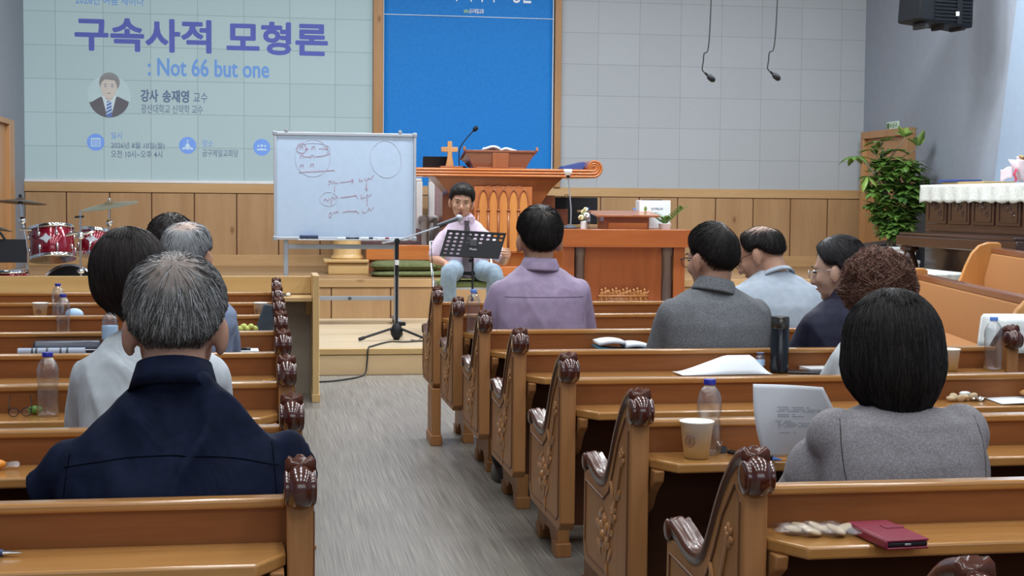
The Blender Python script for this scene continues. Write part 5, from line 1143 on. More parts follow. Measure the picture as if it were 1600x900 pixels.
# upper long-leaved branches, at the left and top
for c, n, L, wd, lift in (((-.44, -.04, 1.23), 7, .17, .035, -.1), ((-.30, -.05, 1.03), 5, .18, .035, -.5), ((-.17, -.05, 1.38), 8, .17, .042, .3), ((-.02, -.05, 1.30), 8, .18, .045, .1), ((-.10, -.10, 1.22), 7, .17, .042, 0), ((.10, -.03, 1.42), 5, .16, .042, .9), ((-.28, -.1, 1.30), 6, .15, .04, .1), ((.26, -.02, 1.33), 4, .15, .045, 1.2), ((-.06, -.1, 1.10), 7, .15, .04, -.1)):
    whorl(c, n, L, wd, lift, 'leaf' if random.random() < .6 else 'leaflight')
    MB().tube([trunks[0][-4], V(c)], .005, 5).build('twig', MT['stem'], pt)
def bushy(i, big=1.0):
    a = random.uniform(0, 2 * pi); q = random.random() ** .5; zc = random.uniform(.42, 1.20)
    wdt = .30 * (1 - abs((zc - .88) / .60) ** 2.2)
    if zc < .6: q *= .8
    return (.02 + wdt * q * cos(a) * 1.05, -.04 + wdt * q * sin(a) * .8, zc)
for i in range(80): whorl(bushy(i), 7, .105, .034, random.uniform(-.3, .3), ('leaf', 'leafdark', 'leaf', 'leaflight')[i % 4])
rest = MB()
for i in range(130):
    c = bushy(i); a0 = random.uniform(0, 6)
    for k in range(7):
        a = a0 + 2 * pi * k / 7; el = random.uniform(-.5, .4); d = V((cos(a) * cos(el), sin(a) * cos(el), sin(el))); leaf(rest, V(c) + d * .02, d, .10 * random.uniform(.8, 1.1), .033, bend=random.uniform(.1, .5))
tag(rest.build('foliage', MT['leaf'], pt, smooth=True), kind='stuff')
for i in range(8):
    whorl((.36 + random.uniform(-.12, .02), -.04, 1.1 + random.uniform(-.12, .1)), 4, .06, .018, 0, 'leaf')
# ------------------------------------------------------------------ people
def remesh(mb, name, voxel, smooth=6, fac=.5):
    me = mb.mesh(name + '_src', True, False); o = bpy.data.objects.new(name + '_src', me); COL.objects.link(o)
    r = o.modifiers.new('r', 'REMESH'); r.mode = 'VOXEL'; r.voxel_size = voxel; r.use_smooth_shade = True
    s = o.modifiers.new('s', 'SMOOTH'); s.factor = fac; s.iterations = smooth
    bpy.context.view_layer.update()
    out = bpy.data.meshes.new_from_object(o.evaluated_get(bpy.context.evaluated_depsgraph_get()))
    bpy.data.objects.remove(o); bpy.data.meshes.remove(me)
    out.name = name; out.materials.clear(); out.polygons.foreach_set('use_smooth', [True] * len(out.polygons))
    return out
def folds(me, amp, seed, sc=(5, 5, 3.2), zlo=None):
    off = V((seed * 3.7, seed * 1.3, seed * 2.1)); nr = [v.normal.copy() for v in me.vertices]
    for v, n in zip(me.vertices, nr):
        p = V((v.co.x * sc[0] + v.co.z * 2.2, v.co.y * sc[1], v.co.z * sc[2] - abs(v.co.x) * 4)) + off
        a = 1 - abs(noise.noise(p)) * 2.2; b = noise.noise(p * 2.3)
        v.co += n * amp * (max(0, a) ** 2 * 1.3 - .45 + .4 * b)
    me.update()
def put(me, name, mat, parent):
    me.materials.append(mat); o = bpy.data.objects.new(name, me); COL.objects.link(o); o.parent = parent; return o
def spheres_tube(b, pts, rr, n=14):
    b.tube(pts, rr, n)
    for p, r in zip(pts, rr): b.ell(p, r * .995, n, 8)
def lerp_tab(tab, x):
    if x <= tab[0][0]: return tab[0][1]
    for (a, b), (c, d) in zip(tab[:-1], tab[1:]):
        if x <= c: return b + (d - b) * (x - a) / (c - a)
    return tab[-1][1]
def sm(a, b, x):
    t = max(0, min(1, (x - a) / (b - a))); return t * t * (3 - 2 * t)
def head_matrix(c, yaw, pitch, roll, s):
    return M.Translation(V(c)) @ M.Rotation(R(yaw), 4, 'Z') @ M.Rotation(R(roll), 4, 'Y') @ M.Rotation(R(-pitch), 4, 'X') @ M.Diagonal((s, s, s, 1))
def head_mb(b, H):
    h = MB()
    h.ell((0, -.012, .012), (.0755, .094, .092), 28, 18)
    h.ell((0, .022, -.030), (.066, .068, .080), 22, 14); h.ell((0, .028, -.075), (.053, .055, .046), 20, 12); h.ell((0, .062, -.104), (.024, .022, .018), 12, 8)
    h.ell((0, .070, .016), (.052, .020, .015), 14, 8)
    h.tube([(0, .086, .004), (0, .098, -.018), (0, .108, -.038)], [.008, .010, .0135], 10); h.ell((0, .106, -.040), .0135, 10, 8)
    for s in (-1, 1):
        h.ell((s * .011, .097, -.043), (.009, .011, .009), 8, 6); h.ell((s * .040, .058, -.034), (.024, .024, .024), 10, 8)
        h.ell((s * .083, -.012, -.022), (.011, .021, .035), 12, 8, M.Rotation(R(12), 3, 'X') @ M.Rotation(R(s * -24), 3, 'Z'))
        h.ell((s * .079, -.006, -.048), (.009, .012, .013), 10, 6)
    h.ell((0, .083, -.066), (.021, .010, .006), 12, 6); h.ell((0, .081, -.076), (.019, .011, .007), 12, 6)
    h.xf(H); b.add(h.v, h.f)
def hand_mb(b, wrist, d, palm, s=1.0, curl=.5, side=1):
    """palm and five fingers; d = pointing direction, palm = palm normal (the side fingers curl to)"""
    d = V(d).normalized(); pn = V(palm); pn = (pn - d * pn.dot(d)).normalized(); a = d.cross(pn).normalized() * side
    w0 = V(wrist)
    rings = []
    for t, hw, ht in ((0, .024, .019), (.03, .032, .017), (.065, .040, .014), (.085, .039, .012)):
        c = w0 + d * t * s
        rings.append([c + a * hw * s * cos(2 * pi * i / 12) + pn * ht * s * sin(2 * pi * i / 12) for i in range(12)])
    b.loft(rings)
    for k, (o, L, r) in enumerate(((-.030, .066, .0082), (-.010, .078, .0088), (.010, .073, .0085), (.029, .058, .0075))):
        p = w0 + d * .078 * s + a * o * s; dd = d.copy(); pts = [p - d * .02 * s]
        for j, q in enumerate((.45, .32, .25)):
            pts.append(p); dd = (dd * cos(curl * (.5 + .3 * j)) + pn * sin(curl * (.5 + .3 * j))).normalized(); p = p + dd * L * q * s
        pts.append(p); spheres_tube(b, pts, [r * s, r * s, r * s * .97, r * s * .92, r * s * .8], 8)
    p = w0 + d * .022 * s - a * .026 * s
    spheres_tube(b, [p, p + (d * .6 - a * .7 + pn * .35).normalized() * .034 * s, p + (d * .6 - a * .7 + pn * .35).normalized() * .034 * s + (d * .9 - a * .2 + pn * .35).normalized() * .030 * s], [.0125 * s, .0105 * s, .0085 * s], 8)
def torso_rings(sp, inf=0.0):
    g = sp; nx, ny, nz = g['neck']; sw, sa, seat = g['sw'], g['sa'], g['seat']; nr = g.get('nr', .054); dz = nz - sa
    lv = [(seat + .005, g['hip'] * .9, .105, 0), (seat + .05, g['hip'], .125, 0), (seat + .13, g['hip'] * .98, .125, .0), (seat + .22, g['waist'], .115, .25), (sa - .16, g['waist'] * 1.03, .115, .55), (sa - .08, g['chest'], .118, .75), (sa - .035, max(g['chest'], sw * .93), .108, .84), (sa, sw * .86, .098, .9), (sa + dz * .30, sw * .70, .088, .95), (sa + dz * .62, sw * .42 + .028, .077, .98), (sa + dz * .86, nr * 1.35 + .008, .070, 1.0), (nz, nr * 1.22, nr * 1.2, 1.02), (nz + .012, nr * 1.1, nr * 1.1, 1.02)]
    hump = g.get('hump', .03); dk = g.get('depth', 1.0); rings = []
    for z, hw, hd, q in lv:
        cx = nx * q ** 2; cy = ny * q + g.get('py', 0) - hump * sin(pi * min(1, q))
        hw += inf; hd = hd * dk + inf; n = 28
        rings.append([(cx + hw * (abs(cos(a)) ** .85) * (1 if cos(a) > 0 else -1), cy + hd * (abs(sin(a)) ** .92) * (1 if sin(a) > 0 else -1), z) for a in [2 * pi * i / n for i in range(n)]])
    return rings
def shoulder(sp, s): nx = sp['neck'][0]; return V((nx * .8 + s * (sp['sw'] - .048), sp['neck'][1] * .9 + sp.get('py', 0) - .012, sp['sa'] - .052))
def interp_tube(pts, rr, k=5):
    P = curve_pts(pts, k); out = []
    for i in range(len(P)):
        q = i / k; a = min(int(q), len(rr) - 1); c = min(a + 1, len(rr) - 1); out.append(rr[a] + (rr[c] - rr[a]) * (q - a))
    return P, out
def make_person(label, loc, rz, sp, cloth, skin='skin', trousers='trousers_dark', sleeve='long', voxel=.0075, cvox=.009, fold=.006, collar=None, group=None):
    t = thing('person', label, 'person', loc, rz, group); H = head_matrix(sp['head'], sp.get('yaw', 0), sp.get('pitch', 0), sp.get('roll', 0), sp.get('hs', 1.0))
    sp['H'] = H; seat = sp['seat']; nz = sp['neck'][2]; ar = sp.get('arm', .050)
    b = MB(); head_mb(b, H)
    nk = H @ V((0, -.028, -.055)); nb = V((sp['neck'][0], sp['neck'][1] + sp.get('py', 0) - .005, nz - .02)); nr = sp.get('nr', .054)
    spheres_tube(b, [nk, (nk + nb) / 2, nb, nb - V((0, 0, .05))], [nr * .97, nr * .97, nr * 1.0, nr * .9], 18)
    b.loft(torso_rings(sp, -.036)[:-2])
    arms = []
    for s, key in ((-1, 'L'), (1, 'R')):
        S = shoulder(sp, s); E, Wr, hd, pn = [V(q) for q in sp[key]]; arms.append((s, S, E, Wr))
        P, rr = interp_tube([S, S.lerp(E, .5) + V((s * .008, 0, 0)), E, E.lerp(Wr, .45), Wr], [ar * .9, ar * .86, ar * .74, ar * .72, ar * .46]); spheres_tube(b, P, rr, 12)
        hand_mb(b, Wr, hd, pn, sp.get('hand', 1.0), sp.get('curl', .6), s)
    for s in (-1, 1):
        hip, kn, an = V((s * .085, .02, seat + .085)), V(sp.get('knee' + ('L' if s < 0 else 'R'), (s * .11, .40, seat + .08))), V(sp.get('ankle' + ('L' if s < 0 else 'R'), (s * .11, .30, .09)))
        P, rr = interp_tube([hip, hip.lerp(kn, .5), kn, kn.lerp(an, .4), an], [.080, .074, .052, .050, .034]); spheres_tube(b, P, rr, 12)
        b.ell(an + V((0, .06, -.05)), (.040, .115, .034), 14, 8)
    put(remesh(b, 'body', voxel, 5), 'body', MT[skin], t)
    # garment over the torso and sleeves
    b = MB(); b.loft(torso_rings(sp, .0))
    for s, S, E, Wr in arms:
        ex = sp.get('sleeve_r', 1.0)
        if sleeve == 'long':
            P, rr = interp_tube([S, S.lerp(E, .5) + V((s * .008, 0, 0)), E, E.lerp(Wr, .5), E.lerp(Wr, .93)], [ar * 1.14 * ex, ar * 1.10 * ex, ar * 1.0 * ex, ar * .94, ar * .74])
        else:
            P, rr = interp_tube([S, S.lerp(E, .4) + V((s * .008, 0, 0)), S.lerp(E, sp.get('cuff', .82))], [ar * 1.14 * ex, ar * 1.18 * ex, ar * 1.16 * ex])
        spheres_tube(b, P, rr, 14)
        if sleeve == 'short': b.ell(P[-1], rr[-1], 14, 8)
        if sp.get('puff'): b.ell(S + V((s * .012, 0, .012)), (.064, .066, .066), 16, 10); b.ell(S.lerp(E, .45) + V((s * .012, 0, 0)), (.060, .062, .085), 16, 10)
    me = remesh(b, 'garment', cvox, 5); folds(me, fold, sp.get('seed', 1)); g = put(me, sp.get('garment', 'shirt'), MT[cloth], t)
    # trousers
    b = MB()
    b.ell((0, .0, seat + .085), (sp['hip'] * 1.0, .125, .085), 20, 10)
    for s in (-1, 1):
        hip, kn, an = V((s * .085, .0, seat + .085)), V(sp.get('knee' + ('L' if s < 0 else 'R'), (s * .11, .40, seat + .08))), V(sp.get('ankle' + ('L' if s < 0 else 'R'), (s * .11, .30, .09)))
        P, rr = interp_tube([hip, hip.lerp(kn, .5), kn, kn.lerp(an, .4), an + V((0, 0, .02))], [.092, .086, .068, .064, .056]); spheres_tube(b, P, rr, 14)
    me = remesh(b, 'trousers', .011, 4); folds(me, .004, 5, (6, 6, 6)); put(me, 'trousers', MT[trousers], t)
    for s in (-1, 1):
        an = V(sp.get('ankle' + ('L' if s < 0 else 'R'), (s * .11, .30, .09)))
        MB().loft([[(an.x + wx * cos(a), an.y + .055 + wy * sin(a), z) for a in [2 * pi * i / 16 for i in range(16)]] for wx, wy, z in ((.044, .130, .0), (.047, .134, .02), (.044, .125, .05), (.036, .095, .085), (.03, .06, .1))]).build('shoe', MT['shoe'], t, smooth=True)
    if collar:
        kind, cm = collar; up = (nk - nb).normalized(); sx = up.orthogonal(); fy = V((0, 1, 0)); fy = (fy - up * fy.dot(up)).normalized(); fx = fy.cross(up).normalized()
        c0 = nb + up * .012; rings = []
        prof = {'band': ((1.42, -.022), (1.30, .006), (1.17, .036), (1.06, .038), (.98, .0)), 'shirt': ((1.56, -.020), (1.54, -.010), (1.36, .014), (1.20, .034), (1.10, .036), (.98, .015), (1.0, -.012)), 'crew': ((1.42, -.020), (1.34, -.006), (1.24, .005), (1.12, .004), (1.08, -.01))}[kind]
        for k, z in prof: rings.append([c0 + (fx * cos(a) + fy * sin(a) * 1.03) * nr * k + up * z for a in [2 * pi * i / 32 for i in range(32)]])
        MB().loft(rings, cap=False, closed=True).build('collar', MT[cm], t, smooth=True)
    # face details
    eb, ey, lp = MB(), MB(), MB()
    for s in (-1, 1):
        eb.tube([H @ V((s * .016, .0925, .0175)), H @ V((s * .034, .0905, .0225)), H @ V((s * .052, .080, .0165))], [.0025, .0036, .0018], 6)
        ey.ell(H @ V((s * .032, .079, -.003)), (.0125, .0085, .0042), 10, 6)
    lp.tube([H @ V((-.020, .0865, -.0705)), H @ V((-.007, .0925, -.068)), H @ V((.007, .0925, -.068)), H @ V((.020, .0865, -.0705))], [.002, .0042, .0042, .002], 6)
    eb.build('eyebrows', MT['brow'], t, smooth=True); ey.build('eyes', MT['eye'], t, smooth=True); lp.build('lips', MT['lip'], t, smooth=True)
    return t
def finish_hair(t, b, cols, shellcol, H, name='hair', rough=.45, spec=.25):
    b.xf(H); me = b.mesh(name, True, False)
    ca = me.color_attributes.new('Col', 'FLOAT_COLOR', 'POINT'); buf = []
    for c in cols: buf += [c[0], c[1], c[2], 1.0]
    ca.data.foreach_set('color', buf)
    k = 'hairmat%.2f%.2f' % (rough, spec)
    if k not in MT: MT[k] = attr_mat('hair_strands', rough, spec)
    me.materials.append(MT[k]); o = bpy.data.objects.new(name, me); COL.objects.link(o); o.parent = t; return o
HL = [(0, 44), (32, 42), (52, 30), (64, 10), (74, -4), (92, -2), (106, -6), (122, -26), (140, -38), (180, -42)]
HLS = [(0, 44), (32, 42), (52, 30), (64, 12), (74, 2), (84, 4), (98, 3), (108, -6), (122, -26), (140, -38), (180, -42)]
def strand(b, cols, pts, r, c):
    """one thin three-sided hair"""
    n = len(pts); o = len(b.v)
    for i, p in enumerate(pts):
        t = (pts[min(i + 1, n - 1)] - pts[max(i - 1, 0)])
        if t.length < 1e-9: t = V((0, 0, 1))
        t.normalize(); u = t.orthogonal().normalized(); w_ = t.cross(u); rr = r * (1 - .75 * i / (n - 1))
        for k in range(3): a = 2.094 * k; q = p + (u * cos(a) + w_ * sin(a)) * rr; b.v.append((q.x, q.y, q.z)); cols.append(c)
    for i in range(n - 1):
        for k in range(3): a = o + i * 3 + k; d = o + i * 3 + (k + 1) % 3; b.f.append((a, d, d + 3, a + 3))
def hair_short(t, sp, top=.022, side=.012, base=(.02, .018, .017), pal=None, n=1800, whorl=35, seed=1, thin=None, length=46, r=.0008, hl=HL, wob=.0015, lowfade=12, curly=0.0, scalp=(.42, .27, .20)):
    H = sp['H']; rnd = random.Random(seed); C0 = V((0, -.012, .012)); A = V((.0765, .095, .093)); W0 = M.Rotation(R(whorl), 3, 'X')
    def dirv(th, ph): return W0 @ V((sin(th) * cos(ph), sin(th) * sin(ph), cos(th)))
    def info(d):
        az = math.degrees(atan2(abs(d.x), d.y)); el = math.degrees(math.asin(max(-1, min(1, d.z)))); m = el - lerp_tab(hl, az)
        r0 = 1 / sqrt((d.x / A.x) ** 2 + (d.y / A.y) ** 2 + (d.z / A.z) ** 2)
        tk = (side + (top - side) * sm(0, 55, el)) * sm(-1, lowfade, m); dn = 1.0
        if thin:
            ang = math.degrees(d.angle(V(thin[0]).normalized())); dn = sm(thin[1] * .35, thin[1], ang); tk *= (thin[2] + (1 - thin[2]) * dn)
        tk += wob * noise.noise(d * 9 + V((seed, 0, 0))) * (1 if tk > .004 else 0)
        if m < 0: tk = -.007 * sm(0, 8, -m)
        return r0, tk, m, dn
    b = MB(); cols = []; NU, NV = 72, 48; vs = []
    for i in range(NV + 1):
        th = R(.5 + 178.5 * i / NV)
        for j in range(NU):
            d = dirv(th, 2 * pi * j / NU); r0, tk, m, dn = info(d); bump = curly * (noise.noise(d * 16 + V((0, seed, 0)))) if tk > .003 else 0
            vs.append(C0 + d * (r0 + tk + bump)); k = 1 - dn if thin else 0
            cl_ = thin[3] if thin and len(thin) > 3 else .45
            cols.append(tuple(base[q] * (1 - k * cl_) + scalp[q] * k * cl_ for q in range(3)))
    fs = [tuple(range(NU))[::-1]] + [(i * NU + j, i * NU + (j + 1) % NU, (i + 1) * NU + (j + 1) % NU, (i + 1) * NU + j) for i in range(NV) for j in range(NU)] + [tuple(range(NV * NU, NV * NU + NU))]
    b.add(vs, fs)
    for _ in range(n):
        ph = rnd.uniform(0, 2 * pi); th = math.acos(rnd.uniform(-.55, 1)); L = R(length) * rnd.uniform(.5, 1.1); dph = rnd.gauss(0, .16); pts = []; ok = True; lift = rnd.uniform(.0006, .0046)
        d0 = dirv(th, ph); i0 = info(d0)
        if i0[2] < 3 or (thin and rnd.random() > .25 + .75 * i0[3]): continue
        c = rnd.choice(pal) if pal else base; jt = rnd.uniform(.75, 1.25); c = tuple(q * jt for q in c)
        K = 6; cr = rnd.uniform(0, 6)
        for k in range(K + 1):
            f = k / K; d = dirv(th + L * f, ph + dph * f + (curly * 9 * sin(cr + f * 11))); r0, tk, m, dn = info(d)
            pts.append(C0 + d * (r0 + max(tk, .0015) + lift * (.2 + f) + curly * (.4 + .6 * sin(cr + f * 9))))
            if m < -4: break
        if len(pts) > 2: strand(b, cols, pts, r, c)
    return finish_hair(t, b, cols, base, H)
def hair_bob(t, sp, rad=(.104, .114, .116), hem=-.135, base=(.015, .013, .013), pal=None, n=2600, seed=2, flare=.06, curl=.16, nape=.0, open_az=52, part=.0, r=.0008, lump=0.0, wavy=0.0, hemr=.006, part_col=None):
    H = sp['H']; rnd = random.Random(seed); C0 = V((0, -.014, .006))
    def S(ph, t_):
        """ph = azimuth from the front, t_ 0 crown .. 1 hem"""
        az = abs(math.degrees(atan2(sin(ph), cos(ph))))
        if t_ <= .5:
            th = t_ / .5 * pi / 2; p = V((rad[0] * sin(th) * sin(ph), rad[1] * sin(th) * cos(ph), rad[2] * cos(th)))
        else:
            s = (t_ - .5) / .5; back = sm(90, 160, az); k = 1 + flare * sin(pi * min(1, s * 1.05)) - curl * s ** 3 - nape * back * s ** 1.5
            p = V((rad[0] * sin(ph) * k, rad[1] * cos(ph) * k, s * (hem - C0.z - .022 * back + .02 * (1 - back)) + hemr * noise.noise(V((ph * 2.3, seed, 0))) * s))
        op = 1 - sm(open_az - 10, open_az + 8, az); f = 1 - .48 * op * sm(.30, .46, t_)
        q = V((p.x * (f if op else 1), p.y * f, p.z))
        q *= 1 + .010 * noise.noise(V((q.x * 30, q.y * 30, q.z * 5 + seed))) + lump * noise.noise(V((q.x * 26, q.y * 26, q.z * 26 + seed)))
        if part: q.z -= .006 * exp(-((q.x - part) / .006) ** 2) * (1 if t_ < .4 and q.y > -.05 else 0)
        return C0 + q
    b = MB(); cols = []; NU, NV = 80, 44; vs = []
    for i in range(NV + 1):
        for j in range(NU):
            p = S(2 * pi * j / NU, .004 + .996 * i / NV); vs.append(p); k = 0
            if part_col and i < 12: k = .8 * exp(-((p.x - part) / .004) ** 2)
            cols.append(tuple(base[q] * .85 * (1 - k) + (part_col[q] if part_col else 0) * k for q in range(3)))
    for k_, dz in ((.72, .012), (.4, .03), (.05, .04)):
        for j in range(NU):
            p = S(2 * pi * j / NU, 1); vs.append(V((C0.x + (p.x - C0.x) * k_, C0.y + (p.y - C0.y) * k_, p.z + dz))); cols.append(tuple(q * .5 for q in base))
    T = NV + 3
    fs = [tuple(range(NU))[::-1]] + [(i * NU + j, i * NU + (j + 1) % NU, (i + 1) * NU + (j + 1) % NU, (i + 1) * NU + j) for i in range(T) for j in range(NU)] + [tuple(range(T * NU, T * NU + NU))]
    b.add(vs, fs)
    for _ in range(n):
        ph = rnd.uniform(0, 2 * pi); t0 = rnd.uniform(.02, .8); L = rnd.uniform(.25, .6); t1 = min(1.02, t0 + L); K = 8; pts = []; dph = rnd.gauss(0, .05); lf = rnd.uniform(.0004, .0022)
        c = rnd.choice(pal) if pal else base; jt = rnd.uniform(.7, 1.35); c = tuple(q * jt for q in c); cr = rnd.uniform(0, 6)
        for k in range(K + 1):
            f = k / K; tt = t0 + (t1 - t0) * f; p = S(ph + dph * f + wavy * sin(cr + f * 10), min(tt, 1)); q = (p - C0)
            if tt > 1: p = p - V((0, 0, (tt - 1) * .3))
            pts.append(p + q.normalized() * (lf * (.4 + sin(pi * f)) + wavy * .05 * sin(cr * 2 + f * 12)))
        strand(b, cols, pts, r, c)
    return finish_hair(t, b, cols, base, H)
def glasses(t, sp, mat='black', rim=.0012, half_rim=True):
    H = sp['H']; g = thing_part = MB()
    for s in (-1, 1):
        c = V((s * .033, .1035, -.008)); pts = [H @ (c + V((.024 * cos(a), -.004 * abs(cos(a)), .018 * sin(a)))) for a in [2 * pi * i / 24 for i in range(25)]]
        g.tube(pts, rim, 6); g.tube([H @ V((s * .057, .099, -.002)), H @ V((s * .073, .085, .002)), H @ V((s * .081, .03, .0)), H @ V((s * .083, -.012, -.004)), H @ V((s * .081, -.030, -.022))], rim * 1.2, 6)
    g.tube([H @ V((-.010, .104, -.004)), H @ V((0, .108, -.001)), H @ V((.010, .104, -.004))], rim, 6)
    o = g.build('glasses', MT[mat], t, smooth=True)
    l = MB()
    for s in (-1, 1): l.prism([(s * .033 + .023 * cos(a), -.008 + .017 * sin(a)) for a in [2 * pi * i / 20 for i in range(20)]], 'Y', .1025, .1035)
    l.xf(H).build('lenses', MT['lens'], o)
def seam(t, garment, pts, direction, mat, r=.0016, name='seam'):
    """a stitched seam laid on the cloth surface"""
    from mathutils.bvhtree import BVHTree
    me = garment.data; bv = BVHTree.FromPolygons([v.co for v in me.vertices], [p.vertices for p in me.polygons]); out = []
    for p in pts:
        h = bv.ray_cast(V(p), V(direction))
        if h[0] is not None: out.append(h[0])
    if len(out) > 2: MB().tube(out, r, 5).build(name, MT[mat], garment, smooth=True)
MT['skin'] = skin_mat('skin_light', (0.50, 0.29, 0.20)); MT['skin_tan'] = skin_mat('skin_tan', (0.45, 0.26, 0.185)); MT['skin_pale'] = skin_mat('skin_pale', (0.58, 0.38, 0.29))
MT['brow'] = plain('dark_eyebrow', (.03, .024, .02), .7); MT['eye'] = plain('dark_eye', (.035, .025, .02), .3); MT['lip'] = plain('lip_skin', (.36, .13, .11), .5)
MT['shoe'] = plain('black_shoe_leather', (.015, .014, .014), .35, 0, .2)
MT['trousers_dark'] = fabric('charcoal_trousers', (.022, .023, .028), (.032, .033, .040), .85, 300, .3, 8)
MT['trousers_pale'] = fabric('pale_blue_grey_trousers', (.235, .31, .385), (.285, .37, .45), .85, 300, .4, 10)
MT['navy'] = fabric('navy_shirt_cloth', (.0050, .0080, .0215), (.0075, .0115, .031), .75, 320, .5, 9, 0, 0)
MT['navy'].node_tree.nodes['Principled BSDF'].inputs['Specular IOR Level'].default_value = 0.08
MT['navy_seam'] = plain('navy_thread', (.0012, .002, .006), .9, spec=.05)
MT['whiteshirt'] = fabric('white_shirt_cloth', (.45, .49, .52), (.51, .55, .58), .8, 300, .5, 9)
MT['tee'] = fabric('white_tshirt_cloth', (.39, .455, .535), (.445, .51, .59), .85, 300, .35, 7)
MT['mauve'] = fabric('mauve_shirt_cloth', (.295, .228, .345), (.345, .270, .395), .6, 320, .4, 8)
MT['mauve_seam'] = plain('mauve_thread', (.13, .08, .14), .8)
MT['greyknit'] = fabric('heather_grey_knit', (.100, .106, .117), (.185, .193, .206), .9, 220, .3, 7, 1)
MT['taupe'] = fabric('taupe_grey_knit', (.170, .160, .172), (.260, .248, .262), .9, 240, .35, 9, 1)
MT['jacket'] = fabric('dark_navy_jacket', (.012, .012, .030), (.018, .018, .042), .7, 300, .4, 8)
MT['bluegrey'] = fabric('blue_grey_shirt_cloth', (.15, .19, .29), (.19, .235, .34), .8, 300, .4, 8)
MT['charcoal'] = fabric('charcoal_cloth', (.03, .03, .035), (.045, .045, .05), .8, 300, .4, 8)
MT['lilac'] = fabric('pale_lilac_shirt', (.60, .49, .63), (.69, .575, .71), .75, 320, .35, 9)
MT['tie'] = fabric('grey_mauve_tie', (.085, .068, .080), (.115, .092, .105), .6, 200, .1, 5)
SEAT = .397
def arms_fwd(sw, ez=.60, ey=.14, ew=.26, wz=.56, wy=.29, wx=.10):
    return {k: ((s * ew, ey, ez), (s * wx, wy, wz), (-s * .45, .85, -.05), (0, 0, -1)) for k, s in (('L', -1), ('R', 1))}
GREY = [(.36, .37, .38), (.24, .245, .25), (.14, .14, .14), (.07, .068, .066), (.045, .042, .040), (.20, .20, .20)]
DARK = [(.014, .012, .011), (.020, .017, .016), (.028, .023, .021), (.010, .009, .009)]
def row_y(k): return ROW(k)

# 1 -- grey-haired man in navy, nearest pew on the left
sp = dict(head=(0, .075, 1.024), yaw=0, pitch=14, hs=1.10, neck=(0, -.010, .925), sw=0.235, sa=0.800, seat=SEAT, hip=.20, waist=.205, chest=.225, hump=.055, depth=1.12, arm=.062, nr=.062, seed=1, py=0.02, **arms_fwd(.2, .575, .12, .232))
sp['R'] = ((.200, .10, .695), (.07, .29, .60), (-.45, .85, -.05), (0, 0, -1))
p = make_person('grey-haired man seen from behind in a navy shirt, nearest on the left', (-.178, 2.925, 0), 0, sp, 'navy', 'skin_tan', fold=.017, voxel=.006, cvox=.008, collar=('band', 'navy'))
hair_short(p, sp, .026, .013, (.085, .085, .085), GREY, 5600, 42, 3, ((0, -.75, .75), 44, .75, .22), 52, .00075, HLS, .003, 8)
g = [o for o in p.children if o.name.startswith('shirt')][0]
seam(p, g, [(-.20 + .4 * i / 30, -1, .765 + .028 * (1 - (abs(i - 15) / 15) ** 2)) for i in range(31)], (0, 1, 0), 'navy_seam', .0014, 'yoke_seam')
for s in (-1, 1): seam(p, g, [(s * (.185 + .012 * sin(i / 4)), -1, .83 - .022 * i) for i in range(12)], (0, 1, 0), 'navy_seam', .0014, 'armhole_seam')
# 2 -- woman in white, dark bob
sp = dict(head=(-.045, .06, 1.085), yaw=4, pitch=4, roll=-7, hs=1.0, neck=(.01, .03, .955), sw=0.192, sa=0.870, seat=SEAT, hip=.18, waist=.165, chest=.178, hump=.03, arm=.050, nr=.047, seed=2, **arms_fwd(.17, .60, .12, .165))
p = make_person('woman with a short dark bob in a loose white blouse, second pew on the left', (-.295, 3.775, 0), 0, sp, 'whiteshirt', 'skin_pale', fold=.006, collar=('crew', 'whiteshirt'))
hair_bob(p, sp, (.099, .112, .112), -.105, (.020, .015, .015), [(.022, .016, .016), (.036, .026, .026), (.015, .012, .012)], 2400, 5, .02, .30, .34, 60)
# 3 -- grey-haired man in blue-grey
sp = dict(head=(0.005, .06, 1.072), yaw=-8, pitch=14, hs=1.0, neck=(0, .03, .965), sw=0.175, sa=0.895, seat=SEAT, hip=.18, waist=.17, chest=.185, hump=.04, arm=.050, seed=3, **arms_fwd(.18, .60, .12, .150))
p = make_person('balding silver-haired man partly hidden, in a blue-grey shirt on the left', (-.292, 5.46, 0), 0, sp, 'bluegrey', 'skin', sleeve='short', fold=.005, collar=('shirt', 'bluegrey'))
hair_short(p, sp, .022, .015, (.26, .28, .30), [(.45, .47, .49), (.33, .35, .36), (.22, .23, .24), (.12, .12, .13)], 1500, 42, 8, ((0, -.5, .86), 46, .25, .8), 50, .0010)
# 4 -- dark curly hair
sp = dict(head=(0, .06, 1.075), pitch=6, hs=.98, neck=(0, .03, .96), sw=0.165, sa=0.870, seat=SEAT, hip=.17, waist=.155, chest=.165, hump=.03, arm=.046, nr=.047, seed=4, **arms_fwd(.16, .60, .12, .15))
p = make_person('person with dark curly hair, almost hidden behind the silver-haired man', (-.395, 6.30, 0), 0, sp, 'charcoal', 'skin_pale', fold=.005, collar=('crew', 'charcoal'))
hair_short(p, sp, .034, .030, (.022, .018, .018), [(.03, .025, .025), (.05, .04, .04), (.02, .017, .017)], 1500, 30, 4, None, 40, .0011, HL, .006, 8, .006)
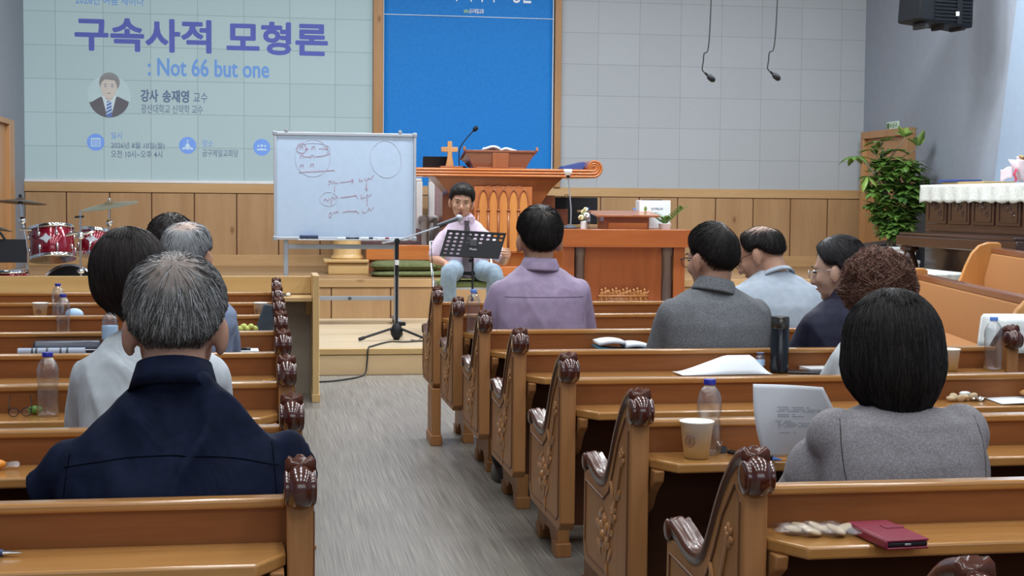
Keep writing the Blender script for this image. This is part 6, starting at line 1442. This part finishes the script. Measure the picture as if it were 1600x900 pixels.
# 5 -- man in mauve
sp = dict(head=(0.0, .06, 1.118), pitch=3, hs=1.10, neck=(-.003, .03, 1.005), sw=0.212, sa=0.930, seat=SEAT, hip=.19, waist=.19, chest=.205, hump=.035, arm=.056, nr=.058, seed=5, **arms_fwd(.19, .62, .08, .212))
p = make_person('dark-haired man seen from behind in a mauve shirt, facing the lecturer', (1.178, 6.27, 0), 0, sp, 'mauve', 'skin', fold=.006, collar=('shirt', 'mauve'))
hair_short(p, sp, .026, .014, (.016, .013, .013), DARK, 3200, 40, 6, ((.15, -.75, .7), 12, 1.0, .10), 44, .0011, HLS)
g = [o for o in p.children if o.name.startswith('shirt')][0]
seam(p, g, [(-.17 + .34 * i / 24, -1, .868) for i in range(25)], (0, 1, 0), 'mauve_seam', .0018, 'yoke_seam')
# 6 -- man in heather grey
sp = dict(head=(.0, .06, 1.066), yaw=24, pitch=8, roll=0, hs=1.08, neck=(0, .02, .955), sw=0.212, sa=0.895, seat=SEAT, hip=.195, waist=.195, chest=.21, hump=.05, arm=.056, nr=.058, seed=6, **arms_fwd(.19, .60, .10, .208))
p = make_person('man with glasses and short dark hair in a heather-grey sweater', (1.712, 5.47, 0), 0, sp, 'greyknit', 'skin_tan', fold=.005, collar=('shirt', 'greyknit'))
hair_short(p, sp, .022, .011, (.020, .016, .016), DARK, 3000, 38, 9, ((.35, -.62, .72), 26, .7, .28), 40, .0010, HLS)
glasses(p, sp, 'black', .0014)
# 7 -- balding man in white t-shirt
sp = dict(head=(-.075, .085, 1.055), yaw=52, pitch=26, roll=0, hs=1.08, neck=(-.02, .018, .968), sw=0.215, sa=0.905, seat=SEAT, hip=.20, waist=.205, chest=.215, hump=.06, depth=1.1, arm=.056, nr=.062, seed=7, **arms_fwd(.2, .60, .12, .205))
p = make_person('balding man with glasses in a white T-shirt, looking down to the left', (2.265, 6.27, 0), 0, sp, 'tee', 'skin', sleeve='short', fold=.004, collar=('crew', 'tee'))
HL7 = [(0, 62), (30, 60), (48, 40), (62, 12), (74, -2), (92, 0), (106, -4), (122, -24), (140, -34), (180, -36)]
hair_short(p, sp, .012, .013, (.020, .017, .018), DARK, 1800, 38, 10, ((.1, -.35, .93), 62, .06, .97), 36, .0008, HL7, .0015, 10, 0, (.36, .22, .16))
glasses(p, sp, 'black', .0013)
# 8 -- woman in dark navy jacket
sp = dict(head=(-.02, .07, 1.022), yaw=44, pitch=10, roll=0, hs=1.02, neck=(0, .03, .912), sw=0.185, sa=0.852, seat=SEAT, hip=.18, waist=.175, chest=.19, hump=.035, arm=.054, nr=.047, seed=8, garment='jacket', **arms_fwd(.18, .57, .12, .190))
p = make_person('woman with glasses and smooth tied-back black hair in a dark navy jacket', (2.262, 5.47, 0), R(6), sp, 'jacket', 'skin_pale', fold=.006, collar=('shirt', 'jacket'))
hair_short(p, sp, .024, .016, (.014, .013, .016), [(.016, .015, .018), (.03, .028, .032), (.05, .048, .054)], 2000, -20, 12, None, 70, .0008, [(0, 40), (32, 38), (52, 26), (66, 12), (80, 4), (95, 2), (108, -10), (125, -36), (180, -48)], .001, 8)
glasses(p, sp, 'silver', .0012)
# 9 -- woman with reddish-brown perm
sp = dict(head=(0, .06, 1.000), pitch=4, yaw=6, hs=1.0, neck=(0, .03, .875), sw=0.168, sa=0.805, seat=SEAT, hip=.17, waist=.16, chest=.17, hump=.03, arm=.048, nr=.047, seed=9, **arms_fwd(.16, .58, .12, .158))
p = make_person('woman with short wavy reddish-brown hair in a white top, behind the black-bobbed woman', (2.03, 4.63, 0), 0, sp, 'whiteshirt', 'skin_pale', fold=.006, collar=('crew', 'whiteshirt'))
hair_bob(p, sp, (.112, .118, .118), -.085, (.075, .030, .022), [(.14, .055, .038), (.21, .105, .075), (.08, .034, .026), (.33, .20, .15)], 3400, 8, .05, .25, .12, 58, 0, .0011, .12, .30)
# 10 -- woman in taupe knit, nearest on the right
sp = dict(head=(0.0, .075, .967), pitch=6, hs=1.0, neck=(.0, .04, .845), sw=0.178, sa=0.818, seat=SEAT, hip=.185, waist=.178, chest=.182, hump=.035, arm=.050, nr=.047, seed=10, puff=True, garment='knit_top',
          L=((-.200, .12, .60), (-.09, .26, .575), (.35, .9, .0), (0, 0, -1)), R=((.205, .12, .585), (.10, .26, .57), (-.4, .9, 0), (0, 0, -1)))
p = make_person('woman with a black bob in a taupe-grey puff-sleeved knit, nearest on the right', (1.343, 2.945, 0), 0, sp, 'taupe', 'skin_pale', fold=.005, voxel=.006, cvox=.008, collar=('crew', 'taupe'))
hair_bob(p, sp, (.106, .116, .120), -.142, (.0125, .0115, .012), [(.013, .012, .0125), (.020, .018, .019), (.009, .0085, .009), (.040, .033, .030)], 4600, 3, .055, .36, .10, 56, .0, .0007, 0, .02, .012)
g = [o for o in p.children if o.name.startswith('knit')][0]
for s in (-1, 1): seam(p, g, [(s * (.148 + .010 * sin(i / 3)), -1, .845 - .020 * i) for i in range(12)], (0, 1, 0), 'brow', .0012, 'sleeve_seam')
# 11 -- the lecturer, facing the pews
sp = dict(head=(.055, .085, 1.088), yaw=-6, pitch=8, roll=-6, hs=1.12, neck=(.02, .03, .945), sw=0.222, sa=0.842, seat=.443, hip=.185, waist=.185, chest=.20, hump=.0, arm=.050, nr=.056, seed=11, hand=1.05, curl=1.0, cuff=.80,
          L=((-.285, .10, .60), (-.300, .30, .66), (.15, .95, .15), (1, 0, 0)), R=((.285, .05, .615), (.20, .27, .58), (-.5, .8, -.1), (0, 0, -1)),
          kneeL=(-.175, .40, .50), kneeR=(.195, .40, .50), ankleL=(-.16, .36, .09), ankleR=(.20, .38, .09))
p = make_person('lecturer seated facing the pews in a pale lilac short-sleeved shirt and tie', (1.635, 12.06, PZ), pi, sp, 'lilac', 'skin', 'trousers_pale', 'short', .005, .007, .005, ('shirt', 'lilac'))
HL11 = [(0, 30), (25, 26), (45, 24), (60, 8), (74, -6), (92, -3), (106, -8), (122, -28), (140, -38), (180, -42)]
hair_short(p, sp, .030, .016, (.022, .019, .019), [(.03, .026, .026), (.05, .045, .045), (.016, .014, .014)], 1800, 30, 14, None, 44, .0009, HL11, .003, 8)
H = sp['H']
MB().ell(H @ V((0, .086, -.078)), (.0165, .010, .0105), 12, 8).build('open_mouth', plain('mouth_inside', (.12, .03, .03), .6), p, smooth=True)
g = [o for o in p.children if o.name.startswith('shirt')][0]
tie = []
for z, w_, y in ((.925, .020, .118), (.900, .017, .125), (.86, .022, .135), (.74, .032, .138), (.60, .040, .150), (.52, .042, .165), (.475, .036, .190), (.455, .006, .195)):
    tie.append([(.015 - w_, y, z), (.015, y + .006, z), (.015 + w_, y, z), (.015 + w_, y - .008, z), (.015 - w_, y - .008, z)])
MB().loft(tie).build('tie', MT['tie'], p, bevel=.003)
MB().loft([[(.015 - a, .112, .915 - b), (.015 + a, .112, .915 - b), (.015 + a, .132, .915 - b), (.015 - a, .132, .915 - b)] for a, b in ((.016, -.014), (.021, .0), (.014, .024))]).build('tie_knot', MT['tie'], p, bevel=.004)
for s in (-1, 1):
    MB().prism([(.015 + s * .004, .955), (.015 + s * .055, .962), (.015 + s * .070, .925), (.015 + s * .040, .895)], 'Y', .100, .108).xf(M.Translation((0, .01, 0))).build('collar_point', MT['lilac'], p, bevel=.002)
MB().lathe([(.178, .485), (.182, .487), (.182, .512), (.178, .514)], (0, .01, 0), 28).build('belt', MT['black'], p)
# ------------------------------------------------------------------ things lying on the pew shelves
SH = SHZ + .0015
def cup(label, loc, h=.078, r=.036, band=True, rz=0):
    t = thing('paper_cup', label, 'cup', loc, rz, 'paper cups')
    MB().lathe([(.001, .004), (r * .72, .004), (r * .74, 0), (r * .98, h - .004), (r * 1.04, h - .003), (r * 1.05, h), (r * .97, h + .001), (r * .70, .008), (.001, .008)], (0, 0, 0), 28).build('cup_body', MT['cup'], t, smooth=True)
    if band:
        b = MB(); a0 = -pi / 2 - .75; rr = r * .88; zc = h * .48
        b.tube([((rr + .0015) * cos(a0 + .34 * cos(q)), (rr + .0015) * sin(a0 + .34 * cos(q)), zc + .0125 * sin(q)) for q in [2 * pi * i / 20 for i in range(21)]], .0013, 5)
        b.tube([((rr + .0015) * cos(a0), (rr + .0015) * sin(a0), zc - .007), ((rr + .0015) * cos(a0), (rr + .0015) * sin(a0), zc + .007)], .002, 5)
        b.build('printed_emblem', plain('brown_cup_print', (.20, .09, .06), .6), t)
    return t
cup('cream paper cup in front of the bottle on the near right shelf', (1.016, 3.375, SH), .088, .040)
bottle('water_bottle', 'half-full water bottle behind the cream cup on the near right shelf', (1.062, 3.425, SH), .182, .030)
t = thing('pen', 'black and blue ballpoint pen lying beside the upright sheet of paper', 'pen', (1.15, 3.345, SH + .006), atan2(-.10, .075))
MB().tube([(-.075, 0, 0), (.02, 0, 0), (.055, 0, 0)], .0052, 10).build('barrel', MT['black'], t); MB().tube([(.055, 0, 0), (.078, 0, 0)], [.0052, .0012], 10).build('tip', MT['skycap'], t)
MB().box(-.075, -.035, -.002, .002, .005, .008).build('clip', MT['chrome'], t)
t = thing('binder_clip', 'tiny dark clip lying behind the bottle on the near right shelf', 'clip', (1.098, 3.44, SH))
MB().prism([(-.012, 0), (.012, 0), (.004, .014), (-.004, .014)], 'X', -.012, .012).build('clip_body', MT['black'], t); MB().tube([(0, .004, .012), (.006, .012, .024), (-.006, .012, .024), (0, .004, .012)], .001, 5).build('clip_wire', MT['chrome'], t)
# the sheet held upright by the woman in taupe
t = thing('paper_sheet', 'white printed sheet held upright, curling, by the woman in taupe', 'paper', (1.20, 3.29, SH), R(0))
def psheet(u, v):
    w = .158 + .05 * min(1, (1 - v) * 2.2); x = -.080 + w * u + .045 * (1 - v) ** 2.2 * (1 - u) * 1.0 + .012 * v * (u - .5); z = .006 + .184 * v - .006 * u * v - .004 * u + .0
    return (x, .03 * sin(pi * u) * .5 + .02 * (1 - v) ** 2 - .055 * v + .02 * v * v, z)
MB().sheet(psheet, 16, 18, .0012).build('sheet', MT['paper'], t, smooth=True)
b = MB()
for v, u0, u1 in ((.70, .28, .72), (.67, .33, .95), (.645, .30, .9), (.60, .27, .52), (.575, .30, .66), (.51, .26, .46), (.485, .29, .72), (.46, .29, .93), (.435, .29, .8), (.35, .27, .52), (.24, .70, .86)):
    n = int((u1 - u0) / .035)
    for i in range(n):
        if (i * 7 + int(v * 100)) % 5 == 0: continue
        a, c = u0 + (u1 - u0) * i / n, u0 + (u1 - u0) * (i + .75) / n
        q = [V(psheet(a, v)), V(psheet(c, v)), V(psheet(c, v + .010)), V(psheet(a, v + .010))]; o = V((0, -.0004, 0)); o2 = V((0, .0004, 0)) * 0
        b.add([p + o for p in q] + [p + o + V((0, -.0004, 0)) for p in q], [(0, 1, 2, 3), (7, 6, 5, 4), (0, 4, 5, 1), (1, 5, 6, 2), (2, 6, 7, 3), (3, 7, 4, 0)])
b.build('printed_lines', MT['ink_grey'], t, smooth=False)
# nearest right shelf
t = thing('snack_bag', 'clear bag of pale crackers beside the burgundy phone case', 'snack', (1.005, 2.555, SH), R(-12))
random.seed(5)
for i in range(7):
    x, y = -.045 + .015 * i, .012 * sin(i * 2.3)
    MB().ell((x, y, .0085 + .003 * (i % 2)), (.020, .019, .006), 12, 6, M.Rotation(random.uniform(-.5, .5), 3, 'Y')).build('cracker', MT['snack'], t, smooth=True)
b = MB(); rings = []
for i in range(13):
    u = -1 + 2 * i / 12; k = max(.05, (1 - abs(u) ** 2.6)); rings.append([(u * .085, .046 * cos(a) * (.75 + .25 * k), .011 + (.0105 * k + .0012) * sin(a) * (1 + .25 * sin(i * 2.1 + 3 * a))) for a in [2 * pi * j / 20 for j in range(20)]])
b.loft(rings).build('clear_wrapper', MT['film'], t, smooth=False)
t = thing('phone_case', 'burgundy leather wallet phone case lying on the nearest right shelf', 'phone', (1.112, 2.495, SH), R(4))
MB().box(-.041, .041, -.078, .078, 0, .0045).build('back_cover', MT['red'], t, bevel=.002)
MB().box(-.038, .039, -.0775, .0765, .0045, .0135).build('phone_body', MT['black'], t, bevel=.003)
MB().box(-.041, .041, -.078, .078, .0135, .0185).box(-.0425, -.0375, -.078, .078, .002, .0165).build('front_cover', MT['red'], t, bevel=.002)
MB().box(-.006, .006, -.0785, -.0772, .0072, .0108).build('charging_port', MT['alu'], t, bevel=.001)
MB().prism([(.0, -.012), (.034, -.012), (.041, -.006), (.041, .006), (.034, .012), (.0, .012)], 'Z', .0185, .0205).xf(M.Translation((.002, .02, 0))).build('clasp_tab', MT['red'], t, bevel=.001)
# third right shelf
t = thing('snack_packet', 'small crumpled snack packet right of the black-bobbed woman', 'snack', (2.135, 4.26, SH), R(10))
b = MB()
for i in range(6): b.ell((-.04 + .016 * i, .008 * sin(i * 2), .010 + .003 * (i % 2)), (.016, .014, .008), 10, 6, M.Rotation(i, 3, 'X'))
b.build('packet', MT['snack'], t, smooth=True); MB().ell((.02, .012, .022), (.020, .014, .007), 12, 6).build('wrapper_top', MT['white'], t, smooth=True)
MB().sheet(lambda u, v: (.03 + .05 * u, -.02 + .035 * v, .006 + .006 * sin(u * 9 + v * 5)), 8, 5, .001).build('wrapper_tail', MT['silver'], t, smooth=False)
t = thing('paper_sheet', 'white paper lying on the shelf at the right picture edge, under the brown case', 'paper', (2.36, 4.24, SH), R(-6))
MB().sheet(lambda u, v: (-.13 + .27 * u, -.085 + .17 * v + .02 * u, .002 + .003 * sin(u * 4)), 10, 4, .001).build('sheet', MT['paper'], t, smooth=True)
t = thing('spectacle_case', 'orange-brown rounded case resting on the shelf at the right edge', 'case', (2.42, 4.275, SH + .008), 0)
MB().ell((0, 0, .014), (.085, .028, .016), 20, 10).build('case_body', MT['pew_light'], t, smooth=True); MB().box(-.08, .08, -.0285, -.026, .012, .015).build('lid_seam', MT['groove'], t, bevel=.001)
# fourth right shelf
t = thing('flask', 'black steel vacuum flask with a glossy lid, standing beside the folded paper', 'flask', (1.828, 5.06, SH))
MB().lathe([(.001, 0), (.030, 0), (.0335, .004), (.0335, .158), (.0325, .160), (.001, .160)], (0, 0, 0), 32).build('flask_body', MT['thermos'], t)
MB().lathe([(.001, .161), (.0325, .161), (.0335, .164), (.0335, .198), (.031, .203), (.001, .203)], (0, 0, 0), 32).build('lid', plain('smoky_steel_lid', (.10, .095, .09), .2, .8), t)
bottle('water_bottle', 'tall ribbed water bottle at the right edge of the picture', (2.655, 5.06, SH), .197, .0335, 'skycap', None, 'clear water bottles', True)
cup('cream paper cup just right of the black-bobbed woman', (2.485, 5.06, SH), .080, .037, False)
t = thing('folded_paper', 'white handout sheet folded like a low tent, left of the black flask', 'paper', (1.60, 5.02, SH), R(2))
MB().sheet(lambda u, v: (-.165 + .335 * u, -.06 + .12 * v, .004 + .062 * sin(pi * v) * min(1, u * 1.9) * (1 if u < .82 else (1 - u) / .18) + .002), 20, 12, .0012).build('sheet', MT['paper'], t, smooth=True)
bottle('small_bottle', 'small blue-capped bottle hidden between the folded paper and flask', (1.765, 5.085, SH), .070, .017, 'navyplastic', 'label', 'small bottles')
t = thing('smartphone', 'dark smartphone lying right of the black flask', 'phone', (1.93, 5.03, SH), R(70))
MB().box(-.038, .038, -.078, .078, 0, .0085).build('phone_body', MT['darkgrey'], t, bevel=.004); MB().box(-.035, .035, -.075, .075, .0085, .0092).build('phone_screen', plain('phone_screen_glass', (.03, .025, .03), .1), t)
t = thing('notebook', 'white notepad on the shelf beside the white-sleeved arm', 'notebook', (1.985, 5.09, SH), R(3)); MB().box(-.05, .05, -.05, .05, 0, .012).build('pages', MT['paper'], t, bevel=.001); MB().box(-.051, .051, -.051, .051, .012, .0135).build('cover', MT['white'], t)
# fifth and sixth right shelves
t = thing('open_book', 'open book with teal covers and white pages, behind the mauve-shirted man', 'book', (1.445, 5.875, SH), R(-2))
for s in (-1, 1): MB().prism([(0, 0), (s * .115, .012), (s * .115, .020), (0, .008)], 'Y', -.075, .075).build('cover', MT['hymn'], t, bevel=.001)
for s in (-1, 1): MB().sheet(lambda u, v, s=s: (s * .108 * u, -.07 + .14 * v, .024 + .011 * sin(pi * min(1, .15 + u * .8))), 8, 2, .014).build('page_block', MT['paper'], t, smooth=True)
bottle('water_bottle', 'ribbed water bottle with sky-blue cap at the aisle end, beside the mauve-shirted man', (.948, 6.74, SH), .200, .0325, 'skycap', None, 'clear water bottles', True)
# left side shelves
t = thing('pen', 'blue-gripped ballpoint pen at the bottom left corner of the picture', 'pen', (-.475, 2.575, SH + .0055), R(-4))
MB().tube([(-.07, 0, 0), (.03, 0, 0)], .0052, 10).build('barrel', MT['paper'], t); MB().tube([(-.005, 0, 0), (.035, 0, 0)], .0062, 10).build('grip', MT['navyplastic'], t); MB().tube([(.035, 0, 0), (.055, 0, 0), (.066, 0, 0)], [.005, .0025, .001], 10).build('tip', MT['chrome'], t)
t = thing('snack_packet', 'small orange twisted wrapper at the left picture edge', 'snack', (-.60, 3.40, SH), R(15))
MB().ell((0, 0, .012), (.028, .016, .012), 12, 8).build('sweet', MT['orangewrap'], t, smooth=True); MB().sheet(lambda u, v: (.024 + .03 * u, -.012 * (.3 + u) + .024 * (.3 + u) * v, .010 + .006 * sin(v * 9)), 5, 6, .001).build('twist_end', MT['film'], t, smooth=False)
bottle('water_bottle', 'nearest full water bottle with a dark blue cap, beside the folded eyeglasses', (-.60, 4.235, SH), .178, .0305)
t = thing('eyeglasses', 'dark-rimmed eyeglasses lying folded open on the left shelf', 'glasses', (-.672, 4.215, SH), R(8))
for s in (-1, 1):
    MB().tube([(s * .017 + .013 * cos(a), -.0, .014 + .012 * sin(a)) for a in [2 * pi * i / 20 for i in range(21)]], .0013, 6).build('rim', MT['black'], t, smooth=True)
    MB().tube([(s * .030, 0, .018), (s * .031, .03, .030), (s * .026, .075, .052)], .0014, 6).build('temple', MT['black'], t, smooth=True)
    MB().prism([(s * .017 + .0125 * cos(a), .014 + .0115 * sin(a)) for a in [2 * pi * i / 16 for i in range(16)]], 'Y', -.0005, .0005).build('lens', MT['lens'], t)
MB().tube([(-.005, 0, .016), (0, -.002, .018), (.005, 0, .016)], .0012, 6).build('bridge', MT['black'], t)
t = thing('snack_packet', 'small green sweet wrapper behind the nearest water bottle', 'snack', (-.640, 4.27, SH), 0)
MB().ell((0, 0, .012), (.022, .014, .012), 12, 8).build('sweet', MT['leaf'], t, smooth=True)
t = thing('zip_bible', 'thick navy zipped bible cover lying on the fifth left shelf', 'book', (-.765, 5.925, SH), R(2))
MB().prism([(-.035, 0), (.05, 0), (.05, .050), (-.015, .050), (-.035, .030)], 'X', -.125, .125).build('cover', MT['bible'], t, bevel=.008, seg=3); MB().tube([(-.118, -.0365, .018), (.118, -.0365, .018)], .002, 6).build('zip', MT['alu'], t)
t = thing('rolled_newspaper', 'rolled blue-grey printed paper lying before the navy bible', 'paper', (-.815, 5.862, SH), R(0))
MB().tube([(-.125, 0, .0148), (.125, 0, .0150)], .0145, 14).build('roll', plain('printed_newsprint', (.40, .45, .56), .8), t)
for i, x in enumerate((-.075, -.06, -.02, .03, .055)): MB().tube([(x, 0, .0149), (x + .008, 0, .0149)], .0149, 14).build('print_band', MT['darkgrey'], t)
bottle('water_bottle', 'blue-capped bottle beside the white blouse, fifth left shelf', (-.60, 5.89, SH), .178, .0305, 'bluecap', 'label')
bottle('water_bottle', 'blue-capped bottle on the sixth left shelf, middle of the far trio', (-.885, 6.73, SH), .182, .0305)
bottle('water_bottle', 'farthest blue-capped bottle, left of the far trio on the left shelves', (-1.02, 7.57, SH), .182, .0305)
cup('white paper cup at the far left, beside the two far bottles', (-1.106, 7.57, SH), .086, .038, True, R(40))
cup('white paper cup near the aisle end, behind the slate case', (-.028, 7.56, SH), .085, .036, True)
t = thing('plastic_lid', 'pale blue rounded lid lying right of the far bottles', 'lid', (-.94, 7.55, SH)); MB().ell((0, 0, .028), (.045, .04, .032), 18, 10).build('lid_dome', MT['label'], t, smooth=True); MB().lathe([(.001, 0), (.046, 0), (.048, .004), (.001, .006)], (0, 0, 0), 20).build('lid_rim', MT['white'], t)
t = thing('zip_case', 'slate-grey zipped book case leaning against the left pew back near the aisle', 'case', (.0, 6.735, SH), R(3))
MB().prism([(-.055, .0), (.035, .0), (.062, .128), (-.010, .135)], 'Y', -.020, .020).build('case_cover', MT['slate'], t, bevel=.006); MB().box(.03, .058, -.0225, -.020, .07, .085).build('clasp', MT['black'], t, bevel=.001)
t = thing('snack_packet', 'yellow-green snack wrappers left of the slate zipped case', 'snack', (-.085, 6.70, SH), R(4))
b = MB()
for i in range(5): b.ell((-.03 + .016 * i, .006 * sin(i * 2), .026 + .010 * (i % 2)), (.018, .014, .014), 10, 6, M.Rotation(i * .7, 3, 'Z'))
b.build('wrapper', MT['yellow'], t, smooth=True); MB().box(-.04, .05, -.018, .02, 0, .020).build('packet_base', MT['film'], t, bevel=.006)
t = thing('paper_stack', 'white handouts with a dark pen across, on the fifth left shelf', 'paper', (-.115, 5.885, SH), R(2)); MB().box(-.10, .085, -.05, .05, 0, .015).build('sheets', MT['paper'], t, bevel=.001)
t = thing('pen', 'dark marker pen lying across the white handouts on the left', 'pen', (-.105, 5.85, SH + .021), R(2)); MB().tube([(-.03, 0, 0), (.03, 0, 0)], .0055, 10).build('barrel', MT['black'], t); MB().tube([(.03, 0, 0), (.045, 0, 0)], .006, 10).build('cap', MT['darkgrey'], t)
